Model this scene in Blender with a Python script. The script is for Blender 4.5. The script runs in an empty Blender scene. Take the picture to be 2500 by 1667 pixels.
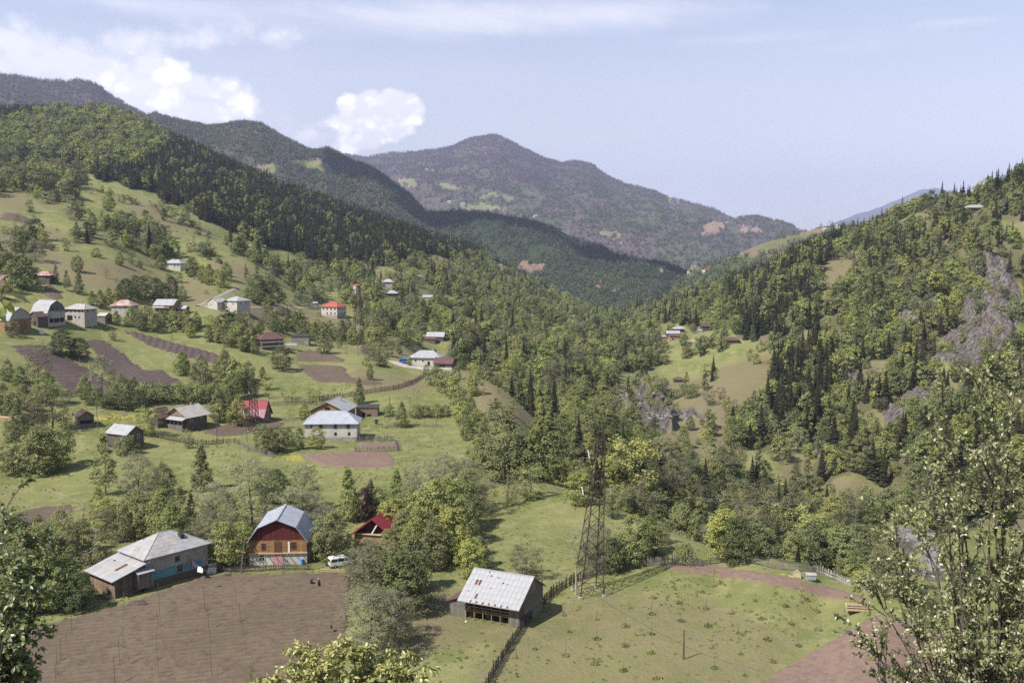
import bpy, math, random
import numpy as np
from mathutils import Vector, Matrix

random.seed(7)
RNG = np.random.default_rng(11)
scene = bpy.context.scene
COL = scene.collection

# ------------------------------------------------------------------ camera, sky, sun, exposure
CZ = 150.0                                   # height of the viewpoint
F = 2500 * 35.0 / 36.0                       # focal length in pixels of the 2500 px wide photograph
PITCH = math.atan(233.5 / F)
cam_d = bpy.data.cameras.new('camera')
cam_d.lens, cam_d.sensor_width = 35.0, 36.0
cam_d.clip_start, cam_d.clip_end = 0.5, 60000
cam = bpy.data.objects.new('camera', cam_d)
COL.objects.link(cam)
cam.location = (0, 0, CZ)
cam.rotation_euler = (math.pi / 2 - PITCH, 0, 0)
scene.camera = cam

SUN_EL, SUN_AZ = math.radians(50), math.radians(-128)   # azimuth from +Y, clockwise: behind the viewer's left shoulder
sun_dir = Vector((math.sin(SUN_AZ) * math.cos(SUN_EL), math.cos(SUN_AZ) * math.cos(SUN_EL), math.sin(SUN_EL)))
sl = bpy.data.lights.new('sun', 'SUN')
sl.energy, sl.angle, sl.color = 5.0, math.radians(0.5), (1.0, 0.94, 0.86)
so = bpy.data.objects.new('sun', sl)
COL.objects.link(so)
so.location = (0, 0, 900)
so.rotation_euler = (-sun_dir).to_track_quat('-Z', 'Y').to_euler()

scene.view_settings.view_transform = 'Standard'
scene.view_settings.look = 'None'
scene.view_settings.exposure = 0.62
scene.view_settings.gamma = 1.0
scene.view_settings.use_curve_mapping = False
cy = scene.cycles
cy.use_denoising = False
cy.denoiser = 'OPENIMAGEDENOISE'
cy.denoising_prefilter = 'ACCURATE'
cy.max_bounces, cy.diffuse_bounces, cy.glossy_bounces = 5, 3, 2
cy.transmission_bounces, cy.transparent_max_bounces, cy.volume_bounces = 2, 6, 1
cy.use_adaptive_sampling = False
cy.sample_clamp_indirect = 6.0
scene.render.use_persistent_data = False


class NT:
    """short node-tree writer"""
    def __init__(s, tree):
        s.t = tree; s.n = tree.nodes; s.l = tree.links
    def node(s, typ, **kw):
        n = s.n.new(typ)
        for k, v in kw.items():
            if k == 'inp':
                for i, x in v.items():
                    if isinstance(x, bpy.types.NodeSocket): s.l.new(x, n.inputs[i])
                    else: n.inputs[i].default_value = x
            else: setattr(n, k, v)
        return n
    def math(s, op, a, b=0.0, c=None, clamp=False):
        n = s.node('ShaderNodeMath', operation=op, use_clamp=clamp, inp={0: a, 1: b})
        if c is not None:
            if isinstance(c, bpy.types.NodeSocket): s.l.new(c, n.inputs[2])
            else: n.inputs[2].default_value = c
        return n.outputs[0]
    def vmath(s, op, a, b=(0, 0, 0), out=0):
        return s.node('ShaderNodeVectorMath', operation=op, inp={0: a, 1: b}).outputs[out]
    def mix(s, f, a, b, mode='MIX'):
        n = s.node('ShaderNodeMix', data_type='RGBA', blend_type=mode, clamp_factor=True)
        for k, x in ((0, f), (6, a), (7, b)):
            if isinstance(x, bpy.types.NodeSocket): s.l.new(x, n.inputs[k])
            else: n.inputs[k].default_value = x if k == 0 else (tuple(x) + (1,))[:4]
        return n.outputs[2]
    def noise(s, vec, scale, detail=4, rough=0.55, out=0, dist=0.0):
        n = s.node('ShaderNodeTexNoise', inp={'Scale': scale, 'Detail': detail, 'Roughness': rough, 'Distortion': dist})
        if vec is not None: s.l.new(vec, n.inputs['Vector'])
        return n.outputs[out]
    def ramp(s, f, lo, hi, a=0.0, b=1.0, smooth=True):
        n = s.node('ShaderNodeMapRange', interpolation_type='SMOOTHSTEP' if smooth else 'LINEAR', clamp=True,
                   inp={0: f, 1: lo, 2: hi, 3: a, 4: b})
        return n.outputs[0]
    def attr(s, name, out='Fac', typ='GEOMETRY'):
        return s.node('ShaderNodeAttribute', attribute_name=name, attribute_type=typ).outputs[out]


# ---- pixel of the photograph -> direction (used only to measure where things stand)
SP, CP = math.sin(PITCH), math.cos(PITCH)
def pix_dir(u, v):
    u = np.asarray(u, float); v = np.asarray(v, float)
    x = (u - 1250) / F; y = (833.5 - v) / F
    dx, dy, dz = x, CP + y * SP, -SP + y * CP
    return np.arctan2(dx, dy), dz / np.hypot(dx, dy)
def to_pix(x, y, z):
    z = np.asarray(z) - CZ
    d = y * CP - z * SP
    d = np.where(d < 1e-3, 1e-3, d)
    up = y * SP + z * CP
    return 1250 + F * x / d, 833.5 - F * up / d

# ------------------------------------------------------------------ sky
world = bpy.data.worlds.new('World')
scene.world = world
world.use_nodes = True
w = NT(world.node_tree)
w.n.clear()
sky = w.node('ShaderNodeTexSky', sky_type='NISHITA', sun_disc=False, sun_elevation=SUN_EL, sun_rotation=SUN_AZ,
             altitude=900, air_density=1.0, dust_density=0.7, ozone_density=2.2)
co = w.node('ShaderNodeTexCoord').outputs['Generated']
sep = w.node('ShaderNodeSeparateXYZ', inp={0: co})
sx, sy, sz = sep.outputs
az = w.math('ARCTAN2', sx, sy)
el = w.math('ARCSINE', sz)
DEG = math.pi / 180
# cumulus: heaps of soft balls in (azimuth, elevation), edges broken up by noise
def sky_pix(u, v):
    a, t = pix_dir(u, v)
    return float(a), float(math.atan(t))
nvec = w.node('ShaderNodeCombineXYZ', inp={0: az, 1: w.math('MULTIPLY', el, 1.25), 2: 0.0}).outputs[0]
nz1 = w.noise(nvec, 26, 9, 0.62)
nz2 = w.noise(w.vmath('ADD', nvec, (3.1, 1.7, .4)), 70, 6, 0.6)
def billow(scale, off):
    v = w.node('ShaderNodeTexVoronoi', feature='SMOOTH_F1', inp={'Scale': scale, 'Smoothness': 0.25})
    jit = w.vmath('ADD', w.vmath('ADD', nvec, off), w.vmath('MULTIPLY', w.noise(nvec, 40, 3, .5, out=1), (.02, .02, 0)))
    w.l.new(jit, v.inputs['Vector'])
    return w.math('SUBTRACT', 0.42, v.outputs['Distance'])
bil = w.math('ADD', w.math('MULTIPLY', billow(34, (0, 0, 0)), 0.9), w.math('MULTIPLY', billow(85, (1.3, .7, .2)), 0.5))
puff = w.math('ADD', w.math('ADD', w.math('MULTIPLY', w.math('SUBTRACT', nz1, 0.5), 1.1), w.math('MULTIPLY', w.math('SUBTRACT', nz2, 0.5), 0.5)), w.math('MULTIPLY', bil, 0.75))
def heap(balls, noise_amt=0.55, lo=0.30, hi=0.75):
    acc = None
    for (u, v, ru, rv, s) in balls:
        a0, e0 = sky_pix(u, v)
        dx = w.math('DIVIDE', w.math('SUBTRACT', az, a0), ru / F)
        dy = w.math('DIVIDE', w.math('SUBTRACT', el, e0), rv / F)
        r2 = w.math('ADD', w.math('MULTIPLY', dx, dx), w.math('MULTIPLY', dy, dy))
        g = w.math('MULTIPLY', w.math('SUBTRACT', 1.0, w.math('SQRT', r2)), s)
        acc = g if acc is None else w.math('SMOOTH_MAX', acc, g, 0.25)
    d = w.math('ADD', acc, w.math('MULTIPLY', puff, noise_amt))
    return w.ramp(d, lo, hi)
crisp = heap([(905, 262, 60, 58, 1.2), (860, 262, 50, 45, 1), (960, 252, 68, 50, 1.15), (1005, 268, 48, 45, 1.1), (930, 310, 105, 52, 1.1), (850, 300, 60, 40, .9),
              (880, 345, 80, 36, .9), (760, 325, 90, 36, .55), (850, 365, 60, 26, .7)], 0.56, 0.12, 0.46)
crisp2 = heap([(370, 160, 70, 50, 1), (425, 190, 80, 52, 1), (480, 215, 90, 52, 1), (560, 232, 85, 48, .95), (350, 230, 170, 80, 1), (480, 270, 150, 60, 1),
               (580, 270, 80, 50, .8)], 0.56, 0.12, 0.60)
soft = heap([(40, 105, 130, 62, 1), (150, 150, 230, 75, 1.1), (330, 105, 130, 55, .9), (60, 150, 220, 90, 1), (260, 190, 330, 90, 1), (480, 100, 110, 45, .85), (660, 88, 120, 45, .75),
             (620, 60, 160, 30, .5), (480, 300, 300, 60, .7), (760, 330, 160, 60, .62), (40, 60, 60, 36, .8), (2425, 452, 50, 22, .55), (2480, 430, 60, 20, .5)], 0.62, 0.10, 0.85)
# high veil: long soft streaks
vvec = w.node('ShaderNodeCombineXYZ', inp={0: w.math('MULTIPLY', az, 2.2), 1: w.math('ADD', w.math('MULTIPLY', el, 15), w.math('MULTIPLY', az, 1.5)), 2: 2.0}).outputs[0]
vn = w.noise(vvec, 1.9, 7, 0.55, dist=0.4)
veil_h = heap([(1000, 45, 900, 75, 1.0), (600, 25, 700, 45, .9), (1500, 30, 500, 60, .9), (1800, 100, 360, 26, .62), (2330, 55, 170, 20, .6), (2000, 120, 500, 30, .4)], 0.22, 0.05, 0.95)
veil = w.math('MULTIPLY', veil_h, w.ramp(vn, 0.25, 0.72, 0.25, 1.0))
thin = w.math('MULTIPLY', w.ramp(vn, 0.35, 0.8), 0.16)
skyc = sky.outputs[0]
skyc = w.mix(w.ramp(el, 0.08, 0.62, .46, .02), skyc, (6.1, 6.6, 9.0))                        # thin high haze pales the blue
skyc = w.mix(w.ramp(el, 0.0, 0.31, 0.66, 0.0), skyc, (8.4, 8.25, 8.3))
skyc = w.mix(thin, skyc, (8.0, 8.0, 8.9))
skyc = w.mix(w.math('MULTIPLY', veil, 0.82), skyc, (8.6, 8.6, 9.3))
skyc = w.mix(w.math('MULTIPLY', soft, 0.80), skyc, (8.9, 8.8, 9.4))
shade1 = w.mix(w.ramp(w.math('ADD', w.math('MULTIPLY', bil, .5), nz1), 0.38, 0.72), (9.0, 8.9, 9.7), (13.0, 12.7, 12.4))
skyc = w.mix(w.math('MULTIPLY', crisp2, 0.84), skyc, shade1)
skyc = w.mix(w.math('MULTIPLY', crisp, 0.96), skyc, shade1)
bg = w.node('ShaderNodeBackground', inp={0: skyc, 1: 0.085})
wo = w.node('ShaderNodeOutputWorld')
w.l.new(bg.outputs[0], wo.inputs[0])
# ------------------------------------------------------------------ numeric helpers
def vnoise(x, y, seed=0):
    """lattice value noise, 0..1"""
    xi = np.floor(x).astype(np.int64); yi = np.floor(y).astype(np.int64)
    fx = x - xi; fy = y - yi
    fx = fx * fx * (3 - 2 * fx); fy = fy * fy * (3 - 2 * fy)
    def h(a, b):
        n = (a * 374761393 + b * 668265263 + seed * 974634521) & 0x7fffffff
        n = ((n ^ (n >> 13)) * 1274126177) & 0x7fffffff
        return ((n ^ (n >> 16)) & 0xffff) / 65535.0
    return (h(xi, yi) * (1 - fx) + h(xi + 1, yi) * fx) * (1 - fy) + (h(xi, yi + 1) * (1 - fx) + h(xi + 1, yi + 1) * fx) * fy
def fbm(x, y, octs=4, seed=0, gain=0.5):
    s = 0; a = 1; t = 0
    for o in range(octs):
        s = s + a * vnoise(x * 2 ** o + 17.3 * o, y * 2 ** o - 9.1 * o, seed + o); t += a; a *= gain
    return s / t - 0.5
def sstep(x, a, b):
    t = np.clip((x - a) / (b - a), 0, 1)
    return t * t * (3 - 2 * t)
def in_poly(px, py, poly):
    c = np.zeros(np.shape(px), bool)
    n = len(poly)
    for i in range(n):
        x1, y1 = poly[i]; x2, y2 = poly[(i + 1) % n]
        if y1 == y2: continue
        k = ((y1 > py) != (y2 > py)) & (px < (x2 - x1) * (py - y1) / (y2 - y1) + x1)
        c ^= k
    return c
def curve(pts, n):
    """points along a polyline, n in all, linear"""
    p = np.array(pts, float)
    s = np.r_[0, np.cumsum(np.hypot(*(np.diff(p[:, :2], axis=0).T)))]
    q = np.linspace(0, s[-1], n)
    return np.stack([np.interp(q, s, p[:, k]) for k in range(p.shape[1])], 1)

# ------------------------------------------------------------------ the lie of the land: measured points (u, v, distance)
CP_ = []
def ctl(*rows): CP_.extend(rows)
def z_at(u, v, z):                            # point of the photograph known by its height below the viewpoint
    t = pix_dir(u, v)[1]
    return (u, v, float(z / t))
def ridge(pts, n, drop=None, back=1.12):
    for (u, v, d) in curve(pts, n):
        ctl((u, v, d))
        if drop: ctl((u, v + drop, d * back))
for u in (-400, 150, 700, 1250, 1800, 2350, 2900):        # the slope under the viewpoint
    for d, z in ((2, -2.2), (8, -5.5), (15, -9.5), (25, -17), (40, -27), (60, -39), (85, -51), (112, -59.5)):
        a = pix_dir(u, 1300)[0]
        CP_.append((float(a), d, z / d, 0))
# terrace, about 62 m below
for u in (-350, -100, 150, 400, 700, 1000, 1250, 1500, 1750, 2000, 2300, 2700):
    ctl(z_at(u, 1667, -62), z_at(u, 1540, -62))
    if u < 1900: ctl(z_at(u, 1440, -62))
    ctl(z_at(u, 1590, -62), z_at(u, 1490, -62))
for u in (-300, 0, 200, 400, 600, 800, 1000, 1150):
    ctl(z_at(u, 1370, -62.3), z_at(u, 1250, -62.8), z_at(u, 1130, -62.6), (u, 1060, 335))
ctl(z_at(1300, 1370, -62), z_at(1500, 1370, -61.5), z_at(1700, 1400, -61), z_at(1300, 1270, -62), z_at(1420, 1280, -62), z_at(1550, 1310, -61.8))
# left village slope
for u, k in ((-350, .92), (-100, .97), (100, 1.0), (280, 1.04)):
    ctl((u, 1000, 365), (u, 920, 405 * k), (u, 850, 440 * k), (u, 795, 470 * k), (u, 700, 535 * k), (u, 600, 640 * k), (u, 500, 770 * k))
for u in (420, 560):
    ctl((u, 1000, 372), (u, 920, 420), (u, 850, 462), (u, 800, 500), (u, 760, 530), (u, 700, 600), (u, 650, 680))
ctl((720, 1000, 372), (720, 940, 410), (720, 890, 450), (720, 840, 505), (720, 800, 560), (720, 770, 600), (720, 735, 650), (720, 700, 720))
ctl((880, 1000, 375), (880, 950, 402), (880, 900, 440), (880, 850, 500), (880, 810, 570), (880, 770, 640), (880, 730, 720), (880, 700, 780))
ctl((1000, 1000, 372), (1000, 950, 410), (1000, 905, 452), (1000, 880, 478), (1000, 845, 540), (1000, 800, 630), (1000, 740, 780), (1000, 690, 900), (1000, 640, 1020))
ctl((1100, 1000, 375), (1100, 950, 415))
# terrace's edge above the gorge
ridge([(1085, 895, 482), (1130, 905, 472), (1200, 938, 445), (1255, 975, 425), (1310, 1025, 400)], 6, 45, 1.14)
ridge([(1310, 1060, 372), (1300, 1110, 320), (1290, 1165, 272)], 4)
ctl((1420, 1130, 330), (1400, 1060, 380), (1430, 1000, 470))
ridge([(1330, 1168, 266), (1400, 1192, 252), (1480, 1225, 238), (1600, 1280, 218), (1700, 1330, 202), (1850, 1368, 191), (2000, 1400, 184), (2140, 1432, 178), (2300, 1440, 177), (2600, 1450, 176), (2800, 1450, 176)], 12, 40, 1.22)
# gorge
ctl((1500, 1120, 360), (1600, 1150, 390), (1750, 1170, 420), (1900, 1215, 400), (2050, 1260, 380), (2230, 1340, 345), (2400, 1400, 320), (2650, 1450, 310))
ctl((2000, 1175, 445), (2200, 1200, 440), (2400, 1200, 440), (2650, 1200, 450))
ctl((1650, 1075, 470), (1750, 1040, 505), (1600, 1030, 520), (1560, 985, 570), (1640, 960, 600), (1720, 925, 625), (1830, 1000, 540), (1850, 1100, 470))
ridge([(1690, 928, 628), (1780, 890, 650), (1880, 860, 665)], 3, 12, 1.06)
ctl((1500, 960, 560), (1450, 930, 600), (1400, 900, 610), (1320, 960, 500), (1250, 905, 560), (1180, 870, 600), (1330, 870, 680), (1500, 880, 720), (1600, 900, 720), (1700, 860, 750))
ctl((1100, 840, 600), (1100, 790, 720), (1150, 750, 860), (1250, 790, 850), (1350, 820, 860), (1450, 810, 980), (1400, 780, 1150), (1300, 745, 1150), (1470, 785, 1300))
# right slope
ctl((1640, 830, 790), (1660, 795, 860), (1740, 810, 800), (1790, 840, 740), (1560, 830, 900), (1560, 790, 1150), (1700, 760, 980), (1820, 760, 860), (1900, 850, 690))
for u, k in ((1950, 1.0), (2080, .98), (2220, .96), (2360, .95), (2500, .95), (2700, .95)):
    ctl((u, 1110, 470 * k), (u, 1000, 545 * k), (u, 880, 640 * k), (u, 760, 745 * k), (u, 660, 840 * k))
ctl((2250, 585, 880), (2400, 540, 850), (2600, 520, 830), (2080, 620, 940))
ridge([(2750, 405, 820), (2500, 470, 870), (2380, 496, 900), (2300, 507, 925), (2192, 538, 960), (2105, 566, 1010), (2000, 612, 1080), (1925, 658, 1140), (1845, 690, 1210), (1722, 716, 1320), (1650, 738, 1390), (1560, 770, 1520)], 14, 45, 1.15)
# grass hill, then the forest ridge behind it
ridge([(-350, 430, 900), (-100, 440, 890), (60, 450, 880), (200, 452, 880), (350, 492, 850), (510, 565, 800), (600, 608, 790), (690, 665, 770)], 10, 16, 1.10)
ctl((-100, 400, 1120), (150, 400, 1150), (350, 420, 1130), (500, 480, 1090), (620, 540, 1060), (740, 600, 1040), (840, 640, 1020), (900, 600, 1120), (700, 520, 1200), (450, 400, 1280), (200, 330, 1330), (0, 330, 1300))
ridge([(-400, 275, 1560), (0, 290, 1560), (140, 294, 1560), (290, 296, 1540), (350, 322, 1520), (480, 380, 1500), (600, 436, 1480), (700, 468, 1460), (810, 506, 1440), (925, 554, 1430), (1060, 594, 1440), (1180, 628, 1470), (1260, 668, 1500), (1340, 706, 1530), (1410, 745, 1560), (1470, 775, 1600)], 18, 40, 1.18)
ctl((1100, 640, 1200), (1200, 690, 1250), (1080, 690, 1000), (1180, 720, 1040), (1270, 710, 1300), (1350, 750, 1330))
for u in (-600, 0, 600, 1200, 1500, 1800, 2400, 3000):
    ctl((u, 820, 2400))

rows = []
for r in CP_:
    if len(r) == 4: rows.append((r[0], math.log(r[1]), r[2]))
    else:
        a, t = pix_dir(r[0], r[1]); rows.append((float(a), math.log(r[2]), float(t)))
P = np.array(rows)
ASC, LSC = 3.2, 1.0
Q = np.stack([P[:, 0] * ASC, P[:, 1] * LSC], 1)
def tps(r2): return 0.5 * r2 * np.log(np.maximum(r2, 1e-12))
n = len(P)
K = tps(((Q[:, None, :] - Q[None, :, :]) ** 2).sum(2)) + np.eye(n) * 2e-4
A = np.zeros((n + 3, n + 3)); A[:n, :n] = K; A[:n, n] = 1; A[:n, n + 1:] = Q; A[n, :n] = 1; A[n + 1:, :n] = Q.T
WT = np.linalg.solve(A, np.r_[P[:, 2], 0, 0, 0])
def tps_eval(a, L):
    q = np.stack([a.ravel() * ASC, L.ravel() * LSC], 1)
    out = np.empty(len(q))
    for i in range(0, len(q), 20000):
        s = q[i:i + 20000]
        r2 = ((s[:, None, :] - Q[None, :, :]) ** 2).sum(2)
        out[i:i + 20000] = tps(r2) @ WT[:n] + WT[n] + s @ WT[n + 1:]
    return out.reshape(a.shape)

AMAX = 0.60
GA = np.linspace(-AMAX, AMAX, 761)
GL = np.r_[np.linspace(math.log(2), math.log(110), 36)[:-1], np.linspace(math.log(110), math.log(2300), 470)]
aa, ll = np.meshgrid(GA, GL, indexing='ij')
GT = tps_eval(aa[::2, ::2], ll[::2, ::2])
# fill the skipped samples linearly (the surface is smooth)
tmp = np.stack([np.interp(GL, GL[::2], r) for r in GT]) if len(GL) % 2 else np.stack([np.interp(GL, GL[::2], r) for r in GT])
GT = np.stack([np.interp(GA, GA[::2], tmp[:, j]) for j in range(tmp.shape[1])], 1)
DD = np.exp(ll)
XX, YY = DD * np.sin(aa), DD * np.cos(aa)
rel = fbm(XX / 34, YY / 34, 4, 3) * 2.6 * sstep(DD, 260, 700) + fbm(XX / 90, YY / 90, 4, 9) * 16 * sstep(DD, 640, 1000) + fbm(XX / 9, YY / 9, 3, 5) * 0.25 * sstep(DD, 120, 200)
GZ = CZ + GT * DD + rel
GT = (GZ - CZ) / DD
RUN = np.maximum.accumulate(GT, axis=1)

def ground(x, y):
    """height of the ground at plan points"""
    x = np.asarray(x, float); y = np.asarray(y, float)
    a = np.clip(np.arctan2(x, y), -AMAX, AMAX); L = np.log(np.clip(np.hypot(x, y), 2.0, 2290))
    i = np.clip(np.searchsorted(GA, a) - 1, 0, len(GA) - 2); j = np.clip(np.searchsorted(GL, L) - 1, 0, len(GL) - 2)
    fa = (a - GA[i]) / (GA[i + 1] - GA[i]); fl = (L - GL[j]) / (GL[j + 1] - GL[j])
    return (GZ[i, j] * (1 - fa) + GZ[i + 1, j] * fa) * (1 - fl) + (GZ[i, j + 1] * (1 - fa) + GZ[i + 1, j + 1] * fa) * fl
def spot(u, v, dmin=20.0):
    """where the ray through a pixel of the photograph meets the ground: x, y, z"""
    a, t = pix_dir(u, v); a = float(a); t = float(t)
    i = int(np.clip(np.searchsorted(GA, a) - 1, 0, len(GA) - 2)); fa = (a - GA[i]) / (GA[i + 1] - GA[i])
    col = GT[i] * (1 - fa) + GT[i + 1] * fa
    j0 = int(np.searchsorted(GL, math.log(dmin)))
    k = np.nonzero(col[j0:] >= t)[0]
    if len(k) == 0: j = j0 + int(np.argmax(col[j0:])); L = GL[j]
    else:
        j = j0 + int(k[0])
        if j > j0:
            f = (t - col[j - 1]) / max(1e-9, col[j] - col[j - 1]); L = GL[j - 1] + np.clip(f, 0, 1) * (GL[j] - GL[j - 1])
        else: L = GL[j]
    D = math.exp(L)
    x, y = D * math.sin(a), D * math.cos(a)
    return x, y, float(ground(x, y))
def mpp(u, v):
    """metres that one pixel of the photograph spans at a ground point"""
    x, y, z = spot(u, v)
    return (y * CP - (z - CZ) * SP) / F
# ------------------------------------------------------------------ object helpers
def mesh_from(name, V, Fs, mats=(), smooth=False, midx=None, attrs=None):
    """mesh from a vertex array and a list of faces (an array of quads/triangles or mixed lists)"""
    me = bpy.data.meshes.new(name)
    V = np.asarray(V, np.float32).reshape(-1, 3)
    if isinstance(Fs, np.ndarray):
        k = Fs.shape[1]
        flat = Fs.astype(np.int32).ravel(); starts = np.arange(0, len(flat), k, dtype=np.int32)
    else:
        flat = np.fromiter((i for f in Fs for i in f), np.int32)
        lens = np.fromiter((len(f) for f in Fs), np.int32)
        starts = np.r_[0, np.cumsum(lens)[:-1]].astype(np.int32)
    me.vertices.add(len(V)); me.vertices.foreach_set('co', V.ravel())
    me.loops.add(len(flat)); me.loops.foreach_set('vertex_index', flat)
    me.polygons.add(len(starts)); me.polygons.foreach_set('loop_start', starts)
    me.polygons.foreach_set('use_smooth', np.full(len(starts), bool(smooth)))
    for m in mats: me.materials.append(m)
    if midx is not None: me.polygons.foreach_set('material_index', np.asarray(midx, np.int32))
    for k, v in (attrs or {}).items():
        v = np.asarray(v, np.float32)
        if v.ndim == 1:
            at = me.attributes.new(k, 'FLOAT', 'POINT'); at.data.foreach_set('value', v)
        else:
            at = me.attributes.new(k, 'FLOAT_COLOR', 'POINT'); at.data.foreach_set('color', v.ravel())
    me.update(calc_edges=True)
    return me
def link(name, data, parent=None, loc=None, rz=0.0, sc=None):
    o = bpy.data.objects.new(name, data)
    COL.objects.link(o)
    if parent is not None: o.parent = parent
    if loc is not None: o.location = loc
    if rz: o.rotation_euler = (0, 0, rz)
    if sc is not None: o.scale = sc if hasattr(sc, '__len__') else (sc, sc, sc)
    return o
def tag(o, label=None, cat=None, group=None, kind=None):
    if label: o['label'] = label
    if cat: o['category'] = cat
    if group: o['group'] = group
    if kind: o['kind'] = kind
    return o
def thing(name, label, cat, loc=(0, 0, 0), rz=0.0, group=None, sc=None):
    return tag(link(name, None, None, loc, rz, sc), label, cat, group)

class MB:
    """collects simple solids into one mesh"""
    def __init__(s): s.v = []; s.f = []
    def add(s, vs, fs):
        b = len(s.v); s.v.extend(vs); s.f.extend([tuple(i + b for i in f) for f in fs]); return s
    def box(s, x0, x1, y0, y1, z0, z1):
        vs = [(x, y, z) for z in (z0, z1) for x, y in ((x0, y0), (x1, y0), (x1, y1), (x0, y1))]
        return s.add(vs, [(3, 2, 1, 0), (4, 5, 6, 7), (0, 1, 5, 4), (1, 2, 6, 5), (2, 3, 7, 6), (3, 0, 4, 7)])
    def bar(s, a, b, w=.05, h=None):
        a = Vector(a); b = Vector(b); d = b - a
        if d.length < 1e-6: return s
        d.normalize(); r = d.cross(Vector((0, 0, 1)))
        if r.length < 1e-4: r = Vector((1, 0, 0))
        r.normalize(); u = r.cross(d); r *= w / 2; u *= (h or w) / 2
        vs = [tuple(p + i * r + j * u) for p in (a, b) for i, j in ((-1, -1), (1, -1), (1, 1), (-1, 1))]
        return s.add(vs, [(3, 2, 1, 0), (4, 5, 6, 7), (0, 1, 5, 4), (1, 2, 6, 5), (2, 3, 7, 6), (3, 0, 4, 7)])
    def tube(s, pts, rad, k=6, cap=True):
        pts = [Vector(p) for p in pts]; b = len(s.v)
        for i, p in enumerate(pts):
            d = (pts[min(i + 1, len(pts) - 1)] - pts[max(i - 1, 0)])
            d = d.normalized() if d.length > 1e-6 else Vector((0, 0, 1))
            x = d.orthogonal().normalized() if abs(d.z) < .9 else Vector((1, 0, 0)); x = (x - d * x.dot(d)).normalized(); y = d.cross(x)
            r = rad[i] if hasattr(rad, '__len__') else rad
            for j in range(k):
                t = 2 * math.pi * j / k
                s.v.append(tuple(p + r * (x * math.cos(t) + y * math.sin(t))))
        for i in range(len(pts) - 1):
            for j in range(k):
                s.f.append((b + i * k + j, b + i * k + (j + 1) % k, b + (i + 1) * k + (j + 1) % k, b + (i + 1) * k + j))
        if cap:
            s.f.append(tuple(b + j for j in reversed(range(k)))); s.f.append(tuple(b + (len(pts) - 1) * k + j for j in range(k)))
        return s
    def lathe(s, prof, k=12, c=(0, 0, 0)):
        b = len(s.v)
        for r, z in prof:
            for j in range(k):
                t = 2 * math.pi * j / k; s.v.append((c[0] + r * math.cos(t), c[1] + r * math.sin(t), c[2] + z))
        for i in range(len(prof) - 1):
            for j in range(k): s.f.append((b + i * k + j, b + i * k + (j + 1) % k, b + (i + 1) * k + (j + 1) % k, b + (i + 1) * k + j))
        s.f.append(tuple(b + j for j in reversed(range(k)))); s.f.append(tuple(b + (len(prof) - 1) * k + j for j in range(k)))
        return s
    def prism(s, poly, axis, a, b):
        """poly: outline in the two other axes; extruded along axis from a to b"""
        n = len(poly)
        def P(p, q): return {'x': (q, p[0], p[1]), 'y': (p[0], q, p[1]), 'z': (p[0], p[1], q)}[axis]
        vs = [P(p, a) for p in poly] + [P(p, b) for p in poly]
        fs = [tuple(reversed(range(n))), tuple(range(n, 2 * n))] + [(i, (i + 1) % n, n + (i + 1) % n, n + i) for i in range(n)]
        return s.add(vs, fs)
    def mesh(s, name, mat, smooth=False): return mesh_from(name, s.v, s.f, (mat,), smooth)
    def build(s, name, mat, parent=None, loc=None, rz=0.0, smooth=False):
        return link(name, s.mesh(name, mat, smooth), parent, loc, rz)

# ------------------------------------------------------------------ materials
def mat(name, col, rough=0.85, spec=0.25, metal=0.0, vary=0.0, vscale=1.0, col2=None, streak=None, bump=0.0, bscale=8.0, objrand=0.0, coords='Object'):
    m = bpy.data.materials.new(name); m.use_nodes = True
    k = NT(m.node_tree); bs = k.n['Principled BSDF']
    bs.inputs['Roughness'].default_value = rough; bs.inputs['Specular IOR Level'].default_value = spec; bs.inputs['Metallic'].default_value = metal
    co = k.node('ShaderNodeTexCoord').outputs[coords]
    c = k.mix(0.0, col, col)
    if streak: co_s = k.vmath('MULTIPLY', co, streak)
    else: co_s = co
    if col2 is not None or vary:
        f = k.ramp(k.noise(co_s, vscale, 6, 0.62), 0.36, 0.66)
        c = k.mix(f, col, col2 if col2 is not None else tuple(x * (1 - vary) for x in col))
    if objrand:
        r = k.node('ShaderNodeObjectInfo').outputs['Random']
        n = k.node('ShaderNodeHueSaturation', inp={'Value': k.ramp(r, 0, 1, 1 - objrand, 1 + objrand, smooth=False), 'Color': c})
        c = n.outputs[0]
    k.l.new(c, bs.inputs['Base Color'])
    if bump:
        b = k.node('ShaderNodeBump', inp={'Strength': bump, 'Distance': 0.05, 'Height': k.noise(co_s, bscale, 5, .6)})
        k.l.new(b.outputs[0], bs.inputs['Normal'])
    return m

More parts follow.
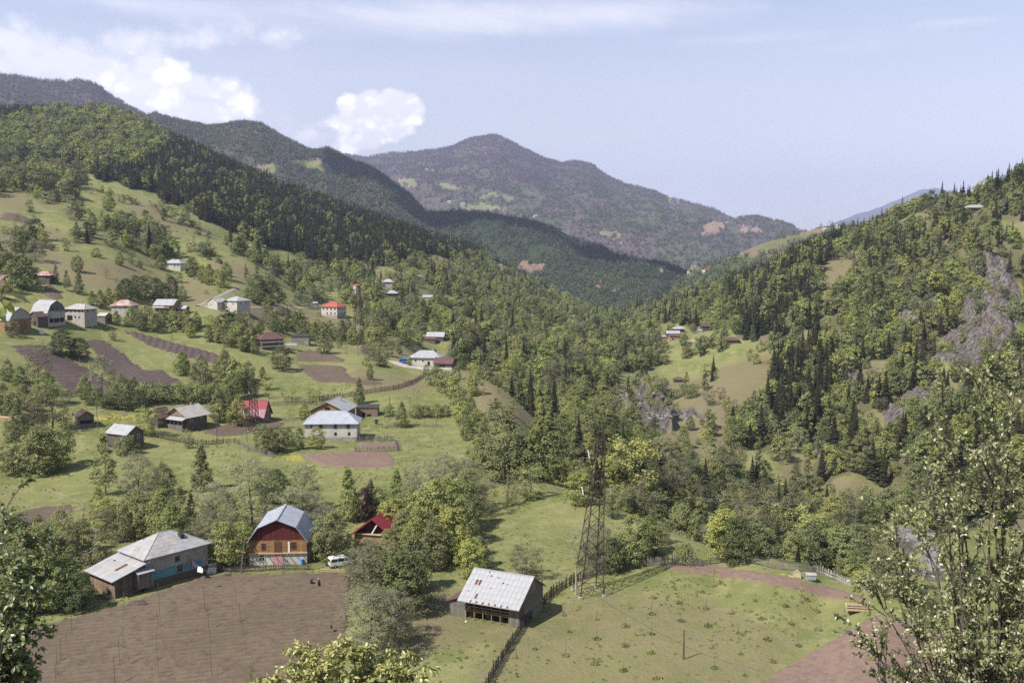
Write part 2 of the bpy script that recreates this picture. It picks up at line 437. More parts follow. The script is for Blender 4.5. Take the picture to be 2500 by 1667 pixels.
def leaf_mat(name, col, col2, trans=0.2, hue=0.016, val=0.25, gloss=0.0):
    """foliage: light passes through; each tree and each clump of leaves has its own tone"""
    m = bpy.data.materials.new(name); m.use_nodes = True
    k = NT(m.node_tree); k.n.clear()
    t = k.attr('tint'); r = k.node('ShaderNodeObjectInfo').outputs['Random']
    c = k.mix(t, col, col2)
    r2 = k.math('FRACT', k.math('MULTIPLY', r, 37.7))
    c = k.node('ShaderNodeHueSaturation', inp={'Hue': k.ramp(r, 0, 1, .497 - hue, .497 + hue, smooth=False), 'Saturation': k.ramp(r2, 0, 1, .78, 1.04, smooth=False),
               'Value': k.ramp(r2, 0, 1, 1 - val, 1 + val, smooth=False), 'Color': c}).outputs[0]
    d = k.node('ShaderNodeBsdfDiffuse', inp={0: c}); tr = k.node('ShaderNodeBsdfTranslucent', inp={0: c})
    s = k.node('ShaderNodeMixShader', inp={0: trans, 1: d.outputs[0], 2: tr.outputs[0]})
    out = s.outputs[0]
    if gloss:
        g = k.node('ShaderNodeBsdfGlossy', inp={'Color': (1, 1, 1, 1), 'Roughness': 0.42})
        out = k.node('ShaderNodeMixShader', inp={0: gloss, 1: out, 2: g.outputs[0]}).outputs[0]
    o = k.node('ShaderNodeOutputMaterial'); k.l.new(out, o.inputs[0])
    return m

LM = dict(
    fresh=leaf_mat('leaves_fresh', (0.198, 0.229, 0.065), (0.300, 0.318, 0.105)),
    mid=leaf_mat('leaves_mid', (0.154, 0.185, 0.063), (0.254, 0.273, 0.101)),
    deep=leaf_mat('leaves_deep', (0.088, 0.116, 0.045), (0.155, 0.181, 0.070)),
    yellow=leaf_mat('leaves_yellow', (.215, .240, .070), (.310, .325, .110)),
    silver=leaf_mat('leaves_silver', (0.198, 0.208, 0.112), (0.324, 0.321, 0.189)),
    bronze=leaf_mat('leaves_bronze', (.135, .130, .070), (.205, .200, .110)),
    purple=leaf_mat('leaves_purple', (0.040, 0.024, 0.026), (0.075, 0.042, 0.044)),
    fir=leaf_mat('needles', (0.020, 0.024, 0.014), (0.045, 0.043, 0.023), trans=.08, hue=.03, val=.34),
    near=leaf_mat('leaves_near', (.155, .182, .064), (.385, .410, .195), trans=.34, val=.05, gloss=.07),
    near2=leaf_mat('leaves_near_yellow', (0.277, 0.307, 0.061), (0.504, 0.488, 0.132), trans=.36, val=.05, gloss=.05),
    near3=leaf_mat('leaves_near_dark', (0.108, 0.150, 0.041), (0.264, 0.308, 0.084), trans=.34, val=.05, gloss=.05),
)
BARK = mat('bark', (.120, .098, .080), vary=.5, vscale=3, streak=(1, 1, .2))
BARK_PALE = mat('bark_pale', (.30, .27, .23), vary=.5, vscale=4)

# ------------------------------------------------------------------ trees
def leaves_at(pts, nrm, size, aspect, rng, tint, bend=0.0):
    """one small leaf-shaped quad (or a bent pair of them) at each point"""
    n = len(pts)
    r = rng.normal(size=(n, 3)); r -= nrm * (r * nrm).sum(1, keepdims=True); r /= np.linalg.norm(r, axis=1, keepdims=True) + 1e-9
    q = np.cross(nrm, r)
    L = (size * rng.uniform(.7, 1.3, n))[:, None]
    W = L * aspect
    V = np.stack([pts - r * L * .5, pts + q * W * .5 + r * L * .05, pts + r * L * .5 - nrm * L * bend, pts - q * W * .5 + r * L * .05], 1).reshape(-1, 3)
    Fc = np.arange(4 * n).reshape(n, 4)
    return V, Fc, np.repeat(tint, 4)
def unit(rng, n):
    v = rng.normal(size=(n, 3)); return v / np.linalg.norm(v, axis=1, keepdims=True)
def crown_lumps(rng, H, base, rx, nl, shape):
    """clump centres through the crown's volume: many near its skin, a few inside; shape(h) is the relative radius at height h"""
    c = []; rad = []
    lump = unit(rng, 9)
    while len(c) < nl:
        h = rng.uniform(0, 1); a = rng.uniform(0, 2 * math.pi); q = math.sqrt(rng.uniform(.12, 1))
        d = np.array([math.cos(a), math.sin(a), 2 * h - 1]); d /= np.linalg.norm(d)
        b = 1 + .26 * max((lump @ d)) ** 4 - .22 * rng.uniform() * (q > .8)
        r = rx * shape(h) * q * b
        c.append((r * math.cos(a), r * math.sin(a), base + h * (H - base) + rng.normal() * .03 * H)); rad.append((.55 + .45 * rng.uniform()))
    return np.array(c), np.array(rad)
SHAPES = dict(
    round=lambda h: math.sqrt(max(.02, 1 - (2 * h - .86) ** 2 / 1.35)),
    dome=lambda h: math.sqrt(max(.02, 1 - h * h)) * min(1, .55 + 2.2 * h),
    oval=lambda h: max(.10, math.sin(math.pi * min(1, .10 + .9 * h) ** .85) ** .75),
    cone=lambda h: max(.06, (1 - h) ** .8 * min(1, .5 + 3 * h)),
    column=lambda h: max(.15, min(1, 6 * h + .3) * (1 - h ** 5)),
    spread=lambda h: max(.15, math.sqrt(max(0, 1 - (1.6 * h - .8) ** 2))),
)
def crown_mesh(name, seed, H, base, rx, shape, nl, per, leaf, m, lump_r=None, aspect=.7, up=.6):
    rng = np.random.default_rng(seed)
    c, rr = crown_lumps(rng, H, base, rx, nl, SHAPES[shape])
    lr = lump_r or rx * 2.1 / math.sqrt(nl) + .12
    n = nl * per
    d = unit(rng, n); k = np.repeat(np.arange(nl), per)
    p = c[k] + d * np.array([1.25, 1.25, .8]) * (lr * rr[k] * rng.uniform(.25, 1.0, n) ** .5)[:, None]
    mid = np.array([0, 0, base + .45 * (H - base)])
    out = p - mid; out /= np.linalg.norm(out, axis=1, keepdims=True) + 1e-6
    nr = d * .55 + out * .45 + np.array([0, 0, up]) + rng.normal(size=(n, 3)) * .38
    nr /= np.linalg.norm(nr, axis=1, keepdims=True)
    tint = np.clip(rng.uniform(0, 1, nl)[k] * .7 + rng.uniform(0, .5, n) - .1, 0, 1)
    V, Fc, t = leaves_at(p, nr, leaf, aspect, rng, tint)
    return mesh_from(name, V, Fc, (m,), attrs={'tint': t}), c
def trunk_mb(rng, H, base, centres, r0, limbs=9, lean=.04):
    mb = MB(); top = base + .55 * (H - base)
    bend = rng.normal(size=(4, 2)) * lean * H * .35
    P = [(0, 0, -.6)] + [(bend[i, 0] * (i + 1) / 4, bend[i, 1] * (i + 1) / 4, top * (i + 1) / 4) for i in range(4)]
    mb.tube(P, [r0 * 1.35, r0, r0 * .82, r0 * .6, r0 * .36], 6)
    if len(centres):
        for i in rng.permutation(len(centres))[:limbs]:
            e = Vector(centres[i]); f = float(rng.uniform(.4, .95))
            s = Vector(P[3]).lerp(Vector(P[4]), (f - .5) * 2) if f > .5 else Vector(P[2]).lerp(Vector(P[3]), f * 2)
            if e.z < s.z + .2: s = Vector(P[2])
            mid = s.lerp(e, .5) + Vector((0, 0, -.06 * H))
            mb.tube([s, mid, e], [r0 * .36, r0 * .2, r0 * .07], 4, cap=False)
    return mb
TREES = {}                                     # kind -> list of (trunk mesh, crown mesh, height)
def tree_kind(kind, cmat, H, base, rx, shape, nl, per, leaf, variants=2, r0=.17, limbs=9, bark=None, aspect=.7, seed=0, lump_r=None, up=.6):
    out = []
    for i in range(variants):
        s = seed * 100 + i + 1
        rng = np.random.default_rng(s)
        Hv = H * (1 + .06 * i)
        cm, c = crown_mesh('crown_' + kind, s, Hv, base, rx * (1 - .09 * i), shape, nl, per, leaf, cmat, lump_r, aspect, up)
        tm = trunk_mb(rng, Hv, base, c, r0, limbs).mesh('trunk_' + kind, bark or BARK)
        out.append((tm, cm, Hv))
    TREES[kind] = out
def fir_arrays(seed, H=14.0, R=2.6, tiers=17, per=11, jag=1.0):
    rng = np.random.default_rng(seed); V = []; Fc = []; T = []
    for i in range(tiers):
        f = i / (tiers - 1); z = H * (.07 + .91 * f ** .93); r = R * ((1 - f) ** .80 + .03) * rng.uniform(.86, 1.12)
        n = max(4, int(per * (1 - .6 * f))); a0 = rng.uniform(0, 6.28)
        for j in range(n):
            a = a0 + 6.283 * j / n + rng.normal() * .12; rr = r * rng.uniform(.70, 1.14)
            ca, sa = math.cos(a), math.sin(a); wd = rr * .40 + .16; dz = -rr * .34
            b = len(V); h = H * .055 + .12
            V += [(0, 0, z + h), (rr * .52 * ca - wd * sa, rr * .52 * sa + wd * ca, z + dz * .42), (rr * ca, rr * sa, z + dz * rng.uniform(.6, 1.1)), (rr * .52 * ca + wd * sa, rr * .52 * sa - wd * ca, z + dz * .42),
                  (rr * .5 * ca, rr * .5 * sa, z + dz * .2 + .12 * rr)]
            Fc += [(b, b + 1, b + 4), (b + 1, b + 2, b + 4), (b + 2, b + 3, b + 4), (b + 3, b, b + 4)]
            T += [float(np.clip(rng.normal(.45, .3), 0, 1))] * 5
    return np.array(V), np.array(Fc), np.array(T)
def fir_kind(kind, variants=3, **kw):
    out = []
    for i in range(variants):
        H = 14.0 + i; V, Fc, T = fir_arrays(50 + i, H=H, R=3.15 - .22 * i, **kw)
        cm = mesh_from('crown_' + kind, V, Fc, (LM['fir'],), attrs={'tint': T})
        tm = MB().tube([(0, 0, -.8), (0, 0, H * .5), (0, 0, H * .97)], [.24, .15, .02], 5).mesh('trunk_' + kind, BARK)
        out.append((tm, cm, H))
    TREES[kind] = out
# mid-distance kinds (160 to 600 m away)
tree_kind('fresh', LM['fresh'], 9, .9, 3.7, 'round', 150, 40, .32, 3, seed=1, lump_r=.85)
tree_kind('mid', LM['mid'], 10, .7, 4.0, 'oval', 165, 40, .33, 3, seed=2, lump_r=.9)
tree_kind('deep', LM['deep'], 9, .4, 4.2, 'dome', 165, 40, .33, 2, seed=3, lump_r=.9)
tree_kind('yellow', LM['yellow'], 8.5, 1.0, 3.9, 'spread', 66, 52, .34, 2, seed=4)
tree_kind('silver', LM['silver'], 10, .9, 4.4, 'round', 120, 80, .26, 2, seed=5, limbs=16, aspect=.42)
tree_kind('bronze', LM['bronze'], 10, 1.2, 4.1, 'spread', 90, 44, .28, 2, seed=6, limbs=26, aspect=.6)
tree_kind('slender', LM['mid'], 13, 2.2, 2.9, 'cone', 150, 28, .28, 2, seed=7, limbs=18, bark=BARK_PALE, r0=.13)
tree_kind('tiered', LM['mid'], 9, .5, 3.3, 'cone', 150, 34, .30, 2, seed=8, limbs=14)
tree_kind('poplar', LM['deep'], 16, .6, 1.7, 'column', 80, 44, .40, 1, seed=9)
tree_kind('purple', LM['purple'], 8, .6, 3.0, 'oval', 64, 46, .3, 1, seed=10)
tree_kind('bush', LM['mid'], 3.2, .05, 2.3, 'dome', 40, 44, .26, 2, seed=11, r0=.07, limbs=5)
tree_kind('bush_deep', LM['deep'], 3.2, .05, 2.3, 'dome', 40, 44, .26, 2, seed=12, r0=.07, limbs=5)
tree_kind('bush_fresh', LM['fresh'], 3.0, .05, 2.2, 'dome', 40, 44, .25, 2, seed=13, r0=.07, limbs=5)
tree_kind('sparse', LM['fresh'], 7, 1.2, 2.6, 'oval', 40, 20, .26, 2, seed=14, limbs=24, r0=.10)
fir_kind('fir')
# one-mesh trees for woods too far off to count
def joined(kind, cmat, seed, H, base, rx, shape, nl, per, leaf, aspect=.75):
    cm, c = crown_mesh('c', seed, H, base, rx, shape, nl, per, leaf, cmat, None, aspect)
    n = len(cm.vertices); co = np.empty(n * 3, np.float32); cm.vertices.foreach_get('co', co); V = co.reshape(-1, 3)
    t = np.empty(n, np.float32); cm.attributes['tint'].data.foreach_get('value', t)
    tb = MB().tube([(0, 0, -1.0), (0, 0, H * .55)], [.2, .08], 4)
    Fs = [tuple(range(4 * i, 4 * i + 4)) for i in range(n // 4)] + [tuple(i + n for i in f) for f in tb.f]
    me = mesh_from('tree_' + kind, np.r_[V, np.array(tb.v)], Fs, (cmat, BARK), midx=[0] * (n // 4) + [1] * len(tb.f), attrs={'tint': np.r_[t, np.zeros(len(tb.v))]})
    bpy.data.meshes.remove(cm)
    o = bpy.data.objects.new('tree_' + kind, me); return o
def fir_joined(kind, seed, **kw):
    V, Fc, T = fir_arrays(seed, **kw)
    return bpy.data.objects.new('tree_' + kind, mesh_from('tree_' + kind, V, Fc, (LM['fir'],), attrs={'tint': T}))
def source_collection(name, objs):
    c = bpy.data.collections.new(name)             # sources only: not linked to the scene
    for i, o in enumerate(objs):
        o.name = '%s_%02d' % (name, i)              # instance index follows the alphabetical order
        c.objects.link(o)
    return c
SRC_NEAR = source_collection('wood_source', [
    fir_joined('fir', 61, H=14, R=3.1, tiers=13, per=9), fir_joined('fir', 62, H=16, R=3.1, tiers=13, per=9), fir_joined('fir', 63, H=12, R=2.9, tiers=11, per=8),
    joined('fresh', LM['fresh'], 71, 9, .8, 4.0, 'round', 54, 24, .62), joined('fresh', LM['fresh'], 171, 10.5, .6, 3.3, 'oval', 44, 22, .62), joined('mid', LM['mid'], 72, 10, .8, 4.1, 'oval', 56, 24, .64), joined('mid', LM['mid'], 172, 8.5, .5, 4.6, 'dome', 60, 22, .62),
    joined('deep', LM['deep'], 73, 9.5, .6, 4.2, 'dome', 56, 24, .64), joined('deep', LM['deep'], 173, 11.5, .8, 3.2, 'cone', 48, 22, .60), joined('yellow', LM['yellow'], 74, 8.5, .8, 3.8, 'spread', 48, 22, .58), joined('bronze', LM['bronze'], 75, 9.5, 1.2, 3.8, 'spread', 50, 18, .46), joined('silver', LM['silver'], 76, 9.5, .8, 4, 'round', 54, 22, .52),
    joined('bush', LM['mid'], 77, 3.4, 0, 2.4, 'dome', 18, 12, .55)])
FARM = dict(fir=leaf_mat('far_needles', (.022, .032, .024), (.042, .052, .034), trans=0, val=.3), green=leaf_mat('far_leaves', (0.072, 0.102, 0.044), (0.120, 0.148, 0.068), trans=.1),
            bare=leaf_mat('far_bare_wood', (0.109, 0.074, 0.092), (0.148, 0.105, 0.120), trans=0, hue=.01), light=leaf_mat('far_fresh', (0.128, 0.165, 0.077), (0.178, 0.204, 0.099), trans=.1))
SRC_FAR = source_collection('hill_source', [
    fir_joined('fir', 81, H=16, R=3.0, tiers=5, per=5), joined('green', FARM['green'], 82, 11, .5, 5, 'dome', 12, 5, 2.2), joined('bare', FARM['bare'], 83, 11, .8, 5, 'dome', 12, 5, 2.0), joined('light', FARM['light'], 84, 10, .5, 5, 'dome', 12, 5, 2.0)])
SRC_FAR.objects[0].data.materials[0] = FARM['fir']

def instance_tree(coll):
    g = bpy.data.node_groups.new('plant_' + coll.name, 'GeometryNodeTree')
    g.interface.new_socket('Geometry', in_out='INPUT', socket_type='NodeSocketGeometry')
    g.interface.new_socket('Geometry', in_out='OUTPUT', socket_type='NodeSocketGeometry')
    k = NT(g)
    i = k.node('NodeGroupInput'); o = k.node('NodeGroupOutput')
    ci = k.node('GeometryNodeCollectionInfo'); ci.inputs[0].default_value = coll; ci.inputs[1].default_value = True; ci.inputs[2].default_value = True
    def at(n, t):
        a = k.node('GeometryNodeInputNamedAttribute', data_type=t); a.inputs[0].default_value = n; return a.outputs[0]
    ip = k.node('GeometryNodeInstanceOnPoints')
    k.l.new(i.outputs[0], ip.inputs['Points']); k.l.new(ci.outputs[0], ip.inputs['Instance'])
    ip.inputs['Pick Instance'].default_value = True
    k.l.new(at('kindex', 'INT'), ip.inputs['Instance Index'])
    rot = k.node('ShaderNodeCombineXYZ', inp={2: at('turn', 'FLOAT')})
    k.l.new(rot.outputs[0], ip.inputs['Rotation'])
    k.l.new(at('size', 'FLOAT_VECTOR'), ip.inputs['Scale'])
    k.l.new(ip.outputs[0], o.inputs[0])
    return g
G_NEAR, G_FAR = instance_tree(SRC_NEAR), instance_tree(SRC_FAR)
def wood(name, pts, kidx, size, group, seed=0):
    """a wood nobody could count, as ONE object"""
    rng = np.random.default_rng(seed)
    me = bpy.data.meshes.new(name); n = len(pts)
    me.vertices.add(n); me.vertices.foreach_set('co', np.asarray(pts, np.float32).ravel())
    a = me.attributes.new('kindex', 'INT', 'POINT'); a.data.foreach_set('value', np.asarray(kidx, np.int32))
    a = me.attributes.new('turn', 'FLOAT', 'POINT'); a.data.foreach_set('value', rng.uniform(0, 6.283, n).astype(np.float32))
    s = np.asarray(size, np.float32); s3 = np.stack([s * rng.uniform(.85, 1.15, n), s * rng.uniform(.85, 1.15, n), s], 1).astype(np.float32)
    a = me.attributes.new('size', 'FLOAT_VECTOR', 'POINT'); a.data.foreach_set('vector', s3.ravel())
    o = link(name, me); o['kind'] = 'stuff'
    md = o.modifiers.new('trees', 'NODES'); md.node_group = group
    return o
# ------------------------------------------------------------------ ground cover map (what grows where)
COVERS = [  # name, outline in pixels of the photograph; later ones lie over earlier ones
    ('pasture', [(-200, 430), (60, 445), (250, 450), (510, 560), (700, 668), (900, 690), (1040, 800), (1060, 900), (960, 930), (700, 830), (600, 800), (560, 720), (300, 700), (150, 640), (-200, 640)]),
    ('firs', [(-420, 200), (-100, 235), (300, 255), (480, 345), (600, 405), (800, 495), (1060, 572), (1180, 618), (1185, 640), (1120, 642), (1060, 622), (1000, 645), (900, 645), (820, 655), (770, 648), (690, 608), (600, 592), (520, 548), (430, 500), (330, 462), (220, 432), (120, 405), (0, 360), (-420, 360)]),
    ('beech', [(-420, 315), (0, 315), (150, 290), (250, 268), (330, 280), (390, 320), (410, 370), (330, 420), (220, 432), (100, 402), (0, 372), (-420, 372)]),
    ('slope', [(690, 612), (770, 650), (900, 660), (1060, 628), (1180, 640), (1260, 668), (1400, 740), (1470, 772), (1400, 805), (1300, 855), (1180, 835), (1080, 805), (980, 795), (900, 745), (850, 705), (760, 695)]),
    ('clump', [(-420, 372), (0, 372), (100, 402), (200, 440), (190, 470), (150, 520), (80, 500), (60, 470), (-420, 470)]),
    ('gorge', [(1080, 800), (1300, 850), (1470, 772), (1560, 772), (1620, 850), (1600, 900), (1480, 920), (1540, 1040), (1600, 1110), (1750, 1130), (1900, 1180), (2050, 1235), (2140, 1300), (2110, 1425), (1980, 1388), (1850, 1352), (1740, 1292), (1600, 1232), (1480, 1184), (1390, 1172), (1290, 1110), (1310, 1040), (1250, 960), (1200, 915), (1110, 880)]),
    ('right', [(1480, 760), (1560, 760), (1780, 690), (1900, 640), (2000, 580), (2100, 530), (2500, 420), (2950, 380), (2950, 1260), (2250, 1300), (2060, 1235), (1990, 1180), (1850, 1100), (1680, 1080), (1660, 1000), (1700, 925), (1870, 850), (1750, 800), (1620, 790)]),
    ('firs_right', [(1760, 700), (1900, 640), (1990, 590), (2070, 520), (2500, 425), (2500, 470), (2240, 505), (2100, 560), (2020, 640), (1960, 760), (2030, 860), (2040, 960), (1960, 1080), (1900, 1080), (1870, 900), (1880, 850), (1800, 780)]),
    ('open', [(1430, 948), (1600, 938), (1690, 922), (1880, 852), (1900, 905), (1875, 970), (1810, 1030), (1770, 1085), (1710, 1145), (1640, 1135), (1580, 1065), (1500, 1015)]),
    ('glade', [(1600, 815), (1700, 800), (1780, 798), (1800, 815), (1790, 850), (1700, 880), (1600, 850)]),
    ('rockface', [(2250, 905), (2320, 800), (2370, 700), (2400, 625), (2450, 620), (2500, 710), (2500, 800), (2450, 880), (2360, 915)]), ('rockface', [(2170, 790), (2220, 730), (2300, 700), (2290, 750), (2230, 800)]), ('bare', [(2080, 900), (2180, 860), (2200, 900), (2110, 960)]), ('rockface', [(1505, 960), (1560, 950), (1660, 975), (1720, 1010), (1660, 1050), (1580, 1065), (1530, 1010)]),
    ('bare', [(2120, 1030), (2200, 955), (2320, 915), (2330, 965), (2230, 1020), (2150, 1060)]), ('bare', [(2030, 895), (2105, 905), (2100, 945), (2060, 960)]),
    ('bare', [(1965, 1075), (2030, 1045), (2030, 1110), (1975, 1125)]), ('bare', [(1880, 1165), (1950, 1095), (1985, 1140), (1960, 1210)]), ('bare', [(2440, 980), (2560, 960), (2560, 1050), (2460, 1030)]),
    ('bare', [(2440, 540), (2600, 520), (2600, 590), (2470, 575)]), ('bare', [(2010, 640), (2100, 610), (2080, 690), (2010, 740)]), ('bare', [(1925, 830), (1985, 800), (1975, 870), (1930, 880)]), ('bare', [(2090, 1010), (2140, 1000), (2120, 1060)]), ('bare', [(1970, 1190), (2110, 1150), (2150, 1200), (2040, 1245)]),
    ('bare', [(2170, 540), (2270, 515), (2280, 545), (2180, 560)]), ('bare', [(900, 640), (985, 668), (970, 690), (880, 665)]), ('bare', [(1020, 618), (1100, 640), (1140, 665), (1060, 662)]), ('bare', [(1120, 780), (1150, 775), (1140, 830), (1125, 820)]),
    ('bare', [(1360, 1060), (1420, 1085), (1400, 1110), (1330, 1100)]),
    ('band', [(230, 560), (300, 530), (380, 545), (420, 590), (430, 630), (390, 640), (330, 615), (270, 605), (180, 600), (150, 580)]),
    ('band', [(0, 630), (90, 620), (110, 690), (60, 735), (-200, 735), (-200, 640)]),
    ('band', [(570, 600), (690, 660), (740, 700), (700, 690), (620, 640), (560, 625)]), ('band', [(700, 640), (760, 690), (800, 740), (740, 735), (690, 700)]),
    ('orchard', [(290, 770), (480, 775), (600, 800), (640, 860), (580, 855), (440, 820), (300, 800)]), ('orchard', [(880, 740), (1080, 800), (1080, 850), (960, 845), (880, 800)]),
    ('bare', [(1100, 905), (1200, 940), (1300, 1030), (1280, 1050), (1180, 1010), (1100, 965)]), ('none', [(640, 424), (700, 436), (770, 458), (850, 486), (845, 506), (760, 484), (690, 466), (640, 448)]),
    ('band', [(0, 600), (60, 580), (150, 592), (90, 606), (20, 622)]), ('band', [(100, 470), (180, 500), (230, 545), (200, 550), (140, 520)]), ('orchard', [(600, 770), (700, 800), (830, 800), (930, 840), (930, 860), (800, 840), (690, 830)]), ('orchard', [(490, 900), (600, 925), (680, 960), (560, 985), (480, 960)]), ('orchard', [(780, 690), (900, 730), (1060, 790), (1060, 830), (960, 815), (860, 770)]),
]
LU0, LV0, LST = -420, 150, 4
luu, lvv = np.meshgrid(np.arange(LU0, 2960, LST), np.arange(LV0, 1800, LST), indexing='ij')
jx = fbm(luu / 40, lvv / 40, 3, 21) * 46; jy = fbm(luu / 40, lvv / 40, 3, 22) * 30
LABELS = ['none', 'firs', 'beech', 'slope', 'clump', 'gorge', 'right', 'firs_right', 'open', 'glade', 'bare', 'band', 'orchard', 'rockface', 'pasture']
LAB = np.zeros(luu.shape, np.int8)
for nme, poly in COVERS: LAB[in_poly(luu + jx, lvv + jy, poly)] = LABELS.index(nme)
def label_at(u, v):
    i = np.clip(((u - LU0) / LST).astype(int), 0, LAB.shape[0] - 1); j = np.clip(((v - LV0) / LST).astype(int), 0, LAB.shape[1] - 1)
    return LAB[i, j]
# ------------------------------------------------------------------ the ground sheet
DRY = [[(1100, 900), (1210, 935), (1320, 1030), (1300, 1050), (1180, 1010), (1100, 960)], [(90, 640), (280, 640), (480, 690), (540, 720), (480, 745), (330, 720), (150, 690)],
       [(1690, 930), (1880, 862), (1890, 905), (1865, 960), (1760, 1000), (1690, 985)], [(560, 760), (800, 760), (960, 800), (800, 800), (600, 790)], [(1020, 1440), (1300, 1440), (1250, 1560), (1050, 1600), (960, 1560)],
       [(1150, 1620), (1320, 1500), (1500, 1440), (1750, 1470), (1960, 1560), (1800, 1760), (1150, 1760)], [(840, 850), (960, 830), (1010, 850), (985, 875), (900, 870)], [(440, 730), (600, 740), (760, 755), (560, 775)],
       [(900, 640), (985, 668), (970, 690), (880, 665)], [(1020, 618), (1100, 640), (1140, 665), (1060, 662)], [(2440, 540), (2600, 520), (2600, 590), (2470, 575)], [(-300, 600), (120, 600), (200, 640), (100, 650)],
       [(1990, 1190), (2110, 1165), (2120, 1200), (2040, 1230)], [(1900, 1160), (1960, 1110), (1975, 1150), (1945, 1190)], [(2440, 980), (2560, 960), (2560, 1050), (2460, 1030)], [(2020, 640), (2090, 620), (2060, 700), (2010, 720)], [(2170, 540), (2270, 515), (2280, 545), (2180, 560)]]
DRY += [[(640, 424), (700, 436), (770, 458), (850, 486), (845, 506), (760, 484), (690, 466), (640, 448)], [(1500, 950), (1700, 930), (1760, 1050), (1690, 1120), (1580, 1090)]]
DRY += [[(0, 560), (120, 560), (180, 580), (0, 600)], [(320, 480), (520, 562), (480, 580), (300, 520)], [(520, 620), (640, 660), (600, 690), (500, 660)], [(860, 900), (1060, 930), (1000, 960), (860, 950)], [(0, 470), (60, 470), (100, 510), (0, 510)]]
ROCK = [[(2262, 890), (2325, 795), (2375, 705), (2403, 630), (2447, 625), (2492, 715), (2490, 795), (2440, 870), (2355, 900)], [(2170, 790), (2220, 730), (2300, 700), (2290, 750), (2230, 800)], [(1600, 985), (1700, 1000), (1720, 1015), (1640, 1020)], [(1820, 1090), (1860, 1040), (1870, 1060)], [(2060, 760), (2090, 740), (2110, 770), (2080, 800)], [(2440, 860), (2490, 820), (2500, 900), (2450, 930)], [(2290, 860), (2340, 800), (2385, 720), (2410, 640), (2440, 640), (2465, 700), (2455, 780), (2420, 850), (2380, 870)], [(1508, 965), (1560, 960), (1640, 985), (1660, 1020), (1640, 1050), (1580, 1060), (1530, 1010)],
        [(2150, 1010), (2200, 965), (2290, 930), (2300, 955), (2220, 1010), (2160, 1040)], [(2030, 895), (2105, 905), (2100, 945), (2060, 960)], [(1985, 1075), (2020, 1060), (2015, 1110), (1985, 1105)], [(2190, 1290), (2290, 1290), (2320, 1420), (2180, 1410)],
        [(2180, 760), (2290, 715), (2290, 740), (2200, 800)]]
FLOWER = [[(225, 1018), (330, 1012), (330, 1026), (225, 1030)], [(690, 1110), (730, 1108), (745, 1128), (690, 1120)]]
uu, vv = to_pix(XX, YY, GZ)
wj = fbm(uu / 30, vv / 30, 3, 31) * 40; wk = fbm(uu / 30, vv / 30, 3, 32) * 22
lab = label_at(uu, vv)
floor_ = np.isin(lab, [1, 2, 5, 6, 7]).astype(float) + .55 * np.isin(lab, [3, 4, 11])
dry = np.zeros_like(uu); rock = np.zeros_like(uu); flower = np.zeros_like(uu)
for p in DRY: dry[in_poly(uu + wj, vv + wk, p)] = 1
for p in ROCK: rock[in_poly(uu + wj * .6, vv + wk * .6, p)] = 1
for p in FLOWER: flower[in_poly(uu + wj * .3, vv + wk * .3, p)] = 1
hid = GT < RUN - .004
floor_ = np.where(hid & (DD > 330), np.maximum(floor_, .6), floor_)
def soft(m, n=1):
    for _ in range(n):
        q = np.pad(m, 1, mode='edge'); m = (q[:-2, 1:-1] + q[2:, 1:-1] + q[1:-1, :-2] + q[1:-1, 2:] + 2 * q[1:-1, 1:-1]) / 6
    return m
dry = np.maximum(dry, np.where((lab == 10) | (lab == 8), 1.0, 0)); dry = np.maximum(dry, .55 * ((lab == 9) & (vv > 880)))
dry = np.where((vv > 1430) & (uu > 1130) & (DD < 260), dry * .62, dry)
floor_, dry, rock, flower = soft(floor_, 3), soft(dry, 12), soft(rock, 1), soft(flower, 1)
# broken rock stands out from the slope
crag = np.abs(fbm(XX / 7, GZ / 14, 4, 41)) * 2
GZ = GZ + rock * (crag * 18 - 2.5) * sstep(DD, 430, 520)
GT = (GZ - CZ) / DD

GM = bpy.data.materials.new('meadow_ground'); GM.use_nodes = True
k = NT(GM.node_tree); bs = k.n['Principled BSDF']
bs.inputs['Roughness'].default_value = .95; bs.inputs['Specular IOR Level'].default_value = .1
pos = k.node('ShaderNodeNewGeometry').outputs['Position']
n1, n2, n3 = k.noise(pos, .035, 5, .6), k.noise(k.vmath('ADD', pos, (40, 9, 0)), .22, 5, .65), k.noise(pos, 1.3, 4, .7)
n4 = k.noise(k.vmath('MULTIPLY', pos, (1, 1, 3)), 4.5, 3, .7)
gr = k.mix(k.ramp(n1, .38, .62), (.140, .160, .054), (.198, .200, .080))
gr = k.mix(k.math('MULTIPLY', k.ramp(n2, .46, .66), .8), gr, (.250, .238, .108))
gr = k.mix(k.math('MULTIPLY', k.ramp(n3, .54, .70), .55), gr, (.098, .122, .044))
gr = k.mix(k.math('MULTIPLY', k.ramp(n4, .52, .72), .35), gr, (.27, .255, .115))
dr = k.mix(k.ramp(n2, .38, .62), (.190, .145, .098), (.192, .160, .092))
dr = k.mix(k.math('MULTIPLY', k.ramp(n3, .50, .68), .45), dr, (.100, .120, .040))
dr = k.mix(k.math('MULTIPLY', k.ramp(n4, .5, .7), .4), dr, (.23, .18, .125))
fl = k.mix(k.ramp(n2, .4, .6), (.115, .100, .062), (.110, .118, .050))
fl = k.mix(k.math('MULTIPLY', k.ramp(n1, .5, .68), .5), fl, (.195, .150, .115))
rkn = k.noise(k.vmath('MULTIPLY', pos, (1, 1, .35)), .55, 8, .7)
rk = k.mix(k.ramp(rkn, .40, .60), (.070, .060, .056), (.225, .200, .186))
rk = k.mix(k.math('MULTIPLY', k.ramp(n2, .52, .66), .6), rk, (.15, .115, .075))
c = k.mix(k.math('MULTIPLY', k.attr('dry'), k.ramp(n2, .34, .58, .30, 1.0)), gr, dr)
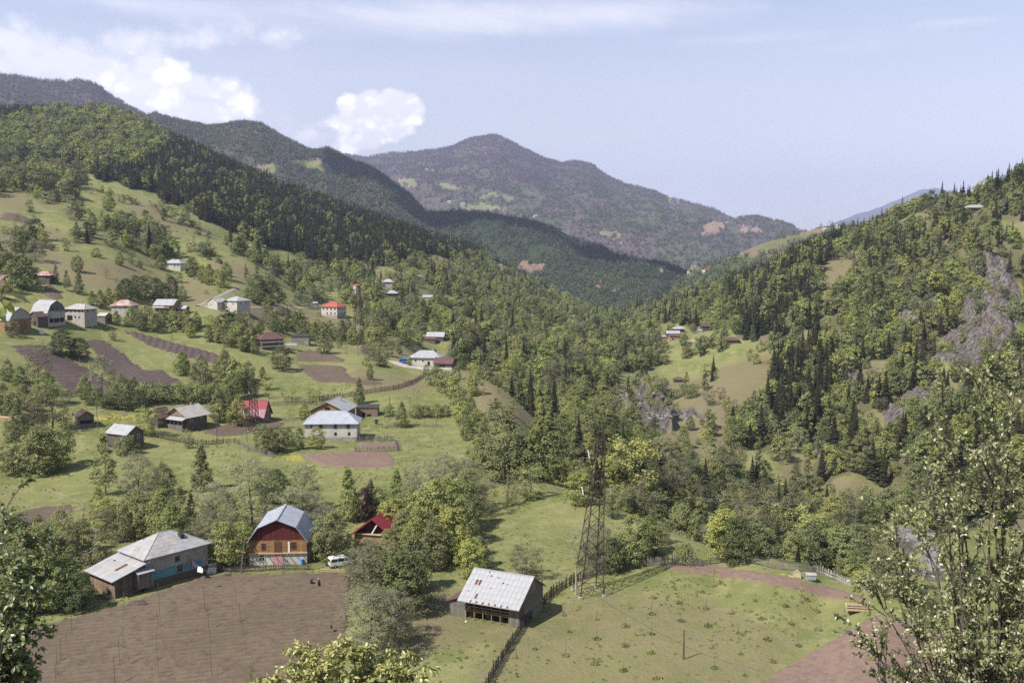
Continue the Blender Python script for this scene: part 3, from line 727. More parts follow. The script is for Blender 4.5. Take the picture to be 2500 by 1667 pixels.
c = k.mix(k.ramp(k.math('ADD', k.attr('floor'), k.math('MULTIPLY', k.math('SUBTRACT', n2, .5), .9)), .35, .75), c, fl)
c = k.mix(k.ramp(k.math('ADD', k.attr('rock'), k.math('MULTIPLY', k.math('SUBTRACT', n3, .5), .9)), .4, .6), c, rk)
c = k.mix(k.math('MULTIPLY', k.attr('flower'), k.ramp(n3, .42, .56)), c, (.42, .34, .06))
k.l.new(c, bs.inputs['Base Color'])
h = k.math('ADD', k.math('MULTIPLY', n3, .6), k.math('MULTIPLY', n4, .25))
h = k.math('ADD', h, k.math('MULTIPLY', k.math('MULTIPLY', rkn, k.attr('rock')), 5.0))
bp = k.node('ShaderNodeBump', inp={'Strength': .75, 'Distance': .7, 'Height': h}); k.l.new(bp.outputs[0], bs.inputs['Normal'])
na, nl = GZ.shape
ii, jj = np.meshgrid(np.arange(na - 1), np.arange(nl - 1), indexing='ij'); b = (ii * nl + jj).ravel()
me = mesh_from('ground', np.stack([XX, YY, GZ], 2).reshape(-1, 3), np.stack([b, b + nl, b + nl + 1, b + 1], 1), (GM,), True,
               attrs=dict(dry=dry.ravel(), floor=floor_.ravel(), rock=rock.ravel(), flower=flower.ravel()))
tag(link('ground', me), kind='structure')
# the same ground goes on round behind the viewpoint
ar = np.linspace(AMAX, 2 * math.pi - AMAX, 73); e0, e1 = GZ[-1], GZ[0]
w_ = np.linspace(0, 1, 73)[:, None]; st = np.arange(0, nl, 6); st[-1] = nl - 1
Zb = (e0[None, st] * (1 - w_) + e1[None, st] * w_) + np.sin(w_ * math.pi) ** 2 * np.clip(np.exp(GL[st])[None] * .30, 0, 160)
Xb = np.exp(GL[st])[None] * np.sin(ar)[:, None]; Yb = np.exp(GL[st])[None] * np.cos(ar)[:, None]
nb = len(st); ii, jj = np.meshgrid(np.arange(72), np.arange(nb - 1), indexing='ij'); b = (ii * nb + jj).ravel()
zz = np.zeros(73 * nb)
me = mesh_from('hillside', np.stack([Xb, Yb, Zb], 2).reshape(-1, 3), np.stack([b, b + nb, b + nb + 1, b + 1], 1), (GM,), True, attrs=dict(dry=zz, floor=zz + .5, rock=zz, flower=zz))
tag(link('hillside', me), kind='structure')

# ------------------------------------------------------------------ ploughed fields: sheets of tilled soil laid on the ground, furrows modelled
def soil_mat(name, c1, c2, c3, weeds=.3, rowc=(.150, .135, .075)):
    m = bpy.data.materials.new(name); m.use_nodes = True
    k = NT(m.node_tree); bs = k.n['Principled BSDF']; bs.inputs['Roughness'].default_value = .95; bs.inputs['Specular IOR Level'].default_value = .12
    pos = k.node('ShaderNodeNewGeometry').outputs['Position']
    a, b2, c4 = k.noise(pos, .06, 4, .6), k.noise(pos, .9, 6, .7), k.noise(pos, 5, 4, .75)
    c = k.mix(k.ramp(a, .38, .62), c1, c2); c = k.mix(k.ramp(b2, .40, .66), c, c3)
    c = k.mix(k.math('MULTIPLY', k.ramp(c4, .55, .75), .5), c, tuple(x * 1.5 for x in c2))
    c = k.mix(k.math('MULTIPLY', k.math('MULTIPLY', k.ramp(k.noise(k.vmath('ADD', pos, (9, 3, 1)), 1.1, 4, .6), .58, .70), k.ramp(a, .42, .60)), weeds), c, (.085, .115, .035))
    c = k.mix(k.math('MULTIPLY', k.attr('row'), k.ramp(k.noise(pos, .5, 5, .7), .36, .60, .05, .50)), c, rowc)
    k.l.new(c, bs.inputs['Base Color'])
    bp = k.node('ShaderNodeBump', inp={'Strength': .7, 'Distance': .07, 'Height': k.math('ADD', b2, k.math('MULTIPLY', c4, .4))}); k.l.new(bp.outputs[0], bs.inputs['Normal'])
    return m
SOIL = soil_mat('tilled_soil', (.112, .082, .062), (.138, .102, .078), (.090, .066, .052))
SOIL_DARK = soil_mat('tilled_soil_dark', (.085, .062, .060), (.110, .080, .074), (.070, .052, .052), .15)
SOIL_RED = soil_mat('tilled_soil_red', (.180, .122, .098), (.215, .150, .120), (.155, .105, .086))
def field(name, poly, step, rows, period, amp, m, lift=.10, label=None):
    W = np.array([spot(u, v)[:2] for u, v in curve(poly + poly[:1], 3 * len(poly) + 1)[:-1]])
    a = np.array(spot(*rows[0])[:2]); c = np.array(spot(*rows[1])[:2]); e = (c - a) / np.linalg.norm(c - a); nrm = np.array([-e[1], e[0]])
    s, t = W @ e, W @ nrm
    S = np.arange(s.min() - 1, s.max() + 1, step * 2); T = np.arange(t.min() - 1, t.max() + 1, step)
    ss, tt = np.meshgrid(S, T, indexing='ij')
    wv = fbm(ss / 14, tt / 14, 2, 5) * period * .8
    x, y = ss * e[0] + tt * nrm[0], ss * e[1] + tt * nrm[1]
    z = ground(x, y) + lift + amp * np.sin((tt + wv) * 2 * math.pi / period) + fbm(ss / .8, tt / .8, 2, 8) * amp * .7
    jit = fbm(x / 1.1, y / 1.1, 3, 6) * .9; jit2 = fbm(x / 1.1, y / 1.1, 3, 7) * .9
    keep_v = in_poly(x + jit, y + jit2, [tuple(p) for p in W])
    keep = keep_v[:-1, :-1] & keep_v[1:, :-1] & keep_v[1:, 1:] & keep_v[:-1, 1:]
    nT = len(T); i, j = np.nonzero(keep); b = i * nT + j
    Fc = np.stack([b, b + nT, b + nT + 1, b + 1], 1)
    # tuck the rim into the turf
    rim = np.zeros(keep_v.shape, int); 
    for di, dj in ((0, 0), (1, 0), (1, 1), (0, 1)): rim[di:di + keep.shape[0], dj:dj + keep.shape[1]] += keep
    z = np.where(rim < 4, z - lift - .06, z)
    used, inv = np.unique(Fc, return_inverse=True)
    V = np.stack([x, y, z], 2).reshape(-1, 3)[used]; rw = sstep(np.sin((tt + wv) * 2 * math.pi / period + .6), .35, .9).ravel()[used]
    o = link(name, mesh_from(name, V, inv.reshape(-1, 4), (m,), True, attrs=dict(row=rw * (1 if m is SOIL else .35)))); tag(o, label, kind='structure')
    return o
field('ploughed_field', [(-80, 1790), (-40, 1620), (60, 1540), (200, 1502), (290, 1480), (380, 1445), (440, 1430), (500, 1405), (560, 1400), (640, 1402), (760, 1400), (865, 1400), (862, 1440), (855, 1500), (845, 1580), (830, 1660), (815, 1790)], .25, ((100, 1590), (700, 1528)), 1.5, .19, SOIL, .28)
field('ploughed_field', [(1600, 1388), (1640, 1377), (1720, 1376), (1790, 1384), (1850, 1395), (1960, 1415), (2060, 1437), (2120, 1450), (2150, 1478), (2060, 1468), (1990, 1455), (1890, 1430), (1780, 1412), (1680, 1400)], .33, ((1650, 1390), (2100, 1462)), .9, .05, SOIL_RED, .14)
field('ploughed_field', [(1700, 1760), (1839, 1667), (1930, 1612), (2040, 1550), (2127, 1500), (2250, 1520), (2450, 1590), (2650, 1760)], .36, ((1840, 1660), (2300, 1640)), .95, .05, SOIL_RED, .14)
field('ploughed_field', [(730, 1108), (800, 1104), (871, 1100), (959, 1104), (976, 1139), (909, 1143), (799, 1140), (757, 1129)], .5, ((740, 1120), (970, 1122)), 1.6, .05, SOIL_RED, .2)
field('garden_bed', [(868, 1082), (965, 1080), (985, 1077), (985, 1100), (960, 1095), (866, 1096)], .5, ((868, 1090), (970, 1088)), 1.4, .05, SOIL_RED, .2)
field('ploughed_field', [(484, 1055), (530, 1040), (560, 1032), (620, 1030), (708, 1030), (692, 1044), (640, 1052), (600, 1062), (530, 1068)], .55, ((490, 1058), (700, 1038)), 1.6, .06, SOIL, .22)
field('ploughed_field', [(20, 843), (83, 839), (119, 844), (166, 873), (221, 900), (270, 935), (330, 962), (300, 970), (240, 967), (160, 957), (130, 930), (115, 910), (60, 880)], .7, ((60, 870), (230, 872)), 3.6, .22, SOIL_DARK, .35)
field('ploughed_field', [(191, 829), (229, 828), (260, 832), (293, 854), (332, 884), (359, 904), (401, 902), (447, 933), (445, 945), (425, 949), (359, 949), (276, 932), (236, 885), (228, 860)], .7, ((220, 880), (380, 882)), 3.4, .2, SOIL_DARK, .35)
field('ploughed_field', [(294, 806), (330, 808), (415, 832), (525, 860), (595, 886), (580, 903), (470, 878), (359, 845)], .7, ((400, 829), (392, 853)), 3.2, .18, SOIL_DARK, .35)
field('ploughed_field', [(713, 882), (724, 857), (755, 853), (821, 867), (851, 879), (843, 885), (780, 884)], .7, ((720, 870), (840, 874)), 1.8, .07, SOIL, .35)
field('ploughed_field', [(719, 892), (766, 890), (846, 894), (854, 915), (870, 925), (945, 936), (910, 943), (840, 935), (771, 934), (738, 911)], .7, ((730, 900), (850, 905)), 1.8, .07, SOIL, .35)
field('ploughed_field', [(41, 1248), (97, 1237), (191, 1230), (180, 1254), (133, 1284), (70, 1296), (35, 1280)], .5, ((50, 1260), (180, 1250)), 1.4, .05, SOIL, .2)
field('ploughed_field', [(10, 517), (55, 524), (92, 541), (92, 549), (33, 542), (-20, 535)], 1.2, ((0, 525), (90, 545)), 3, .1, SOIL, .7)
field('ploughed_field', [(103, 692), (124, 694), (155, 717), (162, 733), (140, 735), (102, 722)], .9, ((105, 705), (155, 722)), 2.4, .1, SOIL, .5)
field('ploughed_field', [(285, 1013), (321, 1005), (320, 1016), (288, 1018)], .5, ((285, 1013), (320, 1010)), 1.5, .05, SOIL_RED, .2)

# ------------------------------------------------------------------ lanes and footpaths
TRACK = mat('track_gravel', (.34, .28, .215), vary=.3, vscale=.7, bump=.3)
def lane(name, pts, width, m=TRACK, lift=.12, n=None, kind='structure'):
    W = np.array([spot(u, v)[:2] for u, v in curve(pts, n or 6 * len(pts))])
    d = np.gradient(W, axis=0); d /= np.linalg.norm(d, axis=1, keepdims=True) + 1e-9
    q = np.stack([-d[:, 1], d[:, 0]], 1)
    V = []
    for s in (-1, -.5, 0, .5, 1):
        p = W + q * s * (width / 2) * (1 + .25 * fbm(np.arange(len(W)) * .7, np.zeros(len(W)) + s, 2, 4))[:, None]
        V.append(np.c_[p, ground(p[:, 0], p[:, 1]) + (lift if abs(s) < 1 else -.05)])
    nW = len(W); V = np.concatenate(V); Fc = []
    for r in range(4):
        for i in range(nW - 1): Fc.append((r * nW + i, r * nW + i + 1, (r + 1) * nW + i + 1, (r + 1) * nW + i))
    return tag(link(name, mesh_from(name, V, np.array(Fc), (m,), True)), kind=kind)
lane('road', [(600, 752), (690, 752), (780, 752), (830, 757)], 3.2, lift=.5, n=40)
lane('road', [(484, 748), (505, 738), (525, 729), (552, 716), (582, 702)], 3.4, lift=.5, n=40)
lane('road', [(500, 748), (600, 752)], 3.0, lift=.5, n=30)
lane('road', [(951, 677), (990, 676), (1028, 677), (1070, 670), (1111, 667), (1127, 659)], 6, lift=1.2, n=60)
lane('road', [(1264, 680), (1267, 694), (1250, 707), (1230, 722), (1222, 735), (1208, 747), (1194, 768)], 7, lift=1.4, n=60)
lane('footpath', [(115, 1205), (150, 1212), (185, 1218), (203, 1230), (205, 1248), (200, 1262)], .55, mat('path_earth', (.20, .16, .11), vary=.3, vscale=1), lift=.08, n=50)
lane('road', [(960, 882), (985, 892), (1010, 895), (1045, 900), (1060, 910)], 7, mat('yard_gravel', (.42, .37, .33), vary=.3, vscale=.5), lift=.3, n=30)
lane('footpath', [(1690, 830), (1720, 838), (1745, 850)], 3, lift=.4, n=14)
# ------------------------------------------------------------------ hills behind the valley
def hill_mat(name, cols, scale=.004):
    m = bpy.data.materials.new(name); m.use_nodes = True
    k = NT(m.node_tree); bs = k.n['Principled BSDF']; bs.inputs['Roughness'].default_value = 1; bs.inputs['Specular IOR Level'].default_value = 0
    pos = k.node('ShaderNodeNewGeometry').outputs['Position']
    c = k.mix(k.ramp(k.noise(pos, scale, 6, .62), .40, .60), cols[0], cols[1])
    c = k.mix(k.math('MULTIPLY', k.ramp(k.noise(pos, scale * 9, 5, .7), .45, .65), .6), c, cols[2])
    c = k.mix(k.ramp(k.math('ADD', k.attr('meadow'), k.math('MULTIPLY', k.math('SUBTRACT', k.noise(pos, scale * 12, 4, .6), .5), .7)), .4, .6), c, k.mix(k.ramp(k.noise(pos, scale * 4, 4), .4, .6), (.165, .185, .085), (.215, .195, .110)))
    c = k.mix(k.ramp(k.math('ADD', k.attr('earth'), k.math('MULTIPLY', k.math('SUBTRACT', k.noise(pos, scale * 12, 4, .6), .5), .7)), .4, .6), c, (.27, .185, .145))
    k.l.new(c, bs.inputs['Base Color'])
    bp = k.node('ShaderNodeBump', inp={'Strength': .8, 'Distance': 14.0, 'Height': k.noise(pos, scale * 11, 6, .7)}); k.l.new(bp.outputs[0], bs.inputs['Normal'])
    return m
HILLGRID = []
def hill(name, crest, vb, db, m, relief, rl, ntree, kinds, meadow=(), earth=(), na=220, nr=90, seed=1, prof=.85, tscale=1.0, gate=None):
    """crest: (u, v, distance) along the skyline; the slope comes down to (vb, db) in front and falls away behind"""
    A, T, D = [], [], []
    for u, v, d in crest:
        a, t = pix_dir(u, v); A.append(float(a)); T.append(float(t)); D.append(d)
    ag = np.linspace(A[0], A[-1], na); zc = np.interp(ag, A, np.array(T) * np.array(D)); dc = np.interp(ag, A, D)
    # soften the joints of the skyline, then roughen it
    zc = zc + fbm(ag * 60, ag * 0, 3, seed + 50) * .0038 * dc
    tb = float(pix_dir(1250, vb)[1]); zb = tb * db
    S = np.r_[np.linspace(-.25, 0, 6)[:-1], np.linspace(0, 1, nr), np.linspace(1, 1.7, 14)[1:]]
    a2, s2 = np.meshgrid(ag, S, indexing='ij')
    d2 = db + (dc[:, None] - db) * s2
    f = np.where(s2 <= 1, np.sign(s2) * np.abs(s2) ** prof, 1 - (s2 - 1) * .9)
    z2 = zb + (zc[:, None] - zb) * f
    x, y = d2 * np.sin(a2), d2 * np.cos(a2)
    r = (np.abs(fbm(x / rl, y / rl, 5, seed)) * -2 + .35 + fbm(x / rl * .5, y / rl * .5, 2, seed + 9)) * relief
    z2 = z2 + r * np.clip(4 * s2 * (1 - s2), 0, 1) ** .7 * (s2 < 1)
    X, Y, Z = x, y, z2 + CZ
    U, Vp = to_pix(X, Y, Z)
    jx = fbm(U / 18, Vp / 12, 4, 3) * 64; jy = fbm(U / 18, Vp / 12, 4, 4) * 26
    md = np.zeros_like(U); ea = np.zeros_like(U)
    for p in meadow: md[in_poly(U + jx, Vp + jy, p)] = 1
    for p in earth: ea[in_poly(U + jx, Vp + jy, p)] = 1
    nS = len(S); ii, jj = np.meshgrid(np.arange(na - 1), np.arange(nS - 1), indexing='ij'); b = (ii * nS + jj).ravel()
    me = mesh_from(name, np.stack([X, Y, Z], 2).reshape(-1, 3), np.stack([b, b + nS, b + nS + 1, b + 1], 1), (m,), True, attrs=dict(meadow=md.ravel(), earth=ea.ravel()))
    tag(link(name, me), kind='structure')
    # its woods
    rng = np.random.default_rng(seed)
    i = rng.uniform(0, na - 1.001, ntree); j = 5 + rng.uniform(0, 1, ntree) ** .8 * (nr + 1)
    i0 = i.astype(int); j0 = j.astype(int); fi = i - i0; fj = j - j0
    def at(g): return (g[i0, j0] * (1 - fi) + g[i0 + 1, j0] * fi) * (1 - fj) + (g[i0, j0 + 1] * (1 - fi) + g[i0 + 1, j0 + 1] * fi) * fj
    p = np.stack([at(X), at(Y), at(Z)], 1); u, v = to_pix(p[:, 0], p[:, 1], p[:, 2])
    ok = (at(md) < .5) & (at(ea) < .5) & (u > -160) & (u < 2660)
    run = np.maximum.accumulate((Z - CZ) / np.hypot(X, Y), axis=1)
    ok &= at((Z - CZ) / np.hypot(X, Y)) > at(run) - .006
    p, u, v = p[ok], u[ok], v[ok]
    kidx = kinds(p, u, v, rng)
    keep = kidx >= 0
    wood('hill_forest', p[keep], kidx[keep], rng.uniform(.65, 1.25, keep.sum()) * tscale, G_FAR, seed)
    HILLGRID.append((U, Vp, X, Y, Z, (Z - CZ) / np.hypot(X, Y) > run - .002))
def pick(rng, n, wts):
    wts = np.asarray(wts, float)
    if wts.ndim == 1: wts = np.tile(wts, (n, 1))
    cdf = np.cumsum(wts, 1); cdf /= cdf[:, -1:]
    return (rng.uniform(size=n)[:, None] > cdf).sum(1)
def k_peak(p, u, v, rng):      # bare beech wood high up, greener below, fir patches
    g = sstep(v + fbm(u / 60, v / 60, 3, 7) * 90, 425, 500)[:, None]; fn = sstep(fbm(u / 34, v / 20, 3, 8), .05, .16)[:, None]
    wt = (1 - g) * np.array([.10, .04, .9, 0]) + g * np.array([.14, .62, .22, .22]) + fn * np.array([.9, 0, 0, 0])
    kx = pick(rng, len(u), wt)
    kx[(fbm(u / 30, v / 14, 3, 12) > .13) & (v > 455) & (rng.uniform(size=len(u)) < .8)] = -1
    return kx
def k_back(p, u, v, rng):
    g = sstep(u + fbm(u / 60, v / 60, 3, 7) * 200, 330, 520)[:, None]
    return pick(rng, len(u), (1 - g) * np.array([.30, .05, .60, 0]) + g * np.array([.34, .46, .16, .12]))
def k_dark(p, u, v, rng):
    g = sstep(v - (u - 900) * .17 + fbm(u / 60, v / 60, 3, 7) * 60, 560, 620)[:, None]
    kx = pick(rng, len(u), (1 - g) * np.array([.80, .16, .04, 0]) + g * np.array([.24, .60, .06, .16]))
    kx[(fbm(u / 26, v / 14, 3, 12) > .17)] = -1
    return kx
def k_far(p, u, v, rng): return pick(rng, len(u), [.22, .55, .06, .22])
HM_PEAK = hill_mat('slope_peak', ((.118, .085, .092), (.085, .098, .060), (.125, .100, .095)), .0022)
HM_BACK = hill_mat('slope_back', ((.100, .082, .072), (.070, .080, .050), (.115, .095, .075)), .004)
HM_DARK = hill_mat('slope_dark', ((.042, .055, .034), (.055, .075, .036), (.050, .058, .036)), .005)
# a fair-weather cloud out above the frame, whose shadow lies on the ridge across the valley
CM = bpy.data.materials.new('cloud_white'); CM.use_nodes = True; CM.node_tree.nodes['Principled BSDF'].inputs['Base Color'].default_value = (.85, .85, .86, 1); CM.node_tree.nodes['Principled BSDF'].inputs['Roughness'].default_value = 1
tgt = np.array([235.0, 2800.0, 170.0]); hgt = 1650.0; cc = tgt + np.array([sun_dir.x, sun_dir.y, sun_dir.z]) * hgt / sun_dir.z
mb = MB(); rc_ = random.Random(12)
for i in range(46):
    fx = rc_.uniform(-1, 1); px_ = fx * 540; py_ = rc_.uniform(-1, 1) * 330 * (1 - .5 * fx * fx) + fx * -150; r_ = rc_.uniform(90, 190) * (1 - .35 * abs(fx))
    mb.lathe([(r_ * math.sin(math.pi * (j + .3) / 7.6), -r_ * .55 * math.cos(math.pi * (j + .3) / 7.6)) for j in range(8)], 10, (px_, py_, r_ * .2))
cl_ = mb.build('cloud', CM, None, tuple(cc), smooth=True); cl_['kind'] = 'stuff'
HM_GREEN = hill_mat('slope_green', ((.110, .130, .055), (.150, .140, .075), (.075, .100, .045)), .008)
HM_BLUE = hill_mat('slope_far', ((.080, .085, .070), (.075, .075, .070), (.090, .090, .080)), .001)
hill('far_mountain', [(1880, 600, 14000), (1950, 573, 14000), (2010, 558, 14000), (2080, 530, 14200), (2150, 504, 14400), (2200, 487, 14500), (2250, 464, 14500), (2285, 459, 14500), (2330, 466, 14500), (2400, 490, 14300), (2700, 540, 14000)], 700, 11000, HM_BLUE, 60, 900, 10, k_far, seed=21, tscale=2)
hill('peak_mountain', [(560, 420, 7600), (700, 388, 7500), (790, 376, 7500), (850, 378, 7500), (900, 385, 7500), (950, 377, 7500), (1010, 371, 7400), (1060, 369, 7300), (1100, 362, 7200), (1125, 352, 7200), (1150, 341, 7200), (1190, 338, 7200), (1225, 339, 7200), (1250, 350, 7200), (1275, 366, 7200), (1310, 380, 7200), (1345, 391, 7200), (1373, 400, 7200), (1395, 396, 7200), (1420, 395, 7200), (1445, 402, 7200), (1470, 423, 7200), (1510, 443, 7200), (1570, 460, 7100), (1640, 482, 7000), (1720, 505, 6900), (1790, 530, 6800), (1850, 538, 6700), (1900, 552, 6600), (1955, 570, 6500), (2060, 605, 6400), (2200, 660, 6300)],
     700, 3900, HM_PEAK, 250, 760, 62000, k_peak, na=340, nr=140, seed=22, tscale=1.25,
     meadow=[[(985, 435), (1020, 440), (1010, 455), (950, 450)], [(1195, 470), (1255, 480), (1240, 490), (1190, 482)], [(1080, 450), (1125, 455), (1110, 465), (1080, 462)], [(1120, 500), (1180, 497), (1230, 510), (1150, 515)], [(890, 440), (930, 445), (925, 455), (890, 455)], [(820, 420), (860, 420), (850, 440), (815, 436)], [(1600, 480), (1660, 485), (1650, 495)], [(1690, 650), (1740, 655), (1730, 680), (1680, 675)], [(1470, 560), (1510, 565), (1500, 580), (1460, 575)]],
     earth=[[(1720, 560), (1745, 535), (1770, 540), (1760, 570), (1715, 575)], [(1800, 565), (1830, 550), (1870, 566), (1830, 572)], [(945, 442), (985, 440), (990, 452)], [(1500, 583), (1530, 590), (1510, 596)], [(1040, 405), (1060, 410), (1040, 418)]])
hill('back_mountain', [(-420, 120, 4300), (-200, 150, 4300), (0, 183, 4300), (60, 192, 4300), (120, 198, 4300), (190, 196, 4300), (235, 206, 4300), (260, 224, 4300), (300, 252, 4200), (350, 280, 4100), (430, 296, 4000), (520, 318, 3900), (560, 340, 3900), (640, 400, 3800), (760, 450, 3700)],
     560, 2700, HM_BACK, 130, 380, 26000, k_back, na=240, seed=23, tscale=1.0)
hill('back_ridge', [(330, 300, 3400), (380, 280, 3400), (440, 300, 3400), (500, 310, 3400), (560, 304, 3400), (605, 300, 3400), (632, 302, 3400), (665, 322, 3350), (700, 342, 3300), (745, 364, 3300), (770, 372, 3250), (800, 368, 3250), (830, 385, 3200), (870, 410, 3200), (920, 440, 3100), (960, 468, 3060), (1000, 500, 3040), (1040, 550, 3020), (1075, 598, 3000)],
     600, 2300, HM_BACK, 95, 300, 16000, k_back, na=240, seed=24, tscale=.95, meadow=[[(720, 390), (790, 395), (800, 420), (720, 410)], [(590, 400), (680, 405), (660, 415), (600, 412)]])
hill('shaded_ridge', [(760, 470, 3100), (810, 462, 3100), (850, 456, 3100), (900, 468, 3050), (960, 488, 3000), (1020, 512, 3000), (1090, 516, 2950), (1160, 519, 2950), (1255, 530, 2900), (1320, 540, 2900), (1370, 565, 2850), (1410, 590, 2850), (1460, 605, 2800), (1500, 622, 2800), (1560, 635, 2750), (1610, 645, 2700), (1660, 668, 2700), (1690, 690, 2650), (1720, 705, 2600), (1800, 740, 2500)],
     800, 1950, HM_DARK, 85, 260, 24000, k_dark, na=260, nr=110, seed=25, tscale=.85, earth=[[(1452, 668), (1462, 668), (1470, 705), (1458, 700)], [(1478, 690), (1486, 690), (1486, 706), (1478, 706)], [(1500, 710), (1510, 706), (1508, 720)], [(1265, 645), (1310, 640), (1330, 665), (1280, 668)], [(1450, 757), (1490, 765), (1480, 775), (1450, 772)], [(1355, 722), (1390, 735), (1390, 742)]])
hill('meadow_spur', [(1640, 690, 1950), (1700, 660, 2000), (1730, 648, 2000), (1790, 622, 2050), (1850, 602, 2100), (1920, 577, 2150), (1970, 562, 2200), (2010, 550, 2200), (2045, 547, 2200), (2100, 548, 2200), (2200, 552, 2200), (2400, 560, 2200)],
     760, 1650, HM_GREEN, 16, 120, 1500, k_far, na=160, nr=70, seed=26, tscale=.9, meadow=[[(1830, 605), (2010, 550), (2040, 560), (1960, 585), (1850, 625), (1740, 640)], [(1880, 625), (1990, 600), (1990, 640), (1900, 650)]], earth=[[(1990, 556), (2040, 552), (2010, 568), (1960, 580)], [(1800, 625), (1850, 610), (1830, 630)]])

# ------------------------------------------------------------------ woods on the valley sides
rngw = np.random.default_rng(5)
NC = 150000
a_ = rngw.uniform(-.58, .58, NC); d_ = np.sqrt(rngw.uniform(270 ** 2, 1680 ** 2, NC))
x_, y_ = d_ * np.sin(a_), d_ * np.cos(a_); z_ = ground(x_, y_)
u_, v_ = to_pix(x_, y_, z_)
GTr = (GZ - CZ) / DD; RUN = np.maximum.accumulate(GTr, axis=1)
ia = np.clip(np.round((a_ + AMAX) / (2 * AMAX) * (len(GA) - 1)).astype(int), 0, len(GA) - 1); jl = np.clip(np.searchsorted(GL, np.log(d_)), 0, len(GL) - 1)
hidden = RUN[ia, jl] - (z_ - CZ) / d_                       # how far below the line of sight the foot of the tree is
vis = hidden < 11.0 / d_                                     # its top still shows
lab_ = label_at(u_, v_)
lab_ = np.where((hidden > .004) & ~np.isin(lab_, [1, 2, 3, 5, 6, 7, 14]), np.where(d_ > 900, 1, 5), lab_)
cell = 2 * .58 * .5 * (1680 ** 2 - 270 ** 2) / NC             # m2 per candidate
#            fir fresh mid deep yell bron silv bush   m2 per tree, size
MIX = {1: ([.82, .08, .07, .02, .01, 0, 0, 0], 19, 1.02), 2: ([.12, .42, .32, .06, .06, .02, 0, 0], 50, 1.45), 3: ([.05, .26, .28, .20, .07, .05, .03, .12], 62, .88), 4: ([.02, .15, .25, .10, .25, .22, .03, .02], 70, 1.25),
       5: ([.09, .22, .28, .20, .06, .10, .04, .05], 38, .92), 6: ([.30, .22, .30, .14, .03, .03, .01, .06], 33, .95), 7: ([.68, .12, .14, .05, .02, .01, 0, 0], 23, 1.12), 8: ([.05, .2, .2, .15, .05, .12, .02, .25], 420, .7),
       14: ([.0, .12, .15, .06, .04, .03, .02, .58], 420, .62), 13: ([.06, .2, .2, .1, .02, .02, .0, .5], 230, .5), 9: ([.0, .2, .3, .2, .05, .05, .05, .2], 110, .75), 10: ([.10, .22, .2, .1, .05, .05, .0, .5], 200, .6), 11: ([.02, .2, .25, .25, .08, .10, .08, .05], 60, .95), 12: ([.0, .30, .35, .15, .05, .1, .05, .05], 80, .75)}
dens = np.zeros(15); size_ = np.ones(15)
for L, (wt, m2, sz) in MIX.items(): dens[L] = cell / m2; size_[L] = sz
n_copies = dens[lab_]
gap = sstep(fbm(x_ / 26, y_ / 26, 3, 61), .12, .22) * np.isin(lab_, [3, 5, 6, 7, 11])    # openings in the woods
keep = vis & (rngw.uniform(size=NC) < n_copies * (1 - .8 * gap))
# very dense covers need more candidates than one per cell: split them
tx = [x_[keep]]; ty = [y_[keep]]; tl = [lab_[keep]]
extra = vis & (n_copies > 1) & (rngw.uniform(size=NC) < n_copies - 1)
tx.append(x_[extra] + rngw.normal(size=extra.sum()) * 3); ty.append(y_[extra] + rngw.normal(size=extra.sum()) * 3); tl.append(lab_[extra])
tx, ty, tl = np.concatenate(tx), np.concatenate(ty), np.concatenate(tl)
tz = ground(tx, ty); tu, tv = to_pix(tx, ty, tz); td = np.hypot(tx, ty)
wts = np.array([MIX.get(L, ([1, 0, 0, 0, 0, 0, 0, 0], 1, 1))[0] for L in range(15)])[tl]
fn = sstep(fbm(tx / 45, ty / 45, 3, 62), -.10, .15)[:, None]                        # firs stand in groups
wts = wts * np.c_[np.where(np.isin(tl, [6, 2])[:, None], .12 + 2.0 * fn, 1), np.ones((len(tx), 7))]
tk = pick(rngw, len(tx), wts)
ts = size_[tl] * np.exp(rngw.normal(0, .26, len(tx))).clip(.5, 1.6)
ts = np.where(tk == 0, np.minimum(ts * 1.05, 1.28), ts)
WOOD = dict(x=tx, y=ty, z=tz, u=tu, v=tv, d=td, k=tk, s=ts, l=tl)
print('wood trees', len(tx), np.bincount(tl, minlength=13), np.bincount(tk))
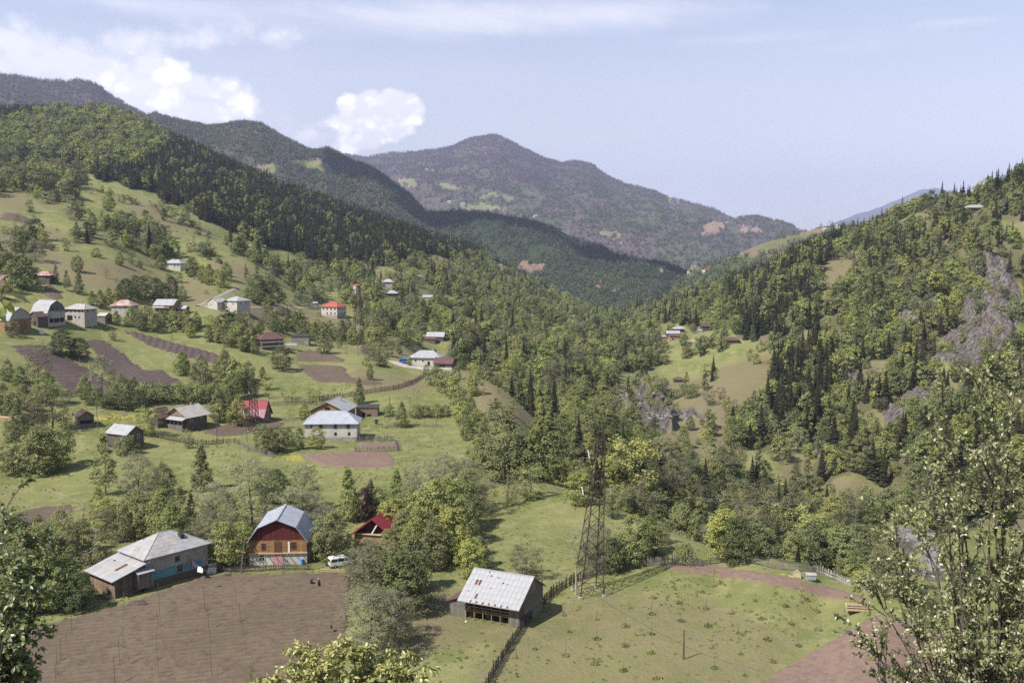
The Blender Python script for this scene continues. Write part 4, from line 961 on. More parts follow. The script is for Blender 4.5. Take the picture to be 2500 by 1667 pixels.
# ------------------------------------------------------------------ buildings
M = dict(
    tin=mat('roof_tin', (.345, .35, .36), rough=.65, spec=.25, col2=(.285, .285, .29), vscale=.6, objrand=.035),
    tin_warm=mat('roof_tin_warm', (.37, .355, .335), rough=.65, spec=.25, col2=(.31, .285, .255), vscale=.5, objrand=.10),
    tin_blue=mat('roof_tin_blue', (.34, .365, .41), rough=.6, spec=.25, vary=.15, vscale=.8, objrand=.03),
    rust=mat('roof_rust', (.30, .13, .085), rough=.8, col2=(.42, .36, .33), vscale=.35),
    rusty=mat('rust_patch', (.14, .060, .048), rough=.85, vary=.3, vscale=2),
    brown=mat('roof_brown', (.125, .070, .066), rough=.7, vary=.25, vscale=.5),
    red=mat('roof_red', (.25, .034, .050), rough=.55, vary=.15, vscale=.6),
    pink=mat('roof_faded_red', (.32, .165, .195), rough=.6, vary=.15, vscale=.6),
    tile=mat('roof_tile_red', (.38, .105, .080), rough=.75, vary=.2, vscale=.6),
    dark=mat('roof_felt', (.045, .045, .045), rough=.9),
    block=mat('wall_block', (.40, .37, .34), vary=.22, vscale=.5, bump=.3),
    white=mat('wall_lime', (.50, .47, .43), vary=.2, vscale=.5, bump=.3),
    plaster=mat('wall_plaster', (.36, .335, .31), vary=.25, vscale=.45, bump=.2),
    stone=mat('wall_stone', (.34, .31, .28), col2=(.19, .17, .155), vscale=2.2, bump=.7, bscale=3),
    wood=mat('wood_dark', (.075, .060, .050), col2=(.135, .110, .092), vscale=2.0, streak=(.4, .4, 3)),
    wood_v=mat('wood_grey', (.125, .112, .100), col2=(.215, .195, .175), vscale=2.2, streak=(3, 3, .25), objrand=.2),
    warm=mat('wood_warm', (.22, .120, .058), col2=(.34, .205, .105), vscale=2.0, streak=(.5, .5, 4), objrand=.18),
    log=mat('wood_log', (.155, .108, .072), col2=(.27, .195, .135), vscale=2.0, streak=(.6, .6, 4), objrand=.2),
    log_dark=mat('wood_log_dark', (.085, .066, .052), col2=(.16, .125, .100), vscale=2.0, streak=(.6, .6, 4), objrand=.2),
    redpaint=mat('paint_red', (.135, .030, .030), vary=.3, vscale=1.5, streak=(4, 4, .2), objrand=.12),
    teal=mat('paint_teal', (.12, .27, .34), vary=.2, vscale=1),
    pinkdoor=mat('paint_pink', (.50, .26, .29), vary=.2, vscale=1),
    frame=mat('paint_white', (.72, .70, .66), vary=.1, vscale=2),
    frame_b=mat('frame_brown', (.20, .10, .05), vary=.2, vscale=2),
    glass=mat('glass_dark', (.018, .020, .024), rough=.12, spec=.6),
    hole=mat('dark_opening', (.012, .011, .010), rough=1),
    concrete=mat('concrete', (.38, .36, .34), vary=.2, vscale=1, bump=.2),
    blue=mat('paint_blue', (.045, .13, .38), rough=.35, spec=.5), tyre=mat('tyre_rubber', (.02, .02, .02)), chrome=mat('bare_metal', (.45, .45, .46), rough=.35, metal=.8),
    carwhite=mat('car_white', (.70, .70, .69), rough=.3, spec=.5), lampred=mat('lamp_red', (.45, .03, .03), rough=.3), lampclear=mat('lamp_clear', (.75, .73, .68), rough=.2),
    steel=mat('rusty_steel', (.036, .026, .023), col2=(.065, .042, .034), vscale=1.5), insul=mat('insulator_glass', (.72, .76, .76), rough=.25, spec=.6), wire=mat('wire', (.16, .15, .15), rough=.6),
    cloth=mat('cloth_white', (.78, .77, .76)), cloth2=mat('cloth_dark', (.06, .06, .10)), cloth3=mat('cloth_brown', (.33, .19, .10)), barrel=mat('barrel_blue', (.10, .24, .50), rough=.45, spec=.4),
    fresh_wood=mat('fresh_timber', (.52, .38, .24), vary=.25, vscale=2, streak=(.5, .5, 3), objrand=.12),
)
def profile(kind, hw, h, rh):
    if kind == 'gambrel': return [(-hw, h), (-hw * .66, h + rh * .62), (0, h + rh), (hw * .66, h + rh * .62), (hw, h)]
    return [(-hw, h), (0, h + rh), (hw, h)]
def slab(mb, p, q, axis, a, b, t=.12, lift=.02):
    """a sloping sheet between the profile points p and q, running from a to b along axis"""
    p = Vector(p); q = Vector(q); n = Vector((-(q.y - p.y), q.x - p.x)).normalized()
    if n.y < 0: n = -n
    mb.prism([tuple(p + n * lift), tuple(q + n * lift), tuple(q + n * (lift + t)), tuple(p + n * (lift + t))], axis, a, b)
def roof_profile(kind, hw, h, rh, over):
    P = profile(kind, hw, h, rh)
    s0 = (P[1][1] - P[0][1]) / (P[1][0] - P[0][0])
    P[0] = (P[0][0] - over, P[0][1] - over * s0); P[-1] = (P[-1][0] + over, P[-1][1] - over * s0)
    return P
class Face:
    """places openings on a wall: f front (-y), b back, l left (-x), r right"""
    def __init__(s, w, d): s.w, s.d = w, d
    def map(s, face, x, out):
        w, d = s.w / 2, s.d / 2
        return {'f': (x, -d - out), 'b': (-x, d + out), 'l': (-w - out, -x), 'r': (w + out, x)}[face]
    def box(s, mb, face, x0, x1, z0, z1, o0, o1):
        ax, ay = s.map(face, x0, o0); bx, by = s.map(face, x1, o1)
        return mb.box(min(ax, bx), max(ax, bx), min(ay, by), max(ay, by), z0, z1)
def window(root, F_, face, x, z, w, h, fm, simple=False, pane=None):
    t = min(.10, w * .12)
    mb = MB()
    for x0, x1, z0, z1 in ((x - w / 2, x + w / 2, z, z + t), (x - w / 2, x + w / 2, z + h - t, z + h), (x - w / 2, x - w / 2 + t, z + t, z + h - t), (x + w / 2 - t, x + w / 2, z + t, z + h - t)):
        F_.box(mb, face, x0, x1, z0, z1, .012, .07)
    if not simple: F_.box(mb, face, x - t / 3, x + t / 3, z + t, z + h - t, .014, .055); F_.box(mb, face, x - w / 2 + t, x - t / 3, z + h * .62, z + h * .62 + t * .6, .014, .05); F_.box(mb, face, x + t / 3, x + w / 2 - t, z + h * .62, z + h * .62 + t * .6, .014, .05)
    o = mb.build('window', fm, root)
    F_.box(MB(), face, 0, 1, 0, 1, 0, 1)
    F_.box(pm := MB(), face, x - w / 2 + t, x + w / 2 - t, z + t, z + h - t, .006, .022).build('pane', pane or M['glass'], o)
    return o
def opening(root, F_, face, x, z, w, h, name='doorway', m=None, out=.03):
    return F_.box(MB(), face, x - w / 2, x + w / 2, z, z + h, .005, out).build(name, m or M['hole'], root)
def house(name, label, cat, u, v, rz, w, d, h, rk='hip', rh=2.4, over=.5, wall='block', roof='tin', axis='x', base=0, basem='stone', wins=(), doors=(), fm='frame', chim=None, group=None, simple=True, gablem=None, px=None, ridge=.25, sink=1.6):
    """(u, v): pixel at the foot of the middle of the front wall; sizes in metres, or px=(width, wall height) in pixels"""
    x, y, z = spot(u, v); m_ = (y * CP - (z - CZ) * SP) / F
    if px: w = px[0] * m_ / max(.5, abs(math.cos(math.radians(rz)))); h = px[1] * m_
    r = math.radians(rz); cx, cy = x - math.sin(r) * d / 2, y + math.cos(r) * d / 2
    root = thing(name, label, cat, (cx, cy, z), r, group)
    F_ = Face(w, d); hw, hd = w / 2, d / 2
    if base:
        MB().box(-hw - .03, hw + .03, -hd - .03, hd + .03, -sink, base).build('plinth', M[basem], root)
    z0 = base if base else -sink
    if rk == 'hip':
        MB().box(-hw, hw, -hd, hd, z0, h).build('wall', M[wall], root)
        e = over; rl = max(.1, hw - hd + ridge * hd)
        t = .10
        vs = [(-hw - e, -hd - e, h - t), (hw + e, -hd - e, h - t), (hw + e, hd + e, h - t), (-hw - e, hd + e, h - t), (-hw - e, -hd - e, h), (hw + e, -hd - e, h), (hw + e, hd + e, h), (-hw - e, hd + e, h), (-rl, 0, h + rh), (rl, 0, h + rh)]
        ro = MB().add(vs, [(3, 2, 1, 0), (0, 1, 5, 4), (1, 2, 6, 5), (2, 3, 7, 6), (3, 0, 4, 7), (4, 5, 9, 8), (5, 6, 9), (6, 7, 8, 9), (7, 4, 8)]).build('roof', M[roof], root)
        rc = MB().bar((-rl, 0, h + rh + .03), (rl, 0, h + rh + .03), .22, .10)
        for sx in (-1, 1):
            for sy in (-1, 1): rc.bar((sx * (hw + e), sy * (hd + e), h + .03), (sx * rl, 0, h + rh + .03), .18, .08)
        rc.build('ridge_cap', M[roof], ro)
    elif rk == 'shed':
        MB().prism([(-hd, z0), (hd, z0), (hd, h + rh), (-hd, h)], 'x', -hw, hw).build('wall', M[wall], root)
        mb = MB(); s = rh / d; slab(mb, (-hd - over, h - over * s), (hd + over, h + rh + over * s), 'x', -hw - over, hw + over); ro = mb.build('roof', M[roof], root)
    else:
        ax = axis
        half, run = (hd, hw) if ax == 'x' else (hw, hd)
        P = profile(rk, half, h, rh)
        if gablem:
            if ax == 'x': MB().box(-hw, hw, -hd, hd, z0, h).build('wall', M[wall], root)
            else: MB().box(-hw, hw, -hd, hd, z0, h).build('wall', M[wall], root)
            MB().prism(P, ax, -run + .01, run - .01).build('gable', M[gablem], root)
        else:
            MB().prism([(-half, z0), (half, z0)] + P[::-1], ax, -run, run).build('wall', M[wall], root)
        R = roof_profile(rk, half, h, rh, over); mb = MB()
        for a, b in zip(R[:-1], R[1:]): slab(mb, a, b, ax, -run - over, run + over)
        mb.build('roof', M[roof], root).name
        ro = root.children[-1] if False else [c for c in bpy.data.objects if c.parent == root and c.name.startswith('roof')][-1] if False else None
        top = h + rh
        rc = MB(); 
        (rc.box(-run - over, run + over, -.14, .14, top + .10, top + .20) if ax == 'x' else rc.box(-.14, .14, -run - over, run + over, top + .10, top + .20)); rc.build('ridge_cap', M[roof], root)
    for wn in wins: window(root, F_, wn[0], wn[1] * (hw if wn[0] in 'fb' else hd), wn[2], wn[3], wn[4], M[fm], simple)
    for dn in doors: opening(root, F_, dn[0], dn[1] * (hw if dn[0] in 'fb' else hd), dn[2], dn[3], dn[4], dn[5] if len(dn) > 5 else 'doorway', M[dn[6]] if len(dn) > 6 else None)
    if chim:
        MB().box(chim[0] - .25, chim[0] + .25, chim[1] - .25, chim[1] + .25, h + .2, h + rh + .9).build('chimney', M['stone'], root)
    root['foot'] = h
    return root, F_

# the row of houses on the upper slope
house('barn', 'tall grey barn with rounded tin roof and open stalls under its plank gable', 'barn', 98, 788, -30, 10.8, 8.4, 4.9, 'gambrel', 4.6, .4, 'block', 'tin', wins=(('r', -.45, 5.6, .8, 1.1), ('r', .1, 5.6, .8, 1.1)), doors=(('r', -.6, .1, 2.0, 1.9), ('r', .0, .1, 2.4, 1.9), ('r', .6, .1, 2.0, 1.9)), gablem='wood_v', fm='wood')
house('barn', 'rounded tin-roofed barn cut by the edge, wooden balcony in front, big shaded grey gable', 'barn', 6, 806, -30, 10, 9.5, 4.6, 'gambrel', 4.5, .4, 'warm', 'tin_blue', wins=(('f', .5, 2.8, 1, 1.2),), doors=(('f', .5, .1, 1.6, 2),), gablem='block', fm='frame')
house('shed', 'small brown plank shed with rusty brown gable roof between two tall barns', 'shed', 82, 795, -25, 5.4, 6, 3.9, 'gable', 1.8, .4, 'wood', 'brown', axis='y', wins=(('f', -.2, 2.2, .6, .7),), doors=(('f', .3, .1, 1, 1.8),))
house('house', 'two-storey block house with low tin hip roof right of the tall grey barn', 'house', 183, 789, -20, 11, 7.6, 6.3, 'hip', 2.2, .8, 'block', 'tin_warm', wins=[('f', x, 4.9, .7, 1.0) for x in (-.75, -.35, .05, .45, .8)] + [('r', x, 4.9, .7, 1.0) for x in (-.5, .4)] + [('f', x, 2.2, .7, 1.0) for x in (.05, .45)], doors=(('f', -.5, 1.2, 3, 2.2, 'porch'),), chim=(1, 0), fm='wood')
house('shed', 'little grey-roofed plank shed tucked behind the block hip-roofed house', 'shed', 247, 787, -20, 4.6, 4.5, 3, 'gable', 1.2, .3, 'wood_v', 'tin_warm', doors=(('r', 0, .1, 1, 1.8),))
house('house', 'block house whose pale tin roof is patched with rust sheets', 'house', 296, 773, -5, 9.5, 8, 5.2, 'hip', 2.6, .7, 'block', 'rust', wins=[('f', x, 3.4, .9, 1.1) for x in (-.6, -.1, .4)], doors=(('f', .7, .1, 1, 2),))
house('house', 'wooden chalet with two stacked tin roofs above the orchard', 'house', 400, 764, -12, 10, 7, 4.2, 'gable', 2.4, .7, 'warm', 'tin', wins=[('f', x, 2.2, .9, 1.1) for x in (-.5, .5)], doors=(('r', 0, .1, 1.4, 2.2),))
house('shed', 'small timber shed with blue-grey roof beside the wooden chalet', 'shed', 441, 766, -12, 5, 4.2, 2.7, 'gable', 1.2, .4, 'warm', 'tin_blue', doors=(('f', .2, .1, 1, 1.8),))
house('house', 'small pale block house with white gable roof next to the square hip house', 'house', 519, 754, -30, 7, 6.5, 3.6, 'gable', 1.8, .4, 'white', 'tin', axis='y', wins=(('f', -.3, 1.6, .8, 1),))
house('house', 'square pale block house with white hip roof above the orchard trees', 'house', 563, 760, -32, 9.5, 9, 5.4, 'hip', 2.0, .6, 'white', 'tin', wins=(('r', -.4, 3.4, .9, 1.1), ('r', .4, 3.4, .9, 1.1), ('f', .4, 3.4, .9, 1.1)))
house('house', 'hill house with rust-streaked roof half hidden in dark trees', 'house', 100, 690, -8, 9, 7, 3.6, 'hip', 1.9, .8, 'wood', 'rust', wins=(('f', .3, 1.6, 1, 1.1),))
house('house', 'white hillside house with pale tin hip roof among trees of the upper meadow', 'house', 421, 659, -10, 11, 8, 4.2, 'hip', 2.4, .7, 'white', 'tin', wins=(('f', .3, 2, 1, 1.2), ('f', .7, 2, 1, 1.2)))
house('shed', 'low open shed with long pale roof on the meadow edge below the forest', 'shed', 606, 607, 5, 8, 5, 2.4, 'shed', .8, .4, 'wood', 'tin_warm', doors=(('f', .2, .1, 4, 1.8),))
house('hut', 'tiny hut with white pointed roof beside the low open shed', 'hut', 642, 607, 0, 4.5, 4, 2.4, 'hip', 1.6, .4, 'wood_v', 'tin')
house('house', 'two-storey white block house with bright red hip roof on the bare hillside', 'house', 804, 775, -24, 11.5, 10, 6.6, 'hip', 2.9, .6, 'white', 'tile', base=1.6, wins=[('f', x, z, .9, 1.3) for x in (-.72, -.25, .25, .72) for z in (1.9, 4.6)][1:] + [('r', x, z, .8, 1.2) for x in (-.7, -.25, .25, .7) for z in (1.9, 4.6)], fm='wood', chim=(-.4, .8))
house('hut', 'small white hut beside the trees behind the red hip-roofed house', 'hut', 768, 749, 0, 3.4, 3, 2.2, 'gable', .8, .3, 'white', 'tin')
house('house', 'brown wooden house with brown hip roof and pale balcony rails', 'house', 667, 856, 30, 10, 8.5, 5.4, 'hip', 2.8, .7, 'wood', 'brown', base=.8, wins=[('f', x, z, .9, 1.1) for x in (-.5, .1, .6) for z in (1.2, 3.6)], doors=())
house('barn', 'grey plank barn with flat dark roof behind the brown wooden house', 'barn', 733, 841, 4, 8.6, 6, 4.0, 'shed', .7, .3, 'wood_v', 'dark', doors=(('f', .7, .2, 1.6, 1.6, 'hatch', 'plaster'),))
house('house', 'long white house with pale hip roof beside the yard with the blue van', 'house', 1036, 893, -8, 14, 10, 3.9, 'hip', 2.9, .8, 'white', 'tin', wins=[('f', x, 1.8, 1, 1.2) for x in (-.6, -.1)], doors=(('f', .3, .1, 1.1, 2.1),), chim=(3, 1))
house('barn', 'brown-roofed block barn joined to the long white house', 'barn', 1081, 902, -14, 8.4, 6.5, 2.9, 'gable', 2.1, .5, 'wood', 'brown', base=1.0, basem='white', doors=(('f', -.2, 1.1, 4, .9),))
house('house', 'distant grey house with white hip roof and small top turret near the valley road', 'house', 947, 702, 5, 8, 7, 4.6, 'hip', 2.4, .8, 'block', 'tin', wins=(('f', 0, 2.4, 1, 1.2),), chim=(0, 0))
house('house', 'distant brown-walled house with wide pale roof below the turreted one', 'house', 955, 725, 0, 8.5, 7, 2.8, 'hip', 2.2, 1.0, 'wood', 'tin')
house('tower_house', 'narrow tall white house with red roof standing in the distant trees', 'house', 868, 719, -20, 3.8, 4, 6.6, 'shed', .8, .2, 'white', 'tile', wins=(('f', 0, 4, .8, 1),))
house('house', 'distant low house with white gable roof in the wooded slope', 'house', 1044, 733, 5, 7.5, 6, 2.6, 'gable', 1.7, .5, 'white', 'tin')
house('house', 'low house with white sheet roof above the long white house', 'house', 1062, 832, -6, 10.5, 7, 2.6, 'gable', 2.4, .4, 'wood', 'tin')
house('shed', 'brown-roofed shed leaning against the low white-roofed house', 'shed', 1047, 836, -6, 8, 4, 2.0, 'shed', 1.0, .3, 'wood', 'brown')
# the glade across the gorge
house('house', 'highest grey hip-roofed house of the glade cluster across the gorge', 'house', 1660, 813, 8, 8, 7, 3.4, 'hip', 2.2, .8, 'wood', 'tin', wins=(('f', 0, 1.6, 1, 1),))
house('house', 'wooden house with pale gable roof in the middle of the glade cluster', 'house', 1644, 822, 5, 10.5, 6, 2.8, 'gable', 1.8, .5, 'wood', 'tin')
house('house', 'wooden house with brown-red roof and stone ground floor in the glade cluster', 'house', 1648, 830, 5, 8, 6, 3.2, 'gable', 1.5, .5, 'warm', 'brown', base=1.4, doors=(('f', -.4, .1, 1.4, 1.2),))
house('shed', 'lowest pale flat-roofed shed of the glade cluster', 'shed', 1621, 830, 5, 6.4, 5, 2.6, 'shed', .7, .4, 'warm', 'tin')
house('house', 'brown two-tiered hip-roofed house at the top of the small green glade', 'house', 1726, 808, 10, 7, 6.5, 4, 'hip', 2.0, .8, 'wood', 'brown', wins=(('f', -.3, 2, .9, 1),))
house('shed', 'little white lean-to beside the brown hip-roofed house in the glade', 'shed', 1709, 812, 10, 4, 3, 1.6, 'shed', .6, .3, 'white', 'tin_blue')
house('house', 'brown hip-roofed house half sunk in trees below the green glade', 'house', 1786, 840, -6, 10.5, 8, 2.8, 'hip', 2.0, .9, 'wood', 'brown')
house('cabin', 'lone red-brown roofed cabin above the rock outcrop', 'cabin', 1658, 934, 0, 6.4, 5, 2.0, 'hip', 1.6, .6, 'wood', 'brown')
house('house', 'lone house with pale hip roof high under the skyline firs', 'house', 2386, 515, 0, 14, 9, 2.6, 'hip', 2.4, 1.2, 'wood', 'tin', wins=[('f', x, 1, 1.2, 1.1) for x in (-.5, 0, .5)])
# the lower village
house('house', 'long white block house with tin hip roof, dark square windows and cracked stone plinth', 'house', 808, 1076, 2, 16.8, 9.5, 5.7, 'hip', 3.4, .8, 'white', 'tin_blue', base=1.25, wins=[('f', x, 4.0, 1.05, 1.45) for x in (-.38, .18, .67)] + [('f', x, 1.75, .85, 1.1) for x in (.18, .70)] + [('f', -.74, 4.5, .6, .6)], fm='wood', ridge=.15)
house('house', 'wooden chalet with broad tin gable roof just behind the white block house', 'house', 800, 1032, -8, 12.4, 12.5, 4.4, 'gable', 3.0, .8, 'warm', 'tin', axis='y', wins=[('f', x, 2.2, 1, 1.2) for x in (-.5, .3)], doors=(('f', 0, 4.6, 2.0, 1.0, 'loft_opening'),), chim=(2, 3))
house('shed', 'brown board shed with flat felt roof joined to the chalet behind the white house', 'shed', 896, 1017, 0, 7.8, 5, 3.2, 'shed', .45, .25, 'log', 'dark', doors=(('f', -.3, .1, 1.2, 1.5), ('f', .2, .1, 1.6, .9)))
house('house', 'dark timber house with grey gable roof, plank porch and white side windows', 'house', 432, 1046, -30, 9.6, 8.6, 4.4, 'gable', 2.7, .9, 'wood', 'tin_warm', axis='y', wins=(('r', -.55, 2.6, .9, 1.3), ('r', .4, 3.0, .9, 1.3)), doors=(('f', 0, .9, 1.1, 1.8, 'door', 'warm'),), gablem='log', chim=(0, 2))
house('barn', 'small dark plank barn with pale gable roof standing alone on the meadow', 'barn', 286, 1096, -27, 8.2, 6.6, 4.8, 'gable', 2.0, .5, 'wood', 'tin', wins=(('r', -.3, 3.0, .7, 1.0), ('r', .35, 2.9, .9, 1.3), ('f', .5, 2.8, .8, 1)), doors=(('r', -.1, .2, 1.2, 1.9),))
house('house', 'house with steep roof, red upper half and faded pink lower half, behind a lattice pylon', 'house', 606, 1032, -5, 10.6, 8.5, 2.4, 'gable', 4.6, .6, 'log', 'red', wins=(('f', -.35, .9, 1.4, 1.2),), doors=(('f', .3, .1, 2.4, 2.0, 'panel', 'redpaint'), ('f', -.05, .1, .9, 1.9, 'door', 'warm')))
house('shed', 'small board shed with brown gable roof and dark open front', 'shed', 212, 1045, 35, 4.6, 5.5, 3.9, 'gable', 1.5, .5, 'wood_v', 'brown', axis='y', doors=(('f', 0, 1.4, 3.8, 1.2),))
house('cabin', 'dark cabin with steep brown roof hidden by a yellow-green tree', 'cabin', 374, 1041, -35, 5.2, 5, 3.2, 'gable', 2.6, .4, 'wood', 'brown', axis='y')

# porch roofs and balconies that belong to those houses
def root_of(label_start): return next(o for o in bpy.data.objects if o.get('label', '').startswith(label_start))
t = root_of('dark timber house'); mb = MB(); slab(mb, (-4.3 - 2.2, 3.2), (-4.3, 3.9), 'x', -5, 5); mb.build('porch_roof', M['tin'], t)
for i in range(6): MB().box(-4.7 + i * 1.85, -4.55 + i * 1.85, -6.2, -6.05, -.8, 3.2).build('post', M['wood_v'], t)
for i in range(24): MB().box(-4.7 + i * .39, -4.36 + i * .39, -6.16 - .01 * (i % 2), -6.10, -.8, 1.6 + .1 * (i % 3)).build('plank', M['wood_v'], t)
t = root_of('brown wooden house')
for z in (1.6, 3.6):
    mb = MB().box(-5.6, 5.6, -5.3, -4.26, z - .15, z); mb.build('balcony_floor', M['wood'], t)
    mb = MB().box(-5.6, 5.6, -5.32, -5.26, z + .25, z + 1.0); mb.build('balcony_rail', M['plaster'], t)
t = root_of('house with steep roof'); mb = MB(); P_ = roof_profile('gable', 4.25, 2.4, 4.6, .6)
a, b = Vector(P_[0]), Vector(P_[1]); c_ = a.lerp(b, .50); slab(mb, tuple(a), tuple(c_), 'x', -5.9, 5.9, .06, .15); mb.build('lower_roof', M['pink'], t)
t = root_of('long white block house')
MB().bar((4.2, -4.80, 1.2), (3.0, -4.80, .1), .05, .05).build('crack', M['hole'], t)
t = root_of('wooden chalet with two'); mb = MB(); slab(mb, (-5.6, 2.6), (-3.4, 3.4), 'x', -5.4, 4.2); mb.build('porch_roof', M['tin'], t); mb = MB(); slab(mb, (-5.4, 2.85), (-4.0, 3.36), 'x', 1.2, 4.2, .05, .10); mb.build('rust_sheet', M['rusty'], t)
t = root_of('rounded tin-roofed barn'); MB().box(1, 5.4, -7.0, -5.3, 2.2, 2.4).build('balcony_floor', M['log'], t); MB().box(1, 5.4, -7.0, -6.9, 2.7, 3.3).build('balcony_rail', M['warm'], t)

# ------------------------------------------------------------------ the three near buildings, piece by piece
def sheets(parent, o, eu, ev, nu, nv, m, name='roof_sheet', t=.035, gap=.03, jit=.02, seed=0, skip=()):
    """rows of roofing sheets over a sloping rectangle: corner o, edge vectors eu (along) and ev (up the slope); each its own piece"""
    rng = random.Random(seed); o, eu, ev = Vector(o), Vector(eu), Vector(ev); n = eu.cross(ev).normalized()
    lu, lv = eu.length / nu, ev.length / nv; du, dv = eu.normalized(), ev.normalized()
    shared = [MB().add([(0, 0, 0), (lu - gap, 0, 0), (lu - gap, lv + .06, 0), (0, lv + .06, 0), (0, 0, t), (lu - gap, 0, t), (lu - gap, lv + .06, t * .6), (0, lv + .06, t * .6)],
                       [(3, 2, 1, 0), (4, 5, 6, 7), (0, 1, 5, 4), (1, 2, 6, 5), (2, 3, 7, 6), (3, 0, 4, 7)]).mesh(name, mm) for mm in (m if isinstance(m, (list, tuple)) else [m])]
    R = Matrix((du, dv, n)).transposed().to_4x4()
    for i in range(nu):
        for j in range(nv):
            if (i, j) in skip: continue
            p = o + du * (lu * i + (0 if j % 2 else 0)) + dv * (lv * j) + n * (.02 + rng.uniform(0, jit) + (.012 if (i + j) % 2 else 0))
            q = bpy.data.objects.new(name, shared[min(len(shared) - 1, int(rng.random() ** 3 * len(shared)))]); COL.objects.link(q); q.parent = parent
            q.matrix_local = Matrix.Translation(p) @ R @ Matrix.Rotation(rng.uniform(-.006, .006), 4, 'X')
def boards(parent, face, n, pos, horizontal, m, name='plank', seed=0, t=.05, gap=.025):
    """planks on a wall given by corner, along vector and up vector"""
    rng = random.Random(seed); o, a, u = (Vector(q) for q in pos); nn = a.cross(u).normalized()
    L, W = (a, u) if horizontal else (u, a)
    l, wd = L.length, W.length / n; dl, dw = L.normalized(), W.normalized()
    k = nn if horizontal else nn
    me = MB().box(0, l, 0, wd - gap, 0, t).mesh(name, m)
    R = Matrix((dl, dw, dl.cross(dw))).transposed().to_4x4()
    sgn = 1 if dl.cross(dw).dot(nn) > 0 else -1
    for i in range(n):
        p = o + dw * (wd * i) + nn * (rng.uniform(0, .03) if sgn > 0 else t + rng.uniform(0, .03))
        q = bpy.data.objects.new(name, me); COL.objects.link(q); q.parent = parent
        q.matrix_local = Matrix.Translation(p) @ R
# --- 1: the house at the field's corner
x, y, z = spot(281, 1461); RZ = math.radians(50)
H1 = thing('farmhouse', 'farmhouse with patched tin roofs, wooden log annexe and teal-painted wall at the field corner', 'house', (x, y, z), RZ)
AL, ML, DP = 6.0, 12.8, 8.2                                        # annexe length, main length, depth
MB().box(AL, AL + ML, .0, DP, -1.5, 1.5).build('plinth', M['log_dark'], H1)
MB().box(AL, AL + ML, 0.02, DP, 1.5, 5.7).build('wall', M['plaster'], H1)
MB().box(AL + .6, AL + ML - 1.2, -.035, .02, 1.4, 3.0).build('painted_band', M['teal'], H1)
for sx_ in (AL + 1.8,):
    FF = Face(0, 0)
def win_at(root, x0, x1, y_, z0, z1, fm, out=-1, pane='glass', bars=1):
    mb = MB(); t = .09
    for a, b, c, d in ((x0, x1, z0, z0 + t), (x0, x1, z1 - t, z1), (x0, x0 + t, z0 + t, z1 - t), (x1 - t, x1, z0 + t, z1 - t)): mb.box(a, b, y_ - .09, y_ - .01, c, d)
    for i in range(bars): q = x0 + (x1 - x0) * (i + 1) / (bars + 1); mb.box(q - .03, q + .03, y_ - .07, y_ - .012, z0 + t, z1 - t)
    if bars: mb.box(x0 + t, x1 - t, y_ - .066, y_ - .014, z0 + (z1 - z0) * .62, z0 + (z1 - z0) * .62 + .05)
    o = mb.build('window', M[fm], root)
    MB().box(x0 + t, x1 - t, y_ - .03, y_ - .004, z0 + t, z1 - t).build('pane', M[pane], o); return o
win_at(H1, AL + 6.2, AL + 7.4, -.035, 1.6, 2.9, 'warm'); win_at(H1, AL + 5.9, AL + 6.8, .02, 3.7, 4.7, 'wood', bars=0); win_at(H1, AL + .4, AL + .8, .02, 3.7, 4.1, 'wood', bars=0)
MB().box(AL - .05, AL + 1.0, -.05, .0, 1.5, 5.5).build('corner_board', M['plaster'], H1)
# main hip roof: a solid body with sheets laid over it
e = .7; zt, rh = 5.7, 2.9
hx0, hx1, hy0, hy1 = AL - e, AL + ML + e, -e, DP + e; cyy = DP / 2; r0, r1 = AL + 5.1, AL + ML - 5.3
vs = [(hx0, hy0, zt - .1), (hx1, hy0, zt - .1), (hx1, hy1, zt - .1), (hx0, hy1, zt - .1), (hx0, hy0, zt), (hx1, hy0, zt), (hx1, hy1, zt), (hx0, hy1, zt), (r0, cyy, zt + rh), (r1, cyy, zt + rh)]
RF = MB().add(vs, [(3, 2, 1, 0), (0, 1, 5, 4), (1, 2, 6, 5), (2, 3, 7, 6), (3, 0, 4, 7), (4, 5, 9, 8), (5, 6, 9), (6, 7, 8, 9), (7, 4, 8)]).build('roof', M['tin'], H1)
def hip_sheets(parent, A, B, T1, T0, rows, w, m, seed):
    """sheets over a roof slope: eave A-B, top edge T0-T1 (T0 above A)"""
    A, B, T0, T1 = Vector(A), Vector(B), Vector(T0), Vector(T1); rng = random.Random(seed)
    n = (B - A).cross(T0 - A).normalized()
    cache = {}
    for j in range(rows):
        f0, f1 = j / rows, (j + 1) / rows
        L0, R0, L1, R1 = A.lerp(T0, f0), B.lerp(T1, f0), A.lerp(T0, f1), B.lerp(T1, f1)
        k = max(1, int(round((R0 - L0).length / w)))
        for i in range(k):
            a, b = L0.lerp(R0, i / k), L0.lerp(R0, (i + 1) / k); d = (L1 - L0).lerp(R1 - R0, (i + .5) / k)
            c, dd = L1.lerp(R1, i / k), L1.lerp(R1, (i + 1) / k)
            lift = n * (.03 + .014 * ((i + j) % 2) + rng.uniform(0, .012)); s = (b - a) * .012
            low = [a + lift + s, b + lift - s, dd + lift * .6 - s, c + lift * .6 + s]; up = [p + n * .03 for p in low]
            MB().add([tuple(p) for p in low + up], [(3, 2, 1, 0), (4, 5, 6, 7), (0, 1, 5, 4), (1, 2, 6, 5), (2, 3, 7, 6), (3, 0, 4, 7)]).build('roof_sheet', m[int(rng.random() ** 2.2 * len(m))], parent)
SH = [M['tin'], M['tin_warm'], mat('tin_stained', (.35, .295, .25), rough=.7, col2=(.41, .385, .36), vscale=1.2), M['tin']]
